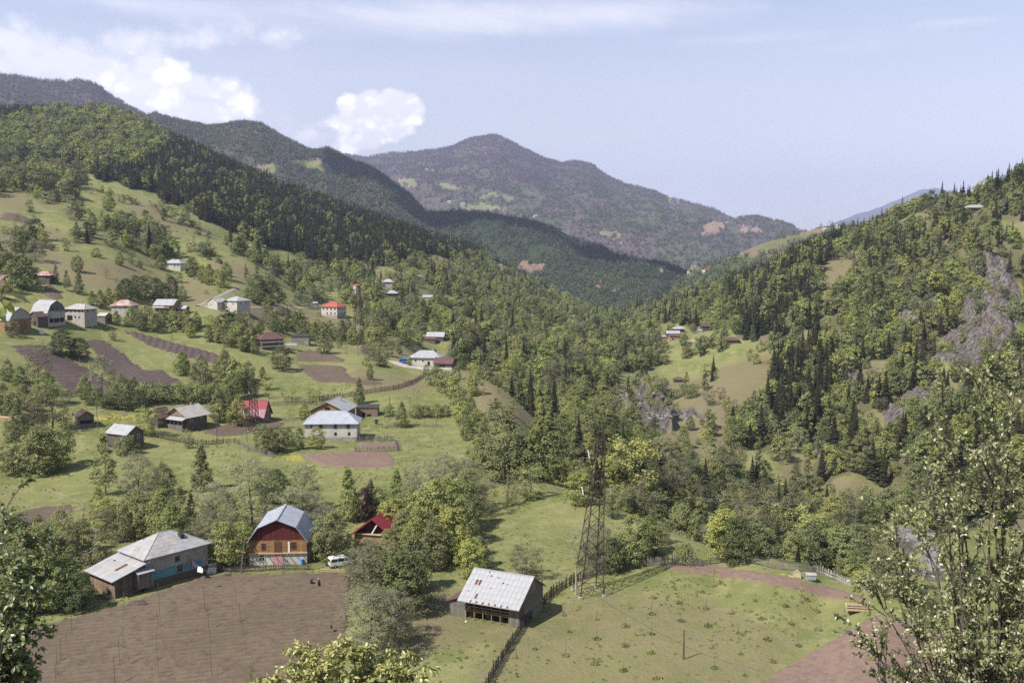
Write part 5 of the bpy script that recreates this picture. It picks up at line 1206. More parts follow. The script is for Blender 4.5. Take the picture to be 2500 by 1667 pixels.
hip_sheets(RF, vs[4], vs[5], vs[9], vs[8], 6, 1.5, SH, 1); hip_sheets(RF, vs[7], vs[4], vs[8], vs[8], 6, 1.6, SH, 2); hip_sheets(RF, vs[5], vs[6], vs[9], vs[9], 6, 1.6, SH, 3)
cap = MB()
for a, b in ((vs[8], vs[9]), (vs[4], vs[8]), (vs[5], vs[9]), (vs[6], vs[9]), (vs[7], vs[8])): cap.bar(Vector(a) + Vector((0, 0, .09)), Vector(b) + Vector((0, 0, .09)), .2, .06)
cap.build('ridge_cap', M['tin'], RF)
dm = MB().prism([(1.6, zt + 1.65), (2.7, zt + 1.65), (2.7, zt + 2.55), (2.15, zt + 2.75), (1.6, zt + 2.3)], 'x', AL + 8.2, AL + 8.9).build('roof_vent', M['dark'], H1)
MB().box(AL + 2.8, AL + 2.9, 5.6, 5.7, zt + 1.2, zt + 2.9).build('stovepipe', M['rusty'], H1)
# annexe: log wall, mono-pitch roof of sheets
MB().prism([(0.05, -1.6), (AL, -1.6), (AL, 5.05), (0.05, 3.45)], 'y', 0.05, DP + .4).build('annexe_wall', M['log_dark'], H1)
boards(H1, 'l', 8, ((0.02, DP + .4, -.3), (0, -(DP + .4), 0), (0, 0, 3.7)), True, M['log'], 'log', 3, t=.10, gap=.05)
boards(H1, 'f', 9, ((0.15, 0.02, -.3), (AL - .2, 0, 0), (0, 0, 3.8)), True, M['log_dark'], 'log', 4, t=.08, gap=.05)
MB().box(-.12, .12, -.14, .10, -1, 3.4).build('corner_post', M['log'], H1)
AR = MB(); slab(AR, (-.9, 3.22), (AL + .35, 5.15), 'y', -.9, DP + 1.0, .06, .03); AR = AR.build('annexe_roof', M['tin'], H1)
sl_ = Vector((AL + 1.25, 0, 1.93))
sheets(AR, (-.9, -.9, 3.33), (0, DP + 1.9, 0), sl_, 8, 3, [M['tin'], M['tin_warm']], seed=5) if False else sheets(AR, (-.9, DP + 1.0, 3.33), (0, -(DP + 1.9), 0), sl_, 8, 3, [M['tin'], M['tin_warm']], seed=5)
def on_slope(f, y0, y1, ln, m, nm):
    p = Vector((-.9, 0, 3.33)) + sl_ * f; d = sl_.normalized() * ln; n = Vector((-sl_.z, 0, sl_.x)).normalized() * .11
    q = [p + n, p + n + d]; MB().add([(q[0].x, y0, q[0].z), (q[0].x, y1, q[0].z), (q[1].x, y1, q[1].z), (q[1].x, y0, q[1].z)] + [(a.x, b, a.z - .05) for a, b in ((q[0], y0), (q[0], y1), (q[1], y1), (q[1], y0))], [(0, 1, 2, 3), (7, 6, 5, 4), (0, 4, 5, 1), (1, 5, 6, 2), (2, 6, 7, 3), (3, 7, 4, 0)]).build(nm, m, AR)
on_slope(.36, 2.4, 3.1, 2.4, M['rusty'], 'rust_sheet'); on_slope(.62, 6.4, 7.0, .25, M['dark'], 'roof_hole')
MB().box(AL - 2.2, AL + .7, -1.3, -.06, .9, 3.6).build('closet', M['wood_v'], H1); mb = MB(); slab(mb, (-1.6, 3.66), (.0, 4.1), 'x', AL - 2.4, AL + .9, .05, .02); mb.build('closet_roof', M['tin'], H1)
boards(H1, 'f', 9, ((AL - 2.2, -1.31, .9), (2.9, 0, 0), (0, 0, 2.7)), False, M['wood_v'], 'plank', 6, t=.03)
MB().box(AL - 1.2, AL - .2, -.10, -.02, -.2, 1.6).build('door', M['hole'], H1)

# --- 2: the red gambrel house
x, y, z = spot(679, 1378); r = math.radians(4); W2, D2 = 11.2, 10.5
H2 = thing('gambrel_house', 'barn-shaped house with red plank gable, log storey and whitewashed stone ground floor', 'house', (x - math.sin(r) * D2 / 2, y + math.cos(r) * D2 / 2, z), r)
hw, hd = W2 / 2, D2 / 2
MB().box(-hw, hw, -hd, hd, -1.5, 2.25).build('stone_wall', M['white'], H2)
MB().box(-hw - .12, hw + .12, -hd - .35, hd, 2.25, 2.45).build('beam', M['fresh_wood'], H2)
MB().box(-hw + .05, hw - .05, -hd + .05, hd - .05, 2.45, 4.95).build('log_wall', M['warm'], H2)
boards(H2, 'f', 9, ((-hw, -hd + .05, 2.47), (W2, 0, 0), (0, 0, 2.48)), True, M['warm'], 'log', 7, t=.10, gap=.04)
boards(H2, 'r', 9, ((hw - .05, -hd, 2.47), (0, D2, 0), (0, 0, 2.48)), True, M['log'], 'log', 8, t=.10, gap=.04)
PR = [(-hw, 4.95), (-hw * .655, 7.5), (0, 9.05), (hw * .655, 7.5), (hw, 4.95)]
MB().prism(PR, 'y', -hd + .02, hd - .02).build('gable', M['redpaint'], H2)
for i in range(44):                                               # vertical strips of the gable, cut to the roof line
    x0 = -hw + .15 + i * (W2 - .3) / 44; x1 = x0 + .19; xm = (x0 + x1) / 2
    zt_ = np.interp(xm, [p[0] for p in PR], [p[1] for p in PR]) - .12
    if zt_ > 5.1: MB().box(x0, x1, -hd - .05, -hd + .02, 4.97, zt_).build('plank', M['redpaint'], H2)
RP = roof_profile('gambrel', hw, 4.95, 4.1, .45); RP[1], RP[2], RP[3] = PR[1], PR[2], PR[3]; RP[0], RP[4] = (-hw - .32, 4.45), (hw + .32, 4.45)
RF = thing('roof', None, None); RF.parent = H2
for i, (a, b) in enumerate(zip(RP[:-1], RP[1:])):
    mb = MB(); slab(mb, a, b, 'y', -hd - .8, hd + .6, .07, .03); s_ = mb.build('roof_slope', M['tin_blue'], RF)
    p, q = Vector((a[0], 0, a[1])), Vector((b[0], 0, b[1])); n2 = Vector((-(b[1] - a[1]), 0, b[0] - a[0])).normalized(); n2 = -n2 if n2.z < 0 else n2
for k_, (a, b) in enumerate(zip(RP[:-1], RP[1:])):
    ns = 2
    for s_ in range(ns):
        pa = Vector((a[0], a[1])).lerp(Vector((b[0], b[1])), s_ / ns); pb = Vector((a[0], a[1])).lerp(Vector((b[0], b[1])), (s_ + 1) / ns)
        for j in range(8):
            mb = MB(); y0 = -hd - .8 + j * (D2 + 1.4) / 8; slab(mb, tuple(pa), tuple(pb), 'y', y0 + .02, y0 + (D2 + 1.4) / 8 - .02, .03, .11 + .012 * ((j + s_) % 2)); mb.build('roof_sheet', M['tin_blue'], RF)
MB().box(-.2, .2, -hd - .82, hd + .62, 9.18, 9.30).build('ridge_cap', M['tin'], RF)
win_at(H2, 2.55, 3.55, -hd - .06, 3.05, 4.55, 'frame_b', bars=2); win_at(H2, -3.2, -2.3, -hd - .06, 3.05, 4.4, 'frame_b', bars=2); win_at(H2, -3.6, -2.5, -hd, .75, 2.05, 'frame', bars=1)
MB().box(-.35, .75, -hd - .14, -hd - .05, 2.5, 4.65).build('door', M['rusty'], H2); MB().box(2.0, 2.35, -hd - .16, -hd - .05, 2.5, 4.6).build('white_panel', M['frame'], H2); MB().box(-.9, -.6, -hd - .2, -hd - .05, 2.5, 4.9).build('post', M['warm'], H2)
for i in range(2): MB().box(-1.0 + i * 1.02, -.02 + i * 1.02, -hd - .09, -hd - .01, .0, 2.0).build('gate_leaf', M['pinkdoor'], H2)
for i in range(8): MB().bar((-4.8 + i * 1.35, -hd - .02, 2.1), (-4.8 + i * 1.35, -hd - .95, 2.2), .12).build('joist', M['warm'], H2)
lad = MB(); 
for s_ in (0, .5): lad.bar((1.1 + s_, -hd - .9, 0), (1.1 + s_, -hd - .12, 1.2), .07)
for i in range(4): lad.bar((1.1, -hd - .8 + i * .2, .2 + i * .3), (1.6, -hd - .8 + i * .2, .2 + i * .3), .05)
lad = lad.build('ladder', M['rusty'], None, H2.location, r); tag(lad, 'short rusty ladder leaning on the whitewashed stone wall beside pink doors', 'ladder')

# --- 4: the near barn by the fence
x, y, z = spot(1200, 1521); r = math.radians(-25); W4, D4 = 10.2, 9.4
H4 = thing('barn', 'weathered grey barn with patched tin roof and open balcony beside the long dark fence', 'barn', (x - math.sin(r) * D4 / 2, y + math.cos(r) * D4 / 2, z), r)
hw, hd = W4 / 2, D4 / 2; he, rr_ = 4.3, 2.8
MB().box(-hw, hw, -hd + 1.6, hd, -1, he).build('wall', M['wood'], H4)
MB().prism([(-hd, he), (0, he + rr_), (hd, he)], 'x', -hw + .03, hw - .03).build('gable', M['wood_v'], H4)
boards(H4, 'r', 10, ((hw, -hd + 1.5, -.4), (0, D4 - 1.5, 0), (0, 0, he + .4)), True, M['wood_v'], 'log', 9, t=.08, gap=.05)
for i in range(20):
    y0 = -hd + i * D4 / 20; ym = y0 + .22; zt_ = np.interp(ym, [-hd, 0, hd], [he, he + rr_, he]) - .08
    MB().box(hw - .03, hw + .05 + .02 * (i % 2), y0 + .02, y0 + .45, he - .1, zt_).build('plank', M['wood_v'], H4)
MB().box(-hw - .05, hw + .05, -hd - .05, -hd + 1.6, 1.45, 1.6).build('balcony_floor', M['log'], H4)
MB().box(-hw, hw, -hd + 1.52, -hd + 1.6, -.3, 1.45).build('cowshed_wall', M['log_dark'], H4)
for i, xx in enumerate(np.linspace(-hw + .3, hw - 1.9, 6)): MB().box(xx - .07, xx + .07, -hd - .04, -hd + .10, -.8, he - .25).build('post', M['log'], H4)
for z0, z1 in ((1.75, 1.95), (2.25, 2.42)):
    MB().box(-hw, hw - 1.8, -hd - .10, -hd - .04, z0, z1).build('rail', M['log'], H4)
boards(H4, 'f', 6, ((hw - 1.75, -hd - .02, -.3), (1.75, 0, 0), (0, 0, he + .2)), False, M['wood_v'], 'plank', 10, t=.06)
MB().box(hw - 1.7, hw, -hd, -hd + 1.6, -.6, he).build('stair_closet', M['wood'], H4)
for xx in (-3.4, 1.6): win_at(H4, xx, xx + 1.0, -hd + 1.6, 2.2, 3.2, 'wood_v', bars=1)
MB().box(-1.2, -.2, -hd + 1.5, -hd + 1.59, 1.6, 3.4).build('door', M['rusty'], H4)
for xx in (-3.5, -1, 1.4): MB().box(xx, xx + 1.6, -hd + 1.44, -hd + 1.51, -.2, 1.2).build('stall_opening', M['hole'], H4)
RF = thing('roof', None, None); RF.parent = H4
ov = 1.5; s4 = rr_ / hd
for sgn, nm in ((-1, 'f'), (1, 'b')):
    mb = MB(); a = (sgn * (hd + (ov if sgn < 0 else .6)), he - (ov if sgn < 0 else .6) * s4); b = (0, he + rr_); 
    slab(mb, a, b, 'x', -hw - .5, hw + .6, .06, .03); mb.build('roof_slope', M['tin'], RF)
A_ = Vector((-hw - .5, -hd - ov, he - ov * s4 + .13)); up_ = Vector((0, hd + ov, rr_ + ov * s4))
sheets(RF, A_, (W4 + 1.1, 0, 0), up_, 14, 6, M['tin'], seed=12, jit=.012)
def patch(fx, fv, w, l, m, nm='rust_sheet'):
    n = Vector((0, -up_.z, up_.y)).normalized(); p = A_ + Vector((W4 * fx, 0, 0)) + up_ * fv + n * .10; d = up_.normalized() * l
    q = [p, p + Vector((w, 0, 0)), p + Vector((w, 0, 0)) + d, p + d]; MB().add([tuple(i) for i in q] + [tuple(i - n * .04) for i in q], [(0, 1, 2, 3), (7, 6, 5, 4), (0, 4, 5, 1), (1, 5, 6, 2), (2, 6, 7, 3), (3, 7, 4, 0)]).build(nm, m, RF)
for fx, fv, w_, l_ in ((.155, .52, .40, 1.1), (.215, .52, .40, 1.1), (.27, .13, .35, 1.0), (.36, .82, .3, .25), (.62, .66, .3, .3), (.50, .80, .25, .2), (.30, .92, .25, .3)): patch(fx, fv, w_, l_, M['rusty'])
for i in range(7): patch(.22 + i * .11, .005, .30, .42, M['rusty'], 'rust_edge')
for i, fx in enumerate((.10, .45, .7)): patch(fx, .30 + .18 * i, .22, .12, M['dark'], 'roof_hole')
MB().box(-hw - .5, hw + .6, -.16, .16, he + rr_ + .12, he + rr_ + .22).build('ridge_cap', M['tin'], RF)
# lean-to at its left end
MB().prism([(-hw - 3.0, -1), (-hw, -1), (-hw, 3.6), (-hw - 3.0, 2.5)], 'y', -hd + .6, -hd + 5.2).build('lean_to', M['wood'], H4)
boards(H4, 'f', 9, ((-hw - 3.0, -hd + .58, -.5), (3.0, 0, 0), (0, 0, 3.1)), False, M['wood_v'], 'plank', 11, t=.05)
boards(H4, 'l', 12, ((-hw - 3.0, -hd + 5.2, -.5), (0, -4.6, 0), (0, 0, 3.0)), False, M['wood_v'], 'plank', 13, t=.05)
mb = MB(); slab(mb, (-hw - 3.6, 2.35), (-hw + .1, 3.7), 'y', -hd + .1, -hd + 5.8, .08, .03); mb.build('lean_to_roof', M['brown'], H4)

# --- 3: the red A-roof house behind the trees
x, y, z = spot(925, 1335); r = math.radians(-14)
H3 = thing('house', 'house with bright crimson gable roof half hidden behind leafy trees', 'house', (x, y + 5, z), r)
MB().box(-4.4, 4.4, -4.5, 4.5, -1, 2.6).build('wall', M['log'], H3)
MB().prism([(-4.4, 2.6), (0, 6.1), (4.4, 2.6)], 'y', -3.2, 4.4).build('gable', M['redpaint'], H3)
mb = MB(); P_ = [(-5.6, 1.65), (0, 6.1), (5.6, 1.65)]
for a, b in zip(P_[:-1], P_[1:]): slab(mb, a, b, 'y', -5.6, 5.4, .10, .03)
mb.build('roof', M['red'], H3)
for s_ in (-1, 1):
    MB().bar((s_ * 5.5, -5.55, 1.75), (0, -5.55, 6.1), .06, .30).build('barge_board', M['red'], H3)
MB().bar((-.4, -4.6, 2.7), (.9, -4.6, 4.9), .25, .25).build('brace', M['frame'], H3); MB().box(-4.4, 4.4, -4.9, -4.5, 2.45, 2.62).build('loft_floor', M['fresh_wood'], H3)
# ------------------------------------------------------------------ fences
PICK_V = [MB().add([(-w_, -.025, -.25), (w_, -.025, -.25), (w_, .025, -.25), (-w_, .025, -.25), (-w_ * .9 + dx, -.02, h_), (w_ * .9 + dx, -.02, h_), (w_ * .9 + dx, .02, h_), (-w_ * .9 + dx, .02, h_), (dx, 0, h_ + .14)],
          [(3, 2, 1, 0), (0, 1, 5, 4), (1, 2, 6, 5), (2, 3, 7, 6), (3, 0, 4, 7), (4, 5, 8), (5, 6, 8), (6, 7, 8), (7, 4, 8)]) for w_, h_, dx in ((.085, 1.5, .03), (.07, 1.32, -.05), (.10, 1.62, .0), (.075, 1.42, .06), (.06, 1.2, -.02))]
FENCE_M = dict(dark=mat('fence_dark', (.050, .042, .036), col2=(.11, .095, .082), vscale=2, streak=(3, 3, .3), objrand=.25), grey=mat('fence_grey', (.135, .118, .105), col2=(.22, .20, .18), vscale=2, streak=(3, 3, .3), objrand=.25), pale=mat('fence_pale', (.40, .37, .34), col2=(.28, .25, .23), vscale=2, objrand=.2))
def line_pts(pix, n): return np.array([spot(u, v) for u, v in curve(pix, n)])
def world_line(pix, step):
    W = line_pts(pix, 8 * len(pix)); s = np.r_[0, np.cumsum(np.hypot(np.diff(W[:, 0]), np.diff(W[:, 1])))]
    n = max(2, int(s[-1] / step)); q = np.linspace(0, s[-1], n)
    x, y = np.interp(q, s, W[:, 0]), np.interp(q, s, W[:, 1])
    return np.stack([x, y, ground(x, y)], 1)
def picket_fence(pix, label, m, step=.24, sc=1.0, single=True, seed=0):
    W = world_line(pix, step); rng = random.Random(seed); mm = FENCE_M[m]
    root = thing('picket_fence', label, 'fence', tuple(W[0]))
    o = Vector(W[0])
    meshes = [p.mesh('picket', mm) for p in PICK_V] if single else None
    allp = MB()
    for i, p in enumerate(W):
        t = W[min(i + 1, len(W) - 1)] - W[max(i - 1, 0)]; a = math.atan2(t[1], t[0]) + rng.uniform(-.2, .2)
        s = sc * rng.uniform(.82, 1.12); tilt = rng.gauss(0, .05)
        if rng.random() < .03: continue
        Mx = Matrix.Translation(Vector(p) - o) @ Matrix.Rotation(a, 4, 'Z') @ Matrix.Rotation(tilt, 4, 'Y') @ Matrix.Rotation(rng.gauss(0, .03), 4, 'X') @ Matrix.Scale(s, 4)
        k_ = rng.randrange(5)
        if single:
            q = bpy.data.objects.new('picket', meshes[k_]); COL.objects.link(q); q.parent = root; q.matrix_local = Mx
        else: allp.add([tuple(Mx @ Vector(v)) for v in PICK_V[k_].v], PICK_V[k_].f)
    if not single: allp.build('pickets', mm, root)['kind'] = 'stuff'
    for h_ in (.40, 1.05):
        mb = MB(); st = max(1, int(2.4 / step))
        for i in range(0, len(W) - 1, st):
            a, b = Vector(W[i]) - o, Vector(W[min(i + st, len(W) - 1)]) - o
            mb.bar(a + Vector((0, 0, h_ * sc)), b + Vector((0, 0, h_ * sc)), .06, .09)
        mb.build('rail', mm, root)
    return root
def rail_fence(pix, label, m=None, step=2.2, h=1.15, rails=3, seed=0, thick=.11):
    W = world_line(pix, step); rng = random.Random(seed); m = m or FENCE_M['grey']
    root = thing('rail_fence', label, 'fence', tuple(W[0])); o = Vector(W[0])
    for p in W:
        q = Vector(p) - o; MB().bar(q + Vector((0, 0, -.3)), q + Vector((rng.gauss(0, .04), 0, h + .15)), .13).build('post', m, root)
    for i in range(len(W) - 1):
        for k_ in range(rails):
            z_ = h * (k_ + .6) / rails; a, b = Vector(W[i]) - o, Vector(W[i + 1]) - o
            MB().bar(a + Vector((0, -.10, z_ + rng.gauss(0, .06))), b + Vector((0, -.10, z_ + rng.gauss(0, .06))), .07, thick).build('rail', m, root)
    return root
picket_fence([(1180, 1695), (1215, 1630), (1241, 1587), (1276, 1534), (1312, 1495), (1336, 1465), (1366, 1441), (1401, 1422)], 'long dark picket fence curving up from the bottom edge past the weathered barn', 'dark', .30, 1.12, seed=1)
picket_fence([(1401, 1422), (1461, 1405), (1521, 1391), (1571, 1383), (1646, 1377), (1710, 1384)], 'grey picket fence running from the lattice pylon to the rail fence', 'grey', .27, 1.12, seed=2)
rail_fence([(1710, 1382), (1745, 1374), (1790, 1370), (1830, 1374), (1880, 1386), (1930, 1393), (1985, 1396)], 'weathered split-rail fence along the top of the ploughed strip under the big tree', None, 2.6, 1.2, 4, 3)
picket_fence([(1988, 1396), (2030, 1412), (2065, 1428), (2100, 1442), (2135, 1452)], 'pale leaning picket fence at the end of the ploughed strip', 'pale', .32, 1.0, seed=4)
picket_fence([(450, 1388), (491, 1393), (566, 1397), (611, 1396), (650, 1393), (687, 1391), (758, 1391)], 'uneven dark picket fence along the top of the big ploughed field', 'dark', .30, .80, seed=5)
rail_fence([(470, 1392), (530, 1394), (600, 1394), (690, 1386)], 'long pole rail tied along the uneven picket fence', FENCE_M['pale'], 5, .55, 1, 6)
picket_fence([(455, 1368), (500, 1371), (560, 1376), (608, 1378)], 'grey picket fence behind the fruit trees beside the red gambrel house', 'grey', .30, .9, seed=7)
rail_fence([(540, 1352), (575, 1354), (612, 1358)], 'fresh timber rail fence left of the red gambrel house', M['fresh_wood'], 2.4, 1.0, 2, 8)
picket_fence([(757, 1342), (790, 1340), (820, 1340)], 'tall grey board fence behind the fruit tree by the red gambrel house', 'grey', .30, 1.3, seed=9)
rail_fence([(783, 1397), (830, 1396), (880, 1397), (900, 1399)], 'low pale timber gate rail below the white minivan', M['fresh_wood'], 4.5, .8, 2, 10)
picket_fence([(194, 1462), (235, 1463), (278, 1466)], 'low dark picket fence under the log annexe', 'dark', .3, .7, seed=11)
picket_fence([(690, 983), (760, 984), (799, 975), (862, 968), (909, 959), (965, 951), (1006, 938), (1038, 919)], 'long dark picket fence curving up the meadow behind the village', 'dark', .45, 1.3, False, 12)
picket_fence([(640, 990), (700, 990), (780, 988), (830, 978)], 'second dark fence row just below the long curved one', 'dark', .5, 1.1, False, 13)
picket_fence([(369, 1064), (415, 1075), (456, 1083), (511, 1086), (575, 1080)], 'dark wattle fence under the field by the dark timber house', 'dark', .34, 1.1, False, 14)
picket_fence([(578, 1083), (608, 1098), (644, 1110), (668, 1116)], 'grey picket fence round the garden left of the white block house', 'grey', .32, 1.15, True, 15)
rail_fence([(651, 1025), (690, 1026), (741, 1028)], 'pole rail fence between the red-roofed house and the white block house', None, 2.4, 1.1, 2, 16)
for i, (p_, lb) in enumerate((([(868, 1079), (915, 1077), (962, 1076)], 'back fence of the little garden beside the white block house'), ([(866, 1104), (915, 1103), (970, 1101)], 'front fence of the little garden above the reddish field'), ([(962, 1076), (970, 1101)], 'short side fence of the little garden, far end'))):
    picket_fence(p_, 'grey weathered ' + lb, 'grey', .30, 1.15, True, 17 + i)
picket_fence([(934, 1046), (985, 1043), (1035, 1043), (1075, 1042)], 'grey fence along the meadow path beyond the white block house', 'grey', .45, .9, False, 21)
rail_fence([(232, 1032), (275, 1028), (321, 1025)], 'thin rail fence along the yellow flower strip', None, 3, .9, 2, 22)
rail_fence([(55, 556), (110, 575), (150, 590), (182, 600)], 'rail fence along the hedge between the upper meadows', None, 8, 1.6, 2, 23, .25)
rail_fence([(301, 634), (340, 645), (415, 664)], 'rail fence at the lower edge of the bare upper meadow', None, 8, 1.5, 2, 24, .2)
rail_fence([(782, 812), (840, 800), (890, 806), (925, 812)], 'rail fence along the lane past the red hip-roofed house', None, 5, 1.3, 2, 25, .2)
rail_fence([(780, 850), (830, 852), (880, 862), (935, 880)], 'rail fence below the far lattice pylon', None, 5, 1.3, 2, 26, .2)
picket_fence([(1318, 1450), (1300, 1437), (1270, 1418)], 'broken white rails of a small pen behind the weathered barn', 'pale', .8, .8, True, 27)

# ------------------------------------------------------------------ poles
POLE_M = mat('pole_wood', (.17, .145, .12), vary=.4, vscale=3, streak=(2, 2, .3), objrand=.3)
def between(bu, bv, tu, tv):
    """foot and tip of an upright from its two pixels"""
    x, y, z = spot(bu, bv); m_ = (y * CP - (z - CZ) * SP) / F
    h = (bv - tv) * m_ / math.cos(PITCH) * 1.02
    return Vector((x, y, z)), h, (tu - bu) * m_
def pole(name, bu, bv, tu, tv, label, cat, r=.05, group=None, m=None):
    p, h, lean = between(bu, bv, tu, tv)
    mb = MB().tube([(0, 0, -.3), (lean * .5, .02, h * .5), (lean, 0, h)], [r, r * .9, r * .7], 6)
    o = mb.build(name, m or POLE_M, None, p); tag(o, label, cat, group); return o, p, h, lean
Z11 = lambda x, y: (x / 3.357, 1200 + y / 3.357)
Z12 = lambda x, y: (550 + x / 3.358, 1200 + y / 3.358)
Z13 = lambda x, y: (1050 + x / 3.357, 1200 + y / 3.357)
Z14 = lambda x, y: (1600 + x / 3.76, 1250 + y / 3.76)
Z4 = lambda x, y: (x / 3.618, 500 + y / 3.618)
Z5 = lambda x, y: (600 + x / 3.618, 500 + y / 3.618)
Z7 = lambda x, y: (x / 3.618, 850 + y / 3.618)
Z8 = lambda x, y: (550 + x / 3.618, 850 + y / 3.618)
Z9 = lambda x, y: (1150 + x / 3.618, 850 + y / 3.618)
stakes = [(632, 1030, 640, 855), (585, 1140, 592, 905), (543, 1250, 548, 1130), (498, 1388, 500, 1200), (470, 1515, 470, 1290), (457, 1580, 458, 1395), (1015, 1060, 1022, 815), (1010, 1295, 1012, 1095), (982, 1440, 978, 1205), (942, 1580, 940, 1345), (1310, 1010, 1303, 740),
          (1292, 1110, 1290, 930), (1285, 1390, 1290, 1110), (1305, 1540, 1297, 1335), (1683, 990, 1670, 770), (1712, 1130, 1705, 955), (1722, 1250, 1718, 1100), (1737, 1522, 1728, 1260), (1945, 955, 1918, 720), (1970, 1072, 1965, 900), (1988, 1192, 1990, 1010), (2020, 1340, 2012, 1180), (1780, 1560, 1790, 1435), (150, 1282, 155, 1200), (222, 1168, 225, 1050)]
for i, (a, b, c, d) in enumerate(stakes):
    pole('bean_pole', *Z11(a, b), *Z11(c, d), 'thin upright wooden pole standing in rows in the big ploughed field', 'pole', .045, 'poles in rows in the big ploughed field')
pole('bean_pole', *Z12(515, 1165), *Z12(513, 985), 'lone thin pole in the middle of the bare soil right of the pole rows', 'pole', .04)
o, p, h, l = pole('scarecrow_pole', *Z12(870, 1158), *Z12(870, 985), 'thin pole with a dark can tied on it by the silver willow', 'pole', .04); MB().lathe([(.12, 0), (.16, .1), (.16, .5), (.08, .6)], 8, (0, 0, .8)).build('tin_can', M['dark'], o)
UT = [((1325, 1463), (1321, 1376), 'leaning wooden utility pole behind the weathered barn', .12), ((587, 1404), (600, 1316), 'leaning wooden utility pole left of the red gambrel house', .12), ((1002, 1016), (1000, 969), 'utility pole in the meadow right of the board shed', .13), ((1065, 1041), (1067, 988), 'utility pole at the end of the meadow hedge', .13), ((951, 990), (951, 968), 'short post behind the hedge bushes on the meadow', .13),
      ((239, 1048), (237, 982), 'tall wooden utility pole beside the small open-fronted shed', .14), ((420, 830), (418, 793), 'utility pole among the orchard trees above the ploughed strip', .15), ((417, 870), (423, 842), 'tilted post beside the long ploughed strip', .15), ((875, 868), (873, 838), 'utility pole by the bushes above the small fields', .16), ((530, 1092), (530, 1018), 'pole in front of the field by the red-roofed house', .13),
      ((603, 1080), (603, 1030), 'pole by the wattle fence corner', .12), ((226, 806), (226, 784), 'white-topped pole below the block hip-roofed house', .2), ((198, 890), (193, 872), 'leaning post between the two dark ploughed fields', .15), ((1238, 1237), (1241, 1158), 'bare dead trunk on the rim of the sunny meadow', .22), ((681, 750), (681, 737), 'little pole by the hillside road', .16), ((913, 945), (912, 928), 'post beside the lower ploughed plots', .12)]
for (a, b), (c, d), lb, r_ in UT:
    o, p, h, l = pole('utility_pole', a, b, c, d, lb, 'pole', r_)
    if h > 5.5: MB().bar((l - .7, 0, h - .5), (l + .7, 0, h - .4), .10).build('crossarm', POLE_M, o)
pole('concrete_post', 1406, 1451, 1406, 1386, 'square concrete post standing against the foot of the rusty pylon', 'post', .14, None, M['concrete'])
PO, PP, PH, PL = pole('power_post', 1669, 1609, 1669, 1537, 'dark wooden post carrying a wire across the sapling orchard', 'post', .13, None, FENCE_M['dark'])

# ------------------------------------------------------------------ lattice pylons
def pylon(bu, bv, tu, tv, label, base_w, top_w, arms, rz=20, m=None, th=.11, bays=13):
    p, h, lean = between(bu, bv, tu, tv)
    root = thing('lattice_pylon', label, 'pylon', p, math.radians(rz)); m = m or M['steel']
    lv = Vector((lean, 0, 0)); lv.rotate(Matrix.Rotation(-math.radians(rz), 3, 'Z'))
    def at(f, i, j):
        wv = base_w * (1 - f) ** 1.25 * .5 + top_w * .5 * min(1, f * 1.3 + .05); wv = max(wv, top_w * .5)
        return lv * f + Vector((i * wv, j * wv, h * f))
    for i in (-1, 1):
        for j in (-1, 1):
            mb = MB(); 
            for q in range(6): mb.bar(at(q / 6, i, j), at((q + 1) / 6, i, j), th * 1.35)
            mb.build('leg', m, root)
            MB().box(-.3, .3, -.3, .3, -.6, .35).build('footing', M['concrete'], root, at(0, i, j))
    fs = [1 - (1 - k_ / bays) ** 1.25 for k_ in range(bays + 1)]
    mb = MB(); cr = [(-1, -1), (1, -1), (1, 1), (-1, 1)]
    for k_ in range(bays):
        for s_ in range(4):
            a, b = cr[s_], cr[(s_ + 1) % 4]; 
            mb.bar(at(fs[k_], *a), at(fs[k_ + 1], *b), th * .75); mb.bar(at(fs[k_], *b), at(fs[k_ + 1], *a), th * .75)
            if k_ % 2 == 0: mb.bar(at(fs[k_ + 1], *a), at(fs[k_ + 1], *b), th * .7)
    mb.build('bracing', m, root)
    tips = []
    for f, s_, ln in arms:
        d = Vector((s_, 0, 0)); c_ = at(f, 0, 0); tip = c_ + d * ln; mb = MB()
        for j in (-1, 1):
            mb.bar(at(f, s_, j), tip, th); mb.bar(at(min(1, f + .035), s_, j), tip, th * .8)
            q = at(f, s_, j).lerp(tip, .5); mb.bar(q, at(min(1, f + .035), s_, j).lerp(tip, .5), th * .6)
        mb.build('crossarm', m, root)
        ins = MB().tube([tip, tip + Vector((.2, 0, -.3)), tip + Vector((.45, 0, -1.7))], [.04, .11, .11], 6).build('insulator', M['insul'], root)
        tips.append(root.matrix_basis @ (tip + Vector((.45, 0, -1.7))) if False else (Matrix.Translation(p) @ Matrix.Rotation(math.radians(rz), 4, 'Z')) @ (tip + Vector((.45, 0, -1.7))))
    return tips, (Matrix.Translation(p) @ Matrix.Rotation(math.radians(rz), 4, 'Z')) @ at(1, 0, 0)
T1, top1 = pylon(1436, 1449, 1464, 1071, 'tall rusty lattice pylon standing by the picket fence on the meadow edge', 4.3, 1.15, [(.70, -1, 3.0), (.70, 1, 2.2), (.93, -1, 2.4)], 14, th=.098)
T2, top2 = pylon(873, 836, 877, 700, 'rusty lattice pylon on the slope below the red hip-roofed house', 5.2, 1.4, [(.68, -1, 4.0), (.68, 1, 3.0), (.90, -1, 3.2)], -10, th=.14, bays=9)
T3, top3 = pylon(622, 1052, 619, 934, 'rusty lattice pylon in front of the red and pink roofed house', 3.0, 1.1, [(.42, -1, 4.0), (.42, 1, 1.8), (.80, -1, 1.6)], -14, th=.11, bays=10)
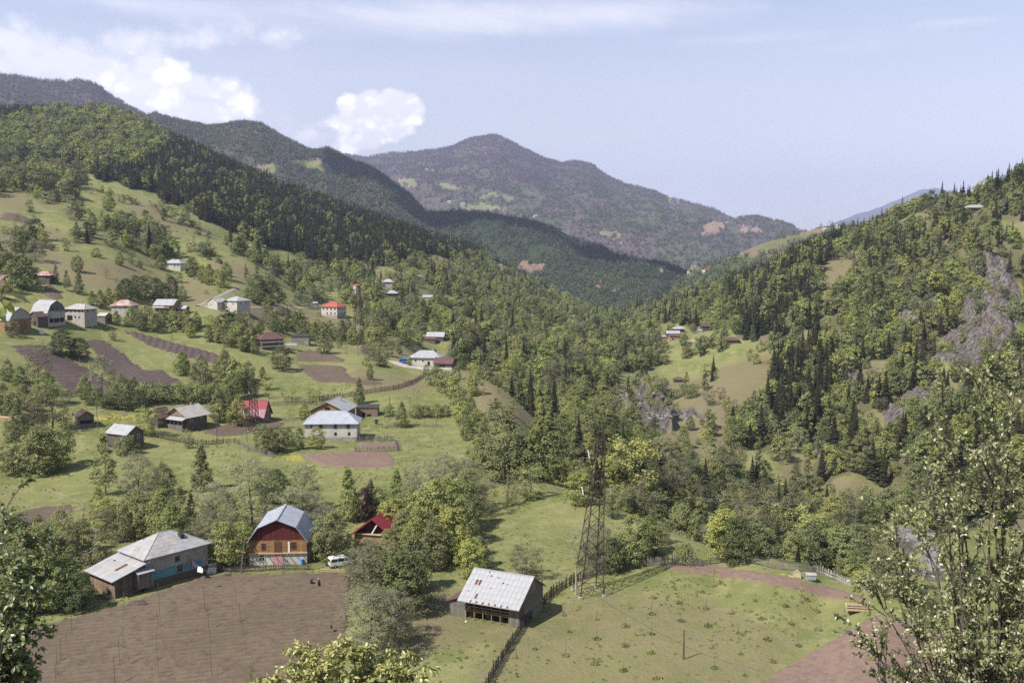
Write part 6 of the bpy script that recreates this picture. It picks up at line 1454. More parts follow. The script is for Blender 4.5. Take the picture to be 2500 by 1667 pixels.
T4, top4 = pylon(983, 750, 983, 712, 'small distant lattice pylon among trees near the pale-roofed houses', 3.2, 1.0, [(.7, -1, 2.4), (.7, 1, 2.4)], 0, th=.22, bays=6)
def cable(name, a, b, sag, label, r=.018, n=24):
    a, b = Vector(a), Vector(b); pts = [a.lerp(b, i / n) - Vector((0, 0, sag * 4 * (i / n) * (1 - i / n))) for i in range(n + 1)]
    o = MB().tube([p - a for p in pts], r, 4).build(name, M['wire'], None, a); tag(o, label, 'cable'); return o
lab_w = ['upper left', 'lower left', 'lower right']
for i in range(3):
    cable('power_line', T1[[2, 0, 1][i]], T3[[2, 0, 1][i]], 4, 'thin power line from the %s arm of the tall pylon towards the red-roofed house' % lab_w[i], .02)
    cable('power_line', T3[[2, 0, 1][i]], T2[[2, 0, 1][i]], 3, 'thin power line from the %s arm of the village pylon up the slope' % lab_w[i], .025)
    e_ = Vector(T1[[2, 0, 1][i]]) + Vector((95, -30, 12)); cable('power_line', T1[[2, 0, 1][i]], e_, 3, 'thin power line from the %s arm of the tall pylon across the gorge' % lab_w[i], .018)
ptop = PP + Vector((PL, 0, PH)); q_ = Vector(spot(1462, 1463)) + Vector((0, 0, .6)); cable('orchard_wire', q_, ptop, .9, 'dark wire from the pylon foot to the orchard post', .03)
q_ = Vector(spot(1860, 1640)) + Vector((0, 0, .8)); cable('orchard_wire', ptop, q_, .7, 'dark wire sagging from the orchard post to the lower soil', .03)

# ------------------------------------------------------------------ saplings of the young orchard
TUFT = LM['mid']
def tuft_mesh(seed, n=90, r=.55, h=.45):
    rng = np.random.default_rng(seed); a = rng.uniform(0, 6.283, n); q = np.sqrt(rng.uniform(0, 1, n)) * r
    p = np.stack([q * np.cos(a), q * np.sin(a), rng.uniform(.02, h, n) * (1.1 - q / r * .7)], 1)
    nr = unit(rng, n) * .7 + np.array([0, 0, .5]); nr /= np.linalg.norm(nr, axis=1, keepdims=True)
    V, Fc, t = leaves_at(p, nr, .26, .45, rng, rng.uniform(0, 1, n)); return mesh_from('grass_tuft', V, Fc, (TUFT,), attrs={'tint': t})
TUFTS = [tuft_mesh(i) for i in range(3)]
def leafball(seed, n, r, h0, h1, m, size=.2):
    rng = np.random.default_rng(seed); p = unit(rng, n) * np.array([r, r, (h1 - h0) / 2]) * (rng.uniform(.1, 1, n) ** .5)[:, None] + np.array([0, 0, (h0 + h1) / 2])
    V, Fc, t = leaves_at(p, unit(rng, n), size, .6, rng, rng.uniform(0, 1, n)); return mesh_from('crown', V, Fc, (m,), attrs={'tint': t})
BALLS = [leafball(5, 70, .45, 1.3, 2.6, LM['fresh']), leafball(6, 90, .65, 1.4, 2.8, LM['fresh'], .22)]
STAKE = MB().tube([(0, 0, -.2), (.03, 0, 1.0), (.02, .03, 2.2)], [.045, .038, .02], 5).mesh('stem', POLE_M)
sap = [Z13(*q) for q in ((1095, 1012), (1365, 1048), (1815, 1003), (1635, 955), (1140, 1150), (1365, 1208), (1595, 1265), (1110, 1345), (1345, 1412), (1585, 1468), (1815, 1168), (1810, 1322), (1825, 872), (2040, 915), (2060, 1062), (705, 1362), (860, 1292), (1850, 1532), (1600, 1105))]
sap += [Z14(*q) for q in ((165, 690), (430, 737), (670, 775), (920, 815), (1190, 862), (215, 835), (465, 887), (705, 928), (965, 982), (1245, 1027), (1480, 912), (760, 1112), (1025, 1172), (1515, 1087), (230, 1000), (480, 1047), (785, 1302), (1075, 1372), (1310, 1227), (520, 1247), (540, 1432), (820, 1502), (1735, 962))]
rs = random.Random(4)
for i, (u, v) in enumerate(sap):
    p = spot(u, v); s = rs.uniform(.8, 1.35)
    o = thing('sapling', 'thin staked sapling with a ring of tall grass at its foot in the young orchard', 'sapling', p, rs.uniform(0, 6), 'saplings of the young orchard')
    link('stem', STAKE, o, (0, 0, 0), 0, rs.uniform(.7, 1.1)); link('grass_tuft', TUFTS[i % 3], o, (0, 0, 0), 0, s)
for i, (u, v, w_) in enumerate((Z14(150, 642) + ('at the start of the ploughed strip by the picket fence',), Z14(537, 682) + ('in the middle of the strip of grass below the ploughed strip',), Z14(1335, 822) + ('on a mound of bare earth near the timber bed frame',), Z13(1520, 690) + ('in the pylon shadow by the picket fence',))):
    o = thing('sapling', 'small leafy fruit sapling ' + w_, 'sapling', spot(u, v), i); link('stem', STAKE, o); link('crown', BALLS[i % 2], o, (0, 0, 0), 0, 1.15 if i != 3 else 1.6); link('grass_tuft', TUFTS[i % 3], o, (0, 0, -.1), 0, .9)
# weeds and tussocks over the near meadows: nobody could count them
gc = bpy.data.collections.new('tussock_source')
for i, (m_, n_, r_, h_, z_) in enumerate(((LM['mid'], 30, .32, .22, .16), (LM['fresh'], 30, .32, .22, .16), (LM['silver'], 24, .4, .26, .16))):
    t_ = tuft_mesh(20 + i, n_, r_, h_); t_.materials.clear(); t_.materials.append(m_); gc.objects.link(bpy.data.objects.new('tussock_%d' % i, t_))
G_TUS = instance_tree(gc)
rg = np.random.default_rng(77); n_ = 60000
a_, d_ = rg.uniform(-.5, .5, n_), np.sqrt(rg.uniform(125 ** 2, 430 ** 2, n_)); x_, y_ = d_ * np.sin(a_), d_ * np.cos(a_); z_ = ground(x_, y_); u_, v_ = to_pix(x_, y_, z_)
dens = sstep(fbm(x_ / 7, y_ / 7, 4, 71), -.04, .20) * .85 + .06
ok = (rg.uniform(size=n_) < dens) & np.isin(label_at(u_, v_), [0, 14]) & (u_ > -60) & (u_ < 2560)
for o in [o for o in COL.objects if o.name.startswith(('ploughed_field', 'garden_bed'))]:
    co = np.empty(len(o.data.vertices) * 3, np.float32); o.data.vertices.foreach_get('co', co); co = co.reshape(-1, 3)
    cells = set(zip((co[:, 0] // 1.2).astype(int).tolist(), (co[:, 1] // 1.2).astype(int).tolist()))
    ok &= (rg.uniform(size=n_) < .07) | ~np.array([(a, b) in cells for a, b in zip((x_ // 1.2).astype(int).tolist(), (y_ // 1.2).astype(int).tolist())])
kz = np.where(fbm(x_ / 20, y_ / 20, 2, 72) > .08, 2, (rg.uniform(size=n_) < .5).astype(int))
wood('grass', np.stack([x_, y_, z_], 1)[ok], kz[ok], rg.uniform(.45, 1.15, ok.sum()), G_TUS, 40)

# ------------------------------------------------------------------ vehicles
def van(name, label, cat, u, v, rz, L=5.0, Wd=1.95, H=2.2, paint='blue', prof=None, sc=1.0, dv=0):
    x, y, z = spot(u, v); root = thing(name, label, cat, (x, y, z + .02), math.radians(rz)); h = Wd / 2
    prof = prof or [(-L / 2, .42), (-L / 2, 1.15), (-L / 2 + .04, H * .93), (-L / 2 + .25, H), (L / 2 - 2.0, H), (L / 2 - 1.5, H * .95), (L / 2 - .85, 1.28), (L / 2 - .15, 1.02), (L / 2, .75), (L / 2, .42)]
    # body with rounded shoulders: three nested outlines across the width
    def ins(p, k_): c_ = (0, H * .5); return [(c_[0] + (a - c_[0]) * k_, c_[1] + (b - c_[1]) * (k_ if b > H * .6 else 1)) for a, b in p]
    vs = []; n = len(prof)
    for yy, k_ in ((-h, .975), (-h * .93, 1.0), (h * .93, 1.0), (h, .975)): vs += [(a, yy, b) for a, b in ins(prof, k_)]
    fs = [tuple(range(n)), tuple(reversed(range(3 * n, 4 * n)))]
    for r_ in range(3): fs += [(r_ * n + i, (r_ + 1) * n + i, (r_ + 1) * n + (i + 1) % n, r_ * n + (i + 1) % n) for i in range(n)]
    MB().add(vs, fs).build('body', M[paint], root)
    zb, zt_ = 1.22, H * .88
    for s_ in (-1, 1):
        yy = s_ * (h + .004)
        for a, b in ((-L / 2 + .25, -L / 2 + 1.45), (-L / 2 + 1.55, L / 2 - 2.15), ):
            MB().box(a, b, min(yy, yy - s_ * .03), max(yy, yy - s_ * .03), zb, zt_).build('window', M['glass'], root)
        MB().prism([(L / 2 - 2.05, zb), (L / 2 - 1.08, zb), (L / 2 - 1.55, zt_), (L / 2 - 2.05, zt_)], 'y', min(yy, yy - s_ * .03), max(yy, yy - s_ * .03)).build('window', M['glass'], root)
        MB().box(L / 2 - .9, L / 2 - .72, s_ * (h + .02), s_ * (h + .22), 1.12, 1.34).build('mirror', M['dark'], root)
        for xx in (-L / 2 + .95, L / 2 - .95):
            w_ = MB().lathe([(.16, -.12), (.35, -.12), (.36, 0), (.35, .10), (.16, .10)], 16); o = w_.build('wheel', M['tyre'], root, (xx, s_ * (h - .10), .35)); o.rotation_euler = (math.pi / 2, 0, 0)
            hb = MB().lathe([(.0, -.13), (.17, -.135), (.2, -.12), (.2, .115), (0, .12)], 12).build('rim', M['chrome'], o)
        MB().box(L / 2 - .06, L / 2 + .02, s_ * h * .62 - .18, s_ * h * .62 + .18, .72, .95).build('headlight', M['lampclear'], root)
        MB().box(-L / 2 - .02, -L / 2 + .06, s_ * h * .86 - .10, s_ * h * .86 + .10, .9, 1.45).build('tail_light', M['lampred'], root)
    MB().add([(L / 2 - .80, -h * .86, 1.30), (L / 2 - .80, h * .86, 1.30), (L / 2 - 1.43, h * .80, H * .935), (L / 2 - 1.43, -h * .80, H * .935)], [(0, 1, 2, 3)]).add([(L / 2 - .84, -h * .86, 1.28), (L / 2 - .84, h * .86, 1.28), (L / 2 - 1.47, h * .80, H * .92), (L / 2 - 1.47, -h * .80, H * .92)], [(3, 2, 1, 0)]).build('windscreen', M['glass'], root)
    MB().box(-L / 2 - .025, -L / 2 + .03, -h * .78, h * .78, 1.22, H * .86).build('rear_window', M['glass'], root)
    MB().box(-L / 2 - .10, -L / 2 + .05, -h * .95, h * .95, .38, .60).build('bumper', M['dark'], root); MB().box(L / 2 - .05, L / 2 + .10, -h * .95, h * .95, .38, .60).build('bumper', M['dark'], root)
    return root
van('van', 'bright blue delivery van parked in the pale yard of the long white house', 'van', 988, 887, 0, 5.0, 1.95, 2.3, 'blue')
van('minivan', 'white minivan half hidden by branches beside the red gambrel house', 'minivan', 833, 1381, 28, 4.9, 1.9, 2.0, 'carwhite')

# ------------------------------------------------------------------ yard things
def at_pix(u, v): return spot(u, v)
o = MB().lathe([(.27, 0), (.30, .05), (.29, .3), (.31, .33), (.29, .36), (.29, .62), (.31, .65), (.29, .68), (.30, .92), (.26, .96)], 16).build('barrel', M['barrel'], None, at_pix(*Z12(627, 598)), smooth=False); tag(o, 'upright blue plastic barrel beside the red gambrel house', 'barrel'); o.scale = (1.25, 1.25, 1.25)
x, y, z = at_pix(517, 1399); o = thing('boarded_crate', 'white boarded crate leaning on the fence above the ploughed field', 'crate', (x, y, z), .25)
for i in range(5): MB().box(-.85, .85, -.05, .05, i * .36, i * .36 + .32).build('plank', M['frame'], o, (0, .12 * i, 0))
MB().box(-.9, .9, .3, 1.1, 0, 1.5).build('box', M['plaster'], o)
x, y, z = at_pix(*Z14(1905, 888)); o = thing('bed_frame', 'long timber bed frame at the edge of the lower ploughed soil', 'planter', (x, y, z), -.16)
for a, b, c_, d in ((-2.7, 2.7, -.9, -.78), (-2.7, 2.7, .78, .9), (-2.7, -2.58, -.78, .78), (2.58, 2.7, -.78, .78)): MB().box(a, b, c_, d, -.1, .55).build('plank', M['fresh_wood'], o)
MB().box(-2.6, 2.6, -.8, .8, -.1, .25).build('soil', SOIL, o); MB().box(.1, .2, -.1, 0, .2, 1.0).build('peg', M['fresh_wood'], o); MB().box(-2.8, 2.8, -1.05, -.9, .5, .58).build('top_rail', M['fresh_wood'], o)
x, y, z = at_pix(*Z14(1425, 620)); o = thing('cold_frame', 'grey-green slatted box standing by the pale picket fence', 'box', (x, y, z), -.1); MB().box(-.85, .85, -.45, .45, .1, 1.0).build('body', M['plaster'], o)
for i in range(4): MB().box(-.85, .85, -.50, -.455, .14 + i * .22, .32 + i * .22).build('slat', M['tin_blue'], o)
MB().prism([(-.6, 1.0), (.6, 1.0), (.5, 1.22), (-.5, 1.22)], 'x', -.95, .95).build('lid', M['concrete'], o)
x, y, z = at_pix(*Z14(1300, 602)); o = thing('arched_frame', 'white arched cart end lying at the head of the ploughed strip', 'cart', (x, y, z), -.5); mb = MB()
for i in range(9):
    a, b = math.pi * i / 9, math.pi * (i + 1) / 9; mb.bar((.65 * math.cos(a), 0, .5 + .8 * math.sin(a)), (.65 * math.cos(b), 0, .5 + .8 * math.sin(b)), .22)
mb.bar((.65, 0, 0), (.65, 0, .55), .22).bar((-.65, 0, 0), (-.65, 0, .55), .22).build('arch', M['concrete'], o); MB().box(-.55, .55, -.05, .05, .1, .9).build('panel', M['fresh_wood'], o); MB().bar((-.6, 0, .1), (-3.0, .3, .15), .12).build('shaft', M['fresh_wood'], o)
x, y, z = at_pix(919, 1037); o = thing('garden_cupboard', 'small glazed grey cupboard on legs standing in the garden beyond the white house', 'cupboard', (x, y, z), .1); MB().box(-.6, .6, -.4, .4, .3, 2.2).build('body', M['plaster'], o)
for i in range(3): MB().box(-.52, .52, -.43, -.405, .5 + i * .55, .95 + i * .55).build('pane', M['glass'], o)
MB().box(-.7, .7, -.5, .5, 2.2, 2.32).build('roof', M['tin'], o)
for k_, (u, v, n_) in enumerate(((16, 1028, 5), (38, 1029, 6))):
    x, y, z = at_pix(u, v); o = thing('timber_stack', ('lower' if k_ == 0 else 'taller') + ' stack of fresh boards beside the hedge at the picture edge', 'timber stack', (x, y, z), -.05)
    for i in range(n_): MB().box(-2.2, 2.2, -.7 + .05 * (i % 2), .7, i * .3, i * .3 + .22).build('board', M['fresh_wood'], o)
for u, v, lb, s in ((553, 1408, 'dark heap of earth below the white crate', 1.3), (535, 1436, 'small dark heap of earth on the ploughed field corner', .9), (335, 1478, 'big dark manure heap before the log annexe', 2.2)):
    x, y, z = at_pix(u, v); rng = np.random.default_rng(int(u)); mb = MB()
    prof = [(s, -.15), (s * .9, .1), (s * .62, .34 * s ** .5), (s * .3, .5 * s ** .5), (.05, .56 * s ** .5)]; mb.lathe(prof, 14); mb.v = [(a + rng.normal() * .07 * s, b * .8 + rng.normal() * .07 * s, c_ + rng.normal() * .04) for a, b, c_ in mb.v]
    tag(mb.build('earth_heap', SOIL_DARK, None, (x, y, z), .4), lb, 'heap')
x, y, z = at_pix(712, 853); o = thing('deck', 'white-railed wooden deck on posts beside the brown wooden house', 'deck', (x, y, z), .05); mb = MB().box(-2.8, 2.8, -1.5, 1.5, 1.9, 2.1).build('floor', M['plaster'], o)
for xx in (-2.7, 0, 2.7): MB().box(xx - .12, xx + .12, -1.45, -1.2, -1, 3.3).build('post', M['plaster'], o)
for zz in (2.4, 2.9): MB().box(-2.8, 2.8, -1.5, -1.4, zz, zz + .25).build('rail', M['frame'], o)
o = MB().lathe([(.9, 0), (1.0, .1), (1.0, 1.6), (.8, 1.9)], 14).build('water_tank', M['frame'], None, at_pix(102, 816)); tag(o, 'white water tank standing below the brown plank shed', 'tank')
# washing on its lines
a_ = Vector(H1.matrix_basis.translation); R1 = Matrix.Rotation(RZ, 3, 'Z')
pA = a_ + R1 @ Vector((AL + 8.2, -.1, 4.6)); pB = Vector(spot(*Z11(1710, 700))) + Vector((0, 0, .9)); pC = Vector(spot(*Z11(1918, 760))) + Vector((0, 0, 1.5))
cable('clothes_line', pA, pB, .25, 'taut line from the farmhouse wall to the white crate', .02); CL = cable('clothes_line', pA - Vector((0, 0, .2)), pC, 1.3, 'sagging washing line from the farmhouse wall to a pole in the field', .02)
def cloth(f, w_, h_, m_, lb, nm):
    p = (pA - Vector((0, 0, .2))).lerp(pC, f) - Vector((0, 0, 1.3 * 4 * f * (1 - f))); d = (pC - pA); d.z = 0; d.normalize(); n = Vector((-d.y, d.x, 0)); V = []; Fs = []
    for s_ in (0, 1):
        for i in range(7):
            for j in range(4): V.append(tuple(d * (w_ * (i / 6 - .5)) + n * (.06 * math.sin(i * 2.1) * (j / 3) + .012 * s_) + Vector((0, 0, -h_ * j / 3 * (1 + .08 * math.sin(i * 3))))))
    for s_ in (0, 1):
        for i in range(6):
            for j in range(3): b = s_ * 28 + i * 4 + j; Fs.append((b, b + 4, b + 5, b + 1) if s_ else (b + 1, b + 5, b + 4, b))
    tag(MB().add(V, Fs).build(nm, m_, None, p, smooth=True), lb, 'washing')
cloth(.06, .7, 1.1, M['cloth3'], 'brown cloth hanging nearest the farmhouse wall on the washing line', 'towel'); cloth(.14, .8, .9, M['cloth2'], 'dark clothes hanging in the middle of the washing line', 'trousers'); cloth(.21, .6, .7, M['cloth2'], 'small dark garment beside the white shirts on the line', 'shirt'); cloth(.27, .9, 1.1, M['cloth'], 'white shirt hanging on the washing line over the grass', 'shirt'); cloth(.315, .6, .9, M['cloth'], 'narrow white cloth outermost on the washing line', 'towel')
# hens and white stones by the barn would be a pixel each: a few pale stones
for i, (u, v) in enumerate(((1273, 1512), (1138, 1518))):
    me_ = MB().lathe([(.12, 0), (.2, .06), (.17, .2), (.05, .26)], 8).build('stone', M['frame'], None, at_pix(u, v)); tag(me_, ['pale stone by the corner of the weathered barn', 'pale stone under the lean-to of the weathered barn', 'pale stone in the orchard grass'][i], 'stone')
# ------------------------------------------------------------------ which of the wood's trees are things of their own: the 300 of a kind that show largest
LANDMARKS = [('by the tall grey rock face', 2380, 800), ('on the skyline', 2300, 500), ('around the brown meadow on the spur', 1800, 930), ('beside the grey scree', 2130, 960), ('by the houses in the glade', 1690, 820), ('at the foot of the steep slope', 2050, 1170),
             ('on the wooded bank above the gorge', 1350, 930), ('beyond the green terrace edge', 1500, 1120), ('in the narrow valley bottom', 1450, 820), ('under the forest ridge', 850, 690), ('along the pale valley road', 1200, 720), ('on the top of the grassy hill', 100, 430), ('in the tree belt across the hillside', 330, 580),
             ('above the rock outcrop', 1570, 1000), ('above the row of houses', 60, 690), ('on the dark ridge', 600, 500), ('in the steep mixed forest', 2200, 850), ('below the crest', 1900, 720), ('in the village orchards', 450, 800), ('by the white hip-roofed house', 1000, 800), ('in the gorge below the terrace', 1850, 1250), ('right above the ploughed strip and its rail fence', 1850, 1340), ('behind the top of the tall pylon', 1470, 1090), ('left of the tall pylon, below the dry bank', 1290, 1060), ('on the steep slope below the rock face', 2400, 980), ('just left of the rock face', 2200, 730), ('where the slope meets the brown spur', 1920, 840), ('around the small brown bank', 1920, 1120), ('between spur and terrace', 1640, 1170), ('under the lone skyline house', 2400, 580), ('high on the valley side', 1720, 730), ('by the lone red-brown cabin', 1660, 900), ('below the glade houses', 1560, 860), ('on the bank below the brown-roofed barn', 1200, 860), ('by the stream rocks', 2180, 1260), ('along the lower slope', 2080, 1060), ('beside the big willow meadow rim', 1560, 1040)]
def plural(w_): return w_.replace('tree', 'trees', 1) if 'tree' in w_ else w_ + ('es' if w_.endswith('sh') else 's')
lm = np.array([[p[1], p[2]] for p in LANDMARKS])
NAMES = {0: ('fir_tree', 'fir', ['fir']), 1: ('broadleaf_tree', 'fresh', None), 2: ('broadleaf_tree', 'mid', None), 3: ('broadleaf_tree', 'deep', None), 4: ('broadleaf_tree', 'yellow', None), 5: ('budding_tree', 'bronze', None), 6: ('willow_tree', 'silver', None), 7: ('shrub', 'bush', None)}
WORDS = {0: 'dark green fir', 1: 'fresh green broadleaf tree', 2: 'mid-green broadleaf tree', 3: 'deep green broadleaf tree', 4: 'yellow-green broadleaf tree', 5: 'bronze-green tree coming into leaf', 6: 'silvery green willow', 7: 'low green shrub'}
HPLANT = {0: 14, 1: 9, 2: 10, 3: 9, 4: 8.5, 5: 10, 6: 10, 7: 3.2}
LIMIT = {'fir_tree': 290, 'broadleaf_tree': 160, 'budding_tree': 70, 'willow_tree': 40, 'shrub': 110}
def plant(name, kind, loc, rz, s, sw, label, cat, group, variant=0):
    tm, cm, H = TREES[kind][variant % len(TREES[kind])]
    o = thing(name, label, cat, loc, rz, group); o.scale = (s * sw, s * sw, s)
    link('trunk', tm, o); link('crown', cm, o)
    return o
show = np.array([HPLANT[k] for k in WOOD['k']]) * WOOD['s'] / WOOD['d'] * ((WOOD['u'] > -20) & (WOOD['u'] < 2520) & (WOOD['v'] < 1500))
# leave room round the places where something stands
CLEAR = []
for o_ in list(bpy.data.objects):
    if o_.parent is None and o_.get('category') in ('house', 'barn', 'shed', 'hut', 'cabin', 'van', 'minivan', 'deck', 'pylon'):
        cu, cv = to_pix(o_.location.x, o_.location.y, o_.location.z); hw_ = max([abs(c_[0]) for ch in o_.children if ch.type == 'MESH' for c_ in ch.bound_box] or [3]) / math.hypot(o_.location.x, o_.location.y) * F
        CLEAR.append((float(cu), float(cv), float(hw_), math.hypot(o_.location.x, o_.location.y)))
single = np.zeros(len(show), bool); count = {}
for i in np.argsort(-show):
    nm = NAMES[WOOD['k'][i]][0]
    if count.get(nm, 0) >= LIMIT[nm] or show[i] <= 0: continue
    count[nm] = count.get(nm, 0) + 1; single[i] = True
def blocked(i):
    hp_ = HPLANT[int(WOOD['k'][i])] * WOOD['s'][i] / WOOD['d'][i] * F
    return any(abs(WOOD['u'][i] - a) < r * 1.05 + 3 and -r * .8 < WOOD['v'][i] - b < max(r * .5, hp_ * .8) for a, b, r, d in CLEAR if WOOD['d'][i] < d + 12)
blk = np.array([blocked(i) for i in range(len(show))])
for i in np.nonzero(single & ~blk)[0]:
    k = int(WOOD['k'][i]); nm, kind, _ = NAMES[k]
    near = LANDMARKS[int(((lm - [WOOD['u'][i], WOOD['v'][i]]) ** 2).sum(1).argmin())][0]
    H = HPLANT[k] * WOOD['s'][i]
    sz = ('tall ' if H > 13 else 'small ' if H < 8 else '') if k == 0 else ('big ' if H > 10 else 'small ' if H < 7 else '') if k != 7 else ''
    plant(nm, kind, (WOOD['x'][i], WOOD['y'][i], WOOD['z'][i]), float(i * 2.4 % 6.28), WOOD['s'][i], 1.0, sz + WORDS[k] + ' ' + near, 'shrub' if k == 7 else 'tree', plural(WORDS[k]) + ' ' + near, i)
rest = ~single & ~blk
SRCK = {0: [0, 1, 2], 1: [3, 4, 3], 2: [5, 6, 5], 3: [7, 8], 4: [9], 5: [10], 6: [11], 7: [12]}
kk = np.array([SRCK[k][i % len(SRCK[k])] for i, k in enumerate(WOOD['k'])])
zone = np.where(WOOD['u'] < 1250, 0, 1)
for zi, nm in ((0, 'forest'), (1, 'forest')):
    q = rest & (zone == zi)
    wood(nm, np.stack([WOOD['x'][q], WOOD['y'][q], WOOD['z'][q] - .3], 1), kk[q], WOOD['s'][q], G_NEAR, 30 + zi)
# ------------------------------------------------------------------ trees and bushes one can point to: kind, foot pixel, height in pixels, relative width, where
ADJ = dict(fresh=('broadleaf_tree', 'fresh green tree'), mid=('broadleaf_tree', 'leafy mid-green tree'), deep=('broadleaf_tree', 'dense dark green tree'), yellow=('fruit_tree', 'yellow-green spreading tree'), silver=('willow_tree', 'silvery grey-green tree'), bronze=('budding_tree', 'bronze-brown tree coming into leaf'),
           slender=('slender_tree', 'tall slender tree with pale trunk'), tiered=('conical_tree', 'conical green tree'), poplar=('poplar_tree', 'dark narrow poplar'), purple=('plum_tree', 'dark purple-leaved tree'), bush=('shrub', 'rounded green bush'), bush_deep=('shrub', 'dark green bush'), bush_fresh=('shrub', 'bright green bush'),
           sparse=('young_tree', 'thin young tree'), fir=('fir_tree', 'dark fir'))
HT = []
def row(kind, where, *pts):
    for i, p in enumerate(pts): HT.append((kind, p[0], p[1], p[2], p[3] if len(p) > 3 else 1.0, where))
# round the farmhouse
row('mid', 'by the shaded garden left of the farmhouse', (60, 1478, 170), (118, 1492, 150), (22, 1440, 180), (160, 1478, 120))
row('fresh', 'over the shaded garden left of the farmhouse', (100, 1430, 150), (165, 1420, 110), (30, 1500, 150))
row('deep', 'at the back of the shaded garden', (40, 1400, 140), (190, 1490, 90))
row('mid', 'behind the garden, under the small ploughed bed', (152, 1352, 105), (95, 1340, 80), (205, 1345, 80))
row('bronze', 'with crooked trunk left behind the farmhouse roof', (221, 1377, 135, 1.25)); row('bronze', 'between the farmhouse roof and the fence', (474, 1362, 80))
row('fresh', 'in the row behind the farmhouse', (262, 1312, 95), (345, 1312, 115), (300, 1320, 90)); row('mid', 'in the row behind the farmhouse', (396, 1322, 125), (420, 1345, 110), (240, 1262, 70)); row('slender', 'right behind the farmhouse roof', (441, 1330, 140), (467, 1322, 120)); row('silver', 'above the fruit trees by the fence', (521, 1310, 130)); row('silver', 'low in the tree row behind the farmhouse', (370, 1300, 70), (505, 1345, 90))
row('fresh', 'with dark stem in front of the fence corner', (551, 1385, 110, 1.1), (588, 1370, 95)); row('fresh', 'beside the red gambrel house, over a dark forked stem', (806, 1372, 118, 1.0)); row('bronze', 'by the grey board fence', (800, 1352, 70), (745, 1325, 70))
row('silver', 'behind the red gambrel house roof ridge', (797, 1335, 100), (715, 1300, 110), (760, 1290, 90)); row('silver', 'big, behind the red gambrel house', (616, 1290, 165, 1.05)); row('deep', 'standing against the big silvery tree', (668, 1258, 110, .9)); row('silver', 'thin and pale right of the big silvery one', (738, 1245, 108)); row('bronze', 'in the hedge left of the red gambrel house', (530, 1290, 70), (560, 1320, 70))
row('purple', 'between green trees above the crimson roof', (893, 1270, 82)); row('tiered', 'beside the purple-leaved tree', (850, 1272, 125), (968, 1240, 92)); row('tiered', 'leafing behind the purple tree', (905, 1260, 85))
row('fresh', 'in the thick group right of the crimson roof', (1050, 1330, 150), (1105, 1372, 130), (1000, 1300, 110), (1085, 1310, 140), (1130, 1330, 110)); row('mid', 'in the thick group right of the crimson roof', (1020, 1370, 130), (1130, 1290, 125), (1060, 1390, 120), (985, 1350, 95)); row('fresh', 'at the corner of the group above the weathered barn', (1151, 1410, 95), (1165, 1385, 75))
row('bronze', 'at the meadow edge of the thick group', (1155, 1250, 110), (1175, 1262, 95), (1125, 1215, 85)); row('silver', 'on the upper side of the thick group', (1040, 1215, 85), (1085, 1205, 95), (1140, 1200, 80), (1010, 1255, 85)); row('fresh', 'above the crimson roof', (955, 1310, 90), (925, 1262, 70)); row('fresh', 'in front of the crimson gable', (990, 1352, 108), (900, 1356, 40), (872, 1352, 34), (950, 1362, 70)); row('bronze', 'above the crimson roof', (1000, 1215, 70))
row('silver', 'big and round between ploughed field and barn meadow', (905, 1605, 172, 1.25)); row('silver', 'joined to the big round willow', (965, 1560, 120, 1.0)); row('bronze', 'leaning over the white minivan', (935, 1478, 150, 1.35), (888, 1440, 105, 1.25), (866, 1408, 64, 1.2)); row('deep', 'shading the strip behind the big round willow', (985, 1500, 150, 1.0), (960, 1455, 120)); row('mid', 'between the minivan and the barn meadow', (1010, 1440, 130), (920, 1420, 90))
# sunny meadow and orchard rim
row('bronze', 'round and brownish behind the weathered barn', (1285, 1412, 82, 1.2)); row('silver', 'behind the foot of the tall pylon', (1462, 1392, 115), (1430, 1375, 90)); row('fresh', 'by the picket fence right of the tall pylon', (1545, 1380, 118), (1515, 1388, 80)); row('deep', 'by the picket fence right of the tall pylon', (1582, 1358, 95), (1490, 1395, 80)); row('yellow', 'small, on the slope right of the pylon bushes', (1616, 1328, 62)); row('bush', 'alone at the foot of the meadow by the picket fence', (1674, 1374, 44))
row('yellow', 'blossoming pale beside the upper pylon', (1494, 1262, 66, 1.1)); row('yellow', 'at the upper rim of the sunny meadow', (1295, 1216, 74, 1.1)); row('fresh', 'on the rim of the sunny meadow behind the pylon', (1415, 1232, 78, 1.15)); row('bronze', 'thin, on the meadow rim beside the dead trunk', (1250, 1235, 66, .8))
row('fresh', 'big and spreading over the rail fence', (1765, 1366, 122, 1.15)); row('deep', 'in the shade of the big tree over the rail fence', (1800, 1376, 112, .9)); row('yellow', 'right of the big tree over the rail fence', (1868, 1342, 76, 1.1), (1835, 1310, 70)); row('fresh', 'big, behind the pale picket fence', (2075, 1400, 118, 1.25)); row('mid', 'big, behind the pale picket fence', (2048, 1395, 110)); row('bush_fresh', 'below the pale picket fence', (2105, 1436, 46), (2140, 1445, 40)); row('bronze', 'behind the foreground twigs by the rocky stream', (2184, 1458, 150, 1.1), (2140, 1400, 110))
row('sparse', 'bare-stemmed on the meadow below the rim', (1696, 1305, 62)); row('yellow', 'in the light wood below the terrace', (1935, 1330, 100, 1.1), (1990, 1360, 110, 1.1), (1900, 1290, 90)); row('bronze', 'in the light wood below the terrace', (1950, 1300, 100, 1.1), (1870, 1275, 95, 1.1), (1800, 1270, 100))
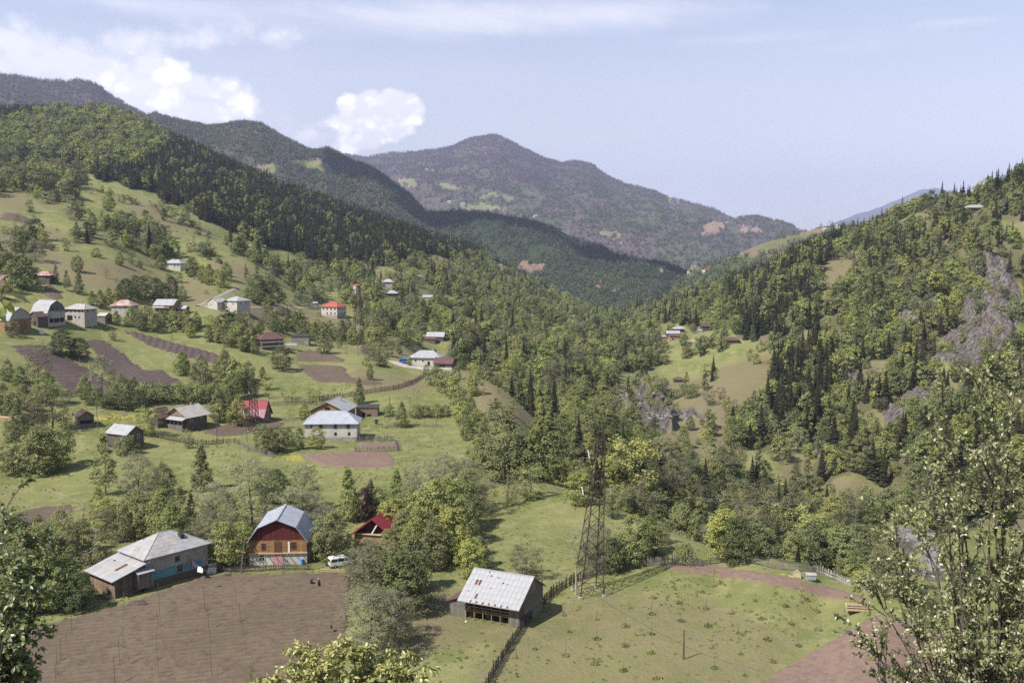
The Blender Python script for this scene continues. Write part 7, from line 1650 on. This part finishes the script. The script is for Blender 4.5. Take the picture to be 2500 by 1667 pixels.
row('mid', 'huge and dark on the terrace rim behind the meadow', (1233, 1172, 158, 1.2)); row('deep', 'huge and dark on the terrace rim behind the meadow', (1325, 1172, 145, 1.25)); row('yellow', 'tall and golden with pale stem behind the pylon top', (1540, 1205, 128, 1.1), (1480, 1195, 90)); row('deep', 'in front of the golden tree', (1590, 1190, 90)); row('bronze', 'beyond the upper end of the sunny meadow', (1400, 1170, 85), (1660, 1240, 95), (1610, 1225, 90), (1720, 1270, 90)); row('mid', 'on the slope below the dry bank', (1180, 1110, 75), (1140, 1075, 60), (1165, 1140, 70))
# the meadow between the houses
row('mid', 'in the big group left of the meadow shade', (33, 1160, 100)); row('fresh', 'in the big group left of the meadow shade', (94, 1160, 118, 1.2), (141, 1146, 102)); row('bronze', 'dense and broad behind the open-fronted shed', (130, 1052, 112, 1.2), (80, 1060, 80)); row('bronze', 'tall and conical between the dark fields and the hedge', (95, 960, 118, .85)); row('mid', 'in the hedge by the left edge', (20, 930, 50), (50, 955, 60), (115, 985, 75), (10, 1010, 70), (60, 1000, 60), (40, 1070, 70)); row('fresh', 'in the hedge by the left edge', (30, 1020, 60), (85, 1015, 60))
row('silver', 'thin and tall before the dark ploughed fields', (250, 978, 108, .7)); row('mid', 'along the lower edge of the dark fields', (207, 975, 55), (326, 976, 56), (298, 988, 70), (276, 985, 45)); row('bush', 'in the hedge below the dark ploughed fields', (359, 982, 48), (398, 982, 44), (434, 982, 46), (486, 982, 42), (345, 985, 40), (460, 983, 38), (515, 978, 40)); row('bush_deep', 'at the foot of the hedge by the lower fields', (235, 988, 34), (265, 998, 34), (305, 1000, 34), (340, 1002, 36))
row('slender', 'in front of the lone dark barn', (258, 1208, 145, 1.2)); row('silver', 'round as a ball in front of the lone dark barn', (337, 1232, 122, 1.05)); row('mid', 'joined to the round silvery one', (398, 1208, 75)); row('tiered', 'alone on the meadow right of the lone dark barn', (492, 1198, 108)); row('yellow', 'over the dark cabin by the timber house', (362, 1062, 64)); row('bronze', 'thin, in front of the wattle fence', (460, 1094, 44)); row('bush', 'beside the lone dark barn', (308, 1110, 42))
row('fresh', 'left of the long white block house', (641, 1102, 66, 1.15), (683, 1102, 52), (774, 1095, 50, 1.15)); row('mid', 'left of the long white block house', (730, 1096, 52), (660, 1108, 60), (705, 1090, 45)); row('mid', 'beside the red and pink roofed house', (561, 1020, 80), (583, 1040, 70), (536, 1030, 78)); row('mid', 'in the group above the red and pink roofed house', (583, 972, 58), (613, 968, 50), (560, 980, 62)); row('slender', 'in the group above the red and pink roofed house', (600, 970, 62, 1.2))
row('sparse', 'in the thin row along the dark curved fence', (655, 972, 34), (690, 970, 28), (713, 972, 32), (755, 970, 40), (780, 976, 32)); row('sparse', 'by the rail fence left of the chalet', (708, 1022, 34)); row('mid', 'by the rail fence left of the chalet', (743, 1024, 38))
row('tiered', 'on the dark curved fence above the chalet', (877, 986, 60)); row('tiered', 'alone in the grass right of the board shed', (981, 1042, 60)); row('bush', 'in the hedge on the meadow', (951, 1016, 26), (1015, 1018, 30), (1040, 1018, 28), (1065, 1018, 30), (1088, 1016, 26)); row('fresh', 'broad and bright at the end of the meadow hedge', (1130, 1036, 56, 1.5)); row('mid', 'at the end of the meadow hedge', (1165, 1064, 62, 1.3), (1150, 1020, 50)); row('bush', 'on the dry bank below the brown-roofed barn', (1085, 955, 46), (1105, 965, 44), (1060, 940, 40), (1120, 985, 40))
# the village slope
row('deep', 'paired and dark above the hillside road', (630, 742, 68, 1.1), (662, 744, 58, 1.2)); row('poplar', 'on the sunny slope above the road', (627, 670, 42), (717, 715, 62), (752, 706, 40), (600, 682, 36)); row('silver', 'by the road left of the red hip-roofed house', (755, 750, 44), (728, 745, 32)); row('mid', 'in the row behind the brown wooden house', (636, 814, 34), (666, 806, 42), (738, 828, 44), (769, 833, 46), (799, 832, 36), (755, 826, 36)); row('slender', 'in the row behind the brown wooden house', (702, 800, 48, 1.3))
row('mid', 'at the foot of the far pylon', (843, 834, 36), (862, 842, 44), (880, 838, 34)); row('mid', 'round and solid below the brown wooden house', (686, 904, 56, 1.25)); row('mid', 'on the green bank below the long ploughed strip', (608, 930, 46), (641, 924, 28), (442, 917, 56, .8), (453, 912, 48, .7), (475, 926, 36), (498, 933, 38)); row('deep', 'above the bushes by the small fields', (937, 800, 46)); row('bronze', 'in the hedge above the small fields', (890, 864, 34), (905, 868, 34), (930, 862, 32)); row('yellow', 'in the hedge above the small fields', (918, 872, 32), (948, 870, 34)); row('mid', 'thin, in the grass below the blue van', (904, 927, 38, .7)); row('bush_deep', 'beside the lane left of the blue van', (925, 893, 24, 1.4)); row('mid', 'in front of the brown-roofed barn', (1068, 918, 30), (1040, 915, 24), (1000, 893, 22))
row('deep', 'huge and round between the two dark fields', (152, 869, 64, 1.25), (192, 874, 48, 1.2)); row('bronze', 'small, in the grass below the block hip-roofed house', (276, 831, 28)); row('silver', 'in front of the rounded barn at the edge', (30, 822, 40), (54, 812, 32)); row('mid', 'among the orchard below the row of houses', (285, 794, 34), (320, 796, 44), (345, 806, 42), (380, 812, 46), (420, 793, 34), (455, 806, 46), (510, 834, 40), (540, 838, 42), (565, 846, 40), (592, 858, 36), (622, 864, 30), (480, 800, 38)); row('fresh', 'among the orchard below the row of houses', (335, 790, 34), (395, 798, 38), (465, 824, 36), (530, 812, 36), (575, 820, 34), (605, 838, 32), (440, 790, 30), (560, 800, 34))
row('deep', 'in the dark clump above the row of houses', (310, 732, 50), (345, 733, 56), (378, 730, 50), (420, 727, 50), (400, 735, 44), (330, 720, 46)); row('mid', 'in the dark clump above the row of houses', (445, 735, 36), (290, 735, 40), (265, 745, 40), (245, 752, 42), (225, 745, 34)); row('deep', 'under the white hillside house', (470, 676, 46, 1.1), (395, 658, 34)); row('mid', 'under the white hillside house', (511, 696, 50), (553, 684, 42), (495, 690, 40)); row('fresh', 'under the white hillside house', (538, 702, 44)); row('fresh', 'alone on the bare upper meadow', (188, 664, 38)); row('mid', 'alone on the bare upper meadow beyond the round one', (293, 648, 32)); row('sparse', 'alone low on the bare upper meadow', (260, 679, 28)); row('sparse', 'last and lowest on the bare upper meadow', (285, 690, 20)); row('bush', 'small, by the track through the bare upper meadow', (341, 652, 14)); row('bush_deep', 'on the high green meadow', (506, 624, 30, 1.2), (537, 644, 12), (510, 634, 10), (412, 620, 18)); row('mid', 'by the track on the upper meadow', (80, 612, 32)); row('tiered', 'dark at the corner of the bare meadow', (193, 718, 52)); row('slender', 'by the corner of the bare meadow', (163, 710, 48, 1.2), (137, 694, 46, 1.2)); row('mid', 'high on the grassy ridge', (265, 515, 46), (225, 560, 40), (330, 565, 36)); row('yellow', 'big and bright on the ridge against the forest', (445, 548, 48, 1.3), (395, 522, 30)); row('bush_deep', 'on the ridge against the forest', (318, 492, 12), (330, 500, 14), (470, 552, 14))
row('fir', 'at the edge of the bare spur across the gorge', (1950, 985, 62), (1935, 905, 70)); row('bronze', 'on the bare spur across the gorge', (1732, 990, 42), (1793, 1018, 42), (1760, 975, 30)); row('mid', 'on the bare spur across the gorge', (1668, 1092, 52), (1600, 1105, 46), (1685, 1050, 34), (1740, 1065, 40)); row('bush', 'on the rock outcrop', (1590, 990, 18), (1607, 998, 20), (1633, 990, 18), (1580, 972, 16), (1670, 965, 28), (1690, 970, 30), (1645, 975, 24))
# pale boulders of the stream bed and of the outcrop's foot
def boulders(name, zone, n, r0, r1, m, seed):
    rng = np.random.default_rng(seed); mb = MB(); us = np.array([p[0] for p in zone]); vs = np.array([p[1] for p in zone]); k_ = 0
    while k_ < n:
        u, v = rng.uniform(us.min(), us.max()), rng.uniform(vs.min(), vs.max())
        if not in_poly(np.array([u]), np.array([v]), zone)[0]: continue
        x, y, z = spot(u, v, 240); r = rng.uniform(r0, r1); b = len(mb.v); k_ += 1
        mb.lathe([(r * .7, -.3 * r), (r, .1 * r), (r * .75, .55 * r), (r * .25, .75 * r)], 6, (x, y, z))
        mb.v[b:] = [(a + rng.normal() * r * .16, c_ + rng.normal() * r * .16, d + rng.normal() * r * .12) for a, c_, d in mb.v[b:]]
    o = mb.build(name, m, None); o['kind'] = 'stuff'
BOULD = mat('boulder_pale', (.235, .222, .215), col2=(.13, .120, .114), vscale=.5, bump=.5, bscale=2)
boulders('boulders', [(2195, 1285), (2275, 1290), (2310, 1400), (2200, 1410)], 190, .5, 1.6, BOULD, 3)
boulders('boulders', [(1585, 1000), (1640, 1008), (1700, 1016), (1690, 1026), (1600, 1022), (1570, 1035), (1560, 1022)], 60, .4, 1.3, BOULD, 4)
boulders('boulders', [(1512, 965), (1560, 960), (1575, 985), (1550, 1010), (1530, 1005)], 30, .5, 1.5, BOULD, 5)
seen = {}
for i, (kind, u, v, hp, wd, where) in enumerate(HT):
    p = spot(u, v); m_ = (p[1] * CP - (p[2] - CZ) * SP) / F; H = TREES[kind][i % len(TREES[kind])][2]; s = hp * m_ * 1.02 / H
    nm, adj = ADJ[kind]; lab = adj + ' ' + where; seen.setdefault(lab, []).append((s * H, kind, i, u, v, p, s, wd, nm, where))
ORD2 = [['taller', 'lower'], ['tallest', 'middle-sized', 'smallest']]
for lab, L in seen.items():
    L.sort(key=lambda q: -q[0])
    for r_, (hh, kind, i, u, v, p, s, wd, nm, where) in enumerate(L):
        n_ = len(L); l2 = lab
        if n_ in (2, 3): l2 = ORD2[n_ - 2][r_] + ' ' + lab
        elif n_ > 3:
            us = sorted(q[3] for q in L); k_ = us.index(u); l2 = ['first', 'second', 'third', 'fourth', 'fifth', 'sixth', 'seventh', 'eighth', 'ninth', 'tenth', 'eleventh', 'twelfth'][k_] + ' ' + lab + ', counted from the picture\'s left edge'
            l2 = ' '.join(l2.split()[:16])
        plant(nm, kind, p, (i * 1.7) % 6.28, s, wd, l2, 'shrub' if nm == 'shrub' else 'tree', plural(adj) + ' ' + where if n_ > 1 else None, i)

# ------------------------------------------------------------------ foreground trees on the viewer's own slope
def leaf_bits(size, aspect, m, name='leaf', curl=.18):
    """one real leaf: two halves folded along the rib, tip curling down"""
    L, W = size, size * aspect
    vs = [(0, 0, 0), (W * .5, L * .35, W * .16), (W * .42, L * .68, W * .10 - curl * L * .3), (0, L, -curl * L), (-W * .42, L * .68, W * .10 - curl * L * .3), (-W * .5, L * .35, W * .16), (0, L * .4, 0), (0, L * .7, -curl * L * .35)]
    fs = [(0, 1, 6), (1, 2, 7, 6), (2, 3, 7), (0, 6, 5), (6, 7, 4, 5), (7, 3, 4)]
    return np.array(vs, float), fs
def branchy(name, label, root_px, depth, tips, m_leaf, nleaf, size, aspect, seed, r0=.07, sub=7, spread=.55, droop=0., up=0.4, singles=280, hub=.35, leaf_from=.35, twig=.006):
    rng = np.random.default_rng(seed); rnd = random.Random(seed)
    a, t = pix_dir(root_px, 1600); a = float(a); rx, ry = depth * math.sin(a), depth * math.cos(a); rz_ = float(ground(rx, ry))
    root = thing(name, label, 'tree', (rx, ry, rz_)); R0 = Vector((rx, ry, rz_))
    def P3(u, v, d):
        a, t = pix_dir(u, v); a, t = float(a), float(t); return Vector((d * math.sin(a), d * math.cos(a), CZ + t * d)) - R0
    mbs = MB(); ends = []
    T_ = [P3(u, v, depth + dd) for u, v, dd in tips]
    c_ = sum(T_, Vector()) / len(T_); hubp = c_ * hub; hubp.z = max(.6, min(q.z for q in T_) * .45 if min(q.z for q in T_) > 1 else c_.z * .3)
    mbs.tube([(0, 0, -.4), hubp * .5 + Vector((.05, 0, 0)), hubp], [r0, r0 * .85, r0 * .7], 7)
    for q in T_:
        b1 = hubp.lerp(q, .35) + Vector((rnd.gauss(0, .12), rnd.gauss(0, .12), .10 * (q - hubp).length)); b2 = hubp.lerp(q, .72) + Vector((rnd.gauss(0, .12), rnd.gauss(0, .12), .08 * (q - hubp).length))
        path = [hubp, b1, b2, q]; mbs.tube(path, [r0 * .5, r0 * .34, r0 * .18, .005], 5, cap=False)
        for k_ in range(sub):
            f = rnd.uniform(leaf_from * .6, 1); seg = min(2, int(f * 3)); s = path[seg].lerp(path[seg + 1], f * 3 - seg)
            d = (q - hubp).normalized() + Vector(unit(rng, 1)[0]) * 1.0 + Vector((0, 0, up)); d.normalize(); ln = (spread * (1.15 - .5 * f)) * rnd.uniform(.6, 1.3)
            e = s + d * ln + Vector((0, 0, -droop * ln)); mid = s.lerp(e, .5) + Vector((0, 0, .08 * ln)); mbs.tube([s, mid, e], [twig * 2.2, twig * 1.5, twig * .6], 4, cap=False); ends.append((s, mid, e))
            for _ in range(3):
                g = rnd.uniform(.3, 1); s2 = s.lerp(mid, g * 2) if g < .5 else mid.lerp(e, g * 2 - 1); d2 = (d + Vector(unit(rng, 1)[0]) * .9).normalized(); e2 = s2 + d2 * ln * .45 + Vector((0, 0, -droop * ln * .4)); mbs.tube([s2, s2.lerp(e2, .5), e2], [twig, twig * .8, twig * .4], 3, cap=False); ends.append((s2, s2.lerp(e2, .5), e2))
        ends.append((b2, b2.lerp(q, .5), q))
    mbs.build('branches', BARK, root)
    lv, lf = leaf_bits(1.0, aspect, m_leaf); V = []; Fs = []; T = []; single = [MB().add([tuple(v * size) for v in lv], lf).mesh('leaf', m_leaf)]
    for me_ in single:
        at_ = me_.attributes.new('tint', 'FLOAT', 'POINT'); at_.data.foreach_set('value', np.full(len(me_.vertices), .6, np.float32))
    n_s = 0; every = max(1, nleaf // max(1, singles))
    for i in range(nleaf):
        s, m_, e = ends[rnd.randrange(len(ends))]; f = rnd.uniform(.15, 1.02) ** .8; p = s.lerp(m_, f * 2) if f < .5 else m_.lerp(e, f * 2 - 1)
        d = ((e - s).normalized() * .7 + Vector(unit(rng, 1)[0]) * .9 + Vector((0, 0, .15 - droop))).normalized(); nn = (Vector((0, 0, 1)) + Vector(unit(rng, 1)[0]) * .75); x_ = d.cross(nn)
        if x_.length < .05: continue
        x_.normalize(); z_ = x_.cross(d); sz = size * rnd.uniform(.65, 1.25)
        if i % every == 0 and n_s < singles:
            q = bpy.data.objects.new('leaf', single[0]); COL.objects.link(q); q.parent = root; q.matrix_local = Matrix.Translation(p) @ Matrix((x_, d, z_)).transposed().to_4x4() @ Matrix.Scale(sz / size, 4); n_s += 1; continue
        b = len(V) * len(lv); Mx = np.array((x_, d, z_)).T * sz; V.append(lv @ Mx.T + np.array(p)); Fs.extend([tuple(k_ + b for k_ in f_) for f_ in lf]); T.extend([rnd.uniform(0, 1)] * len(lv))
    if V:
        o = link('foliage', mesh_from('foliage', np.concatenate(V), Fs, (m_leaf,), attrs={'tint': np.array(T)}), root); o['kind'] = 'stuff'
    return root
branchy('apple_tree', 'airy tree with shiny pale leaves and dark boughs filling the lower right corner', 2470, 21, [(2235, 1105, 1), (2300, 985, 0), (2390, 940, -1), (2480, 925, 0), (2560, 960, 1), (2205, 1230, 1.5), (2255, 1180, -1), (2330, 1085, 1), (2420, 1020, 0), (2130, 1440, 0), (2180, 1385, 1), (2118, 1560, -.5), (2130, 1640, 0), (2260, 1330, 0), (2340, 1230, -1), (2440, 1130, 1), (2370, 1420, 1), (2290, 1530, -1), (2400, 1600, -1), (2480, 1300, 0), (2540, 1200, 1), (2520, 1480, -1), (2590, 1050, 0), (2230, 1460, 1), (2200, 1640, 1), (2320, 1640, 0), (2460, 1400, .5), (2180, 1300, 1), (2480, 1650, 0), (2600, 1350, 0)], LM['near'], 23000, .092, .50, 101, r0=.075, sub=15, spread=.85, twig=.006)
branchy('cherry_tree', 'bright yellow-green treetop rising from the bottom edge below the willow', 840, 24, [(680, 1625, 0), (735, 1590, .5), (772, 1572, 0), (812, 1585, -.5), (862, 1570, 0), (905, 1590, .6), (930, 1630, 0), (985, 1615, .5), (1005, 1640, 0), (780, 1650, .8), (850, 1660, -.6), (700, 1660, .4), (920, 1680, 0), (660, 1650, 0), (760, 1620, -1), (830, 1625, 1), (960, 1650, -.4), (880, 1630, .4)], LM['near2'], 11000, .145, .44, 102, r0=.09, sub=12, spread=.8, droop=.45, up=.2, hub=.5, twig=.007)
branchy('pear_tree', 'dark glossy leafed tree hanging over the lower left edge', -130, 19, [(20, 1230, 0), (45, 1300, .6), (120, 1325, 0), (80, 1400, -.5), (40, 1360, 0), (60, 1460, .5), (30, 1500, 0), (55, 1580, 0), (20, 1620, .6), (-30, 1280, 0), (-20, 1450, 0), (5, 1560, -.5), (40, 1540, .5), (70, 1420, .4), (10, 1400, .6), (15, 1310, -.6), (0, 1660, 0), (35, 1430, -1)], LM['near3'], 7000, .11, .58, 103, r0=.09, sub=11, spread=.62, droop=.2, up=.1)
# a twig close by, leaf by leaf
p0 = pix_dir(-40, 720); D_ = 7.0
def near_pt(u, v, d=7.0): a, t = pix_dir(u, v); return Vector((d * math.sin(float(a)), d * math.cos(float(a)), CZ + float(t) * d))
b0 = near_pt(-60, 790); o = thing('walnut_twig', 'big soft leaves of a close twig poking in from the picture edge', 'twig', b0)
MB().tube([Vector((0, 0, 0)), near_pt(-20, 750) - b0, near_pt(12, 722) - b0], [.012, .008, .004], 5).build('stem', BARK, o)
lv, lf = leaf_bits(1.0, .36, None, curl=.35)
for i, (u0, v0, u1, v1, tw) in enumerate(((5, 722, 82, 726, .3), (4, 728, 40, 768, -.2), (0, 735, 14, 775, .4), (-4, 730, 6, 790, -.5), (0, 700, 18, 690, .6), (-10, 690, 14, 664, .2))):
    a_, b_ = near_pt(u0, v0), near_pt(u1, v1, 7.0 + .1 * tw); d = b_ - a_; L = d.length; d.normalize(); z_ = Vector((.2 * tw, -.75, .65)); x_ = d.cross(z_).normalized(); z_ = x_.cross(d)
    me_ = mesh_from('leaf', lv * L, lf, (LM['near2'] if i < 4 else M['pink'],)); at_ = me_.attributes.new('tint', 'FLOAT', 'POINT'); at_.data.foreach_set('value', np.full(len(lv), .5, np.float32))
    q = bpy.data.objects.new('leaf', me_); COL.objects.link(q); q.parent = o; q.matrix_local = Matrix.Translation(a_ - b0) @ Matrix((x_, d, z_)).transposed().to_4x4()
# young thin saplings near the bottom edge of the ploughed field
for u, v, h_ in ((615, 1668, 70),):
    p = spot(u, v); m_ = (p[1] * CP - (p[2] - CZ) * SP) / F; plant('young_tree', 'sparse', p, 1.0, h_ * m_ / 7, .45, 'very thin leafy sapling at the bottom edge of the big ploughed field', 'tree', None, 0)

# ------------------------------------------------------------------ the two people hoeing
SKIN = mat('skin', (.42, .26, .19)); CLO = dict(navy=mat('cloth_navy', (.035, .035, .075)), black=mat('cloth_black', (.018, .016, .018)), plum=mat('cloth_plum', (.10, .06, .12)), scarf=mat('scarf_white', (.70, .68, .66)), hair=mat('hair_grey', (.10, .09, .085)))
def skin_body(name, joints, bones, m, parent, root_i=0, sub=1):
    """one continuous figure grown round a skeleton; joints: (x, y, z, radius)"""
    me = bpy.data.meshes.new(name); me.from_pydata([j[:3] for j in joints], bones, []); o = link(name, me, parent)
    md = o.modifiers.new('skin', 'SKIN'); md.use_smooth_shade = True
    lay = me.skin_vertices[0] if me.skin_vertices else None
    if lay is None:
        bm_ = __import__('bmesh').new(); bm_.from_mesh(me); bm_.verts.layers.skin.verify(); bm_.to_mesh(me); bm_.free(); lay = me.skin_vertices[0]
    for i, j in enumerate(joints): lay.data[i].radius = (j[3], j[3] * (j[4] if len(j) > 4 else 1)); lay.data[i].use_root = i == root_i
    s = o.modifiers.new('smooth', 'SUBSURF'); s.levels = s.render_levels = sub
    me.materials.append(m); return o
def person(label, pos, rz, lean, top, skirt, head_m, hoe=True, hand=.35):
    root = thing('person', label, 'person', pos, rz)
    # hips at 0.9 m; the trunk leans forward (+x) by lean
    hip = Vector((0, 0, .88)); up = Vector((math.sin(lean), 0, math.cos(lean))); fw = Vector((math.cos(lean), 0, -math.sin(lean)))
    ch, nk, hd = hip + up * .36, hip + up * .54, hip + up * .70 + fw * .05
    J = [(*hip, .17, .8), (*(hip + up * .18), .15, .75), (*ch, .18, .65), (*nk, .06), (*hd, .095)]; B = [(0, 1), (1, 2), (2, 3), (3, 4)]
    hands = []
    for s in (-1, 1):
        sh = ch + up * .10 + Vector((0, s * .19, 0)); el = sh + Vector((.16, s * .03, -.24)); wr = el + Vector((.22, -s * .08, -.16)); b = len(J)
        J += [(*sh, .065), (*el, .047), (*wr, .034)]; B += [(2, b), (b, b + 1), (b + 1, b + 2)]; hands.append(wr)
        kn = Vector((.06, s * .10, .47)); an = Vector((-.04, s * .11, .09)); to = Vector((.14, s * .12, .045)); b = len(J)
        J += [(*(hip + Vector((0, s * .09, -.05))), .11), (*kn, .075), (*an, .05), (*to, .045, .8)]; B += [(0, b), (b, b + 1), (b + 1, b + 2), (b + 2, b + 3)]
    skin_body('body', J, B, top, root)
    for s, wr in zip((-1, 1), hands):
        hb = MB(); d = Vector((.10, 0, -.06)).normalized(); hb.tube([wr, wr + d * .06, wr + d * .10], [.03, .038, .032], 6)
        for f in range(4): q = wr + d * .09 + Vector((0, (f - 1.5) * .018, 0)); hb.tube([q, q + d * (.045 + .008 * (f in (1, 2))), q + d * .06 + Vector((-.02, 0, -.035))], [.009, .0085, .007], 5)
        hb.tube([wr + d * .03, wr + d * .06 + Vector((0, -s * .035, -.01)), wr + d * .085 + Vector((0, -s * .04, -.03))], [.011, .010, .008], 5); hb.build('hand', SKIN, root, smooth=True)
    MB().lathe([(.21, .05), (.27, .10), (.245, .50), (.19, .86), (.17, .98)] if skirt else [(.15, .78), (.19, .82), (.185, .92), (.16, 1.0)], 14).build('skirt' if skirt else 'jacket_hem', skirt or top, root, smooth=True)
    hm = MB().lathe([(.02, -.125), (.06, -.11), (.078, -.05), (.085, .0), (.082, .05), (.06, .10), (.02, .12)], 12).build('head', SKIN, root, hd, smooth=True)
    sc_ = MB().lathe([(.088, -.06), (.100, -.02), (.100, .05), (.075, .115), (.02, .14)], 12).build('headscarf' if head_m is CLO['scarf'] else 'hair', head_m, root, hd + Vector((-.022, 0, .008)), smooth=True)
    fc = MB().lathe([(.004, 0), (.014, .01), (.012, .03), (.004, .045)], 6, (.086, 0, -.03)); fc.build('nose', SKIN, hm)
    for s in (-1, 1): MB().lathe([(.004, -.006), (.010, 0), (.004, .006)], 6, (.078, s * .032, .012)).build('eye', M['hole'], hm)
    MB().box(.072, .080, -.022, .022, -.072, -.064).build('mouth', M['rusty'], hm)
    if hoe:
        a = hands[0].lerp(hands[1], .5) + Vector((.09, 0, -.04)); g = a + Vector((.55, 0, -a.z + .03)); hnd = a - (g - a) * .45
        h_ = thing('hoe', 'long-handled hoe held by the ' + label.split(' in ')[0].replace('person ', '') + ' worker', 'hoe', Vector(pos), rz); MB().bar(hnd, g, .032).build('handle', M['fresh_wood'], h_); MB().box(g.x - .14, g.x + .01, -.08, .08, .0, .03).build('blade', M['rusty'], h_)
    return root
x, y, z = spot(*Z12(706, 762)); person('stooping person in plum and navy working soil with a hoe', (x, y, z + .12), -.5, 1.0, CLO['plum'], CLO['navy'], CLO['hair'])
x, y, z = spot(*Z12(771, 785)); person('upright person in long black dress and white headscarf on the ploughed field', (x, y, z + .12), -2.4, .22, CLO['black'], CLO['black'], CLO['scarf'])

# ------------------------------------------------------------------ hamlets far off on the hills: a few pixels each
def far_spot(u, v):
    best = None
    for U, Vp, X, Y, Z, ok in HILLGRID:
        d = (U - u) ** 2 + (Vp - v) ** 2 + np.where(ok, 0, 1e9); i = int(d.argmin())
        dist = float(np.hypot(X.flat[i], Y.flat[i]))
        if d.flat[i] < 60 and (best is None or dist < best[0]): best = (dist, float(X.flat[i]), float(Y.flat[i]), float(Z.flat[i]))
    return best
for i, (u, v, nm, lb) in enumerate(((1099, 499, 'tin', 'tiny pale house on the far green slope below the purple peak'), (1128, 500, 'tin', 'tiny pale house, second on the far green slope below the peak'), (1233, 515, 'tile', 'tiny red-roofed house at the far end of the peak slope hamlet'), (1309, 531, 'tin', 'long pale roof on the brow of the shaded ridge'), (1679, 661, 'tin', 'white house in the gap at the head of the valley'), (1721, 663, 'tile', 'red-roofed house in the gap at the head of the valley'), (1690, 668, 'tin', 'lowest white house in the gap at the head of the valley'), (2011, 560, 'tin', 'small white house on the crest of the far meadow'), (2046, 556, 'tin', 'small white house beside the firs of the far meadow crest'), (1615, 662, 'tin', 'white cottage low on the shaded ridge'))):
    b = far_spot(u, v)
    if not b: print('no hill at', u, v); continue
    d, x, y, z = b; s = max(1.0, d / 2600)
    r_ = thing('house', lb, 'house', (x, y, z), .2 * i)
    MB().box(-5 * s, 5 * s, -3.5 * s, 3.5 * s, -4, 4.2 * s).build('wall', M['white'], r_); mb = MB(); P_ = roof_profile('gable', 3.5 * s, 4.2 * s, 2.6 * s, .8)
    for a, b_ in zip(P_[:-1], P_[1:]): slab(mb, a, b_, 'x', -5.6 * s, 5.6 * s, .2)
    mb.build('roof', M[nm], r_)
# ------------------------------------------------------------------ the air of the valley
HZ = bpy.data.materials.new('haze'); HZ.use_nodes = True
k = NT(HZ.node_tree); k.n.clear()
pv = k.node('ShaderNodeVolumePrincipled', inp={'Color': (.70, .75, 1.0, 1), 'Density': 7.4e-5, 'Anisotropy': 0.35})
k.l.new(pv.outputs[0], k.node('ShaderNodeOutputMaterial').inputs['Volume'])
hb = MB().box(-11000, 13000, -2600, 16500, -700, 1250).build('haze', HZ); hb['kind'] = 'stuff'; hb.visible_shadow = True
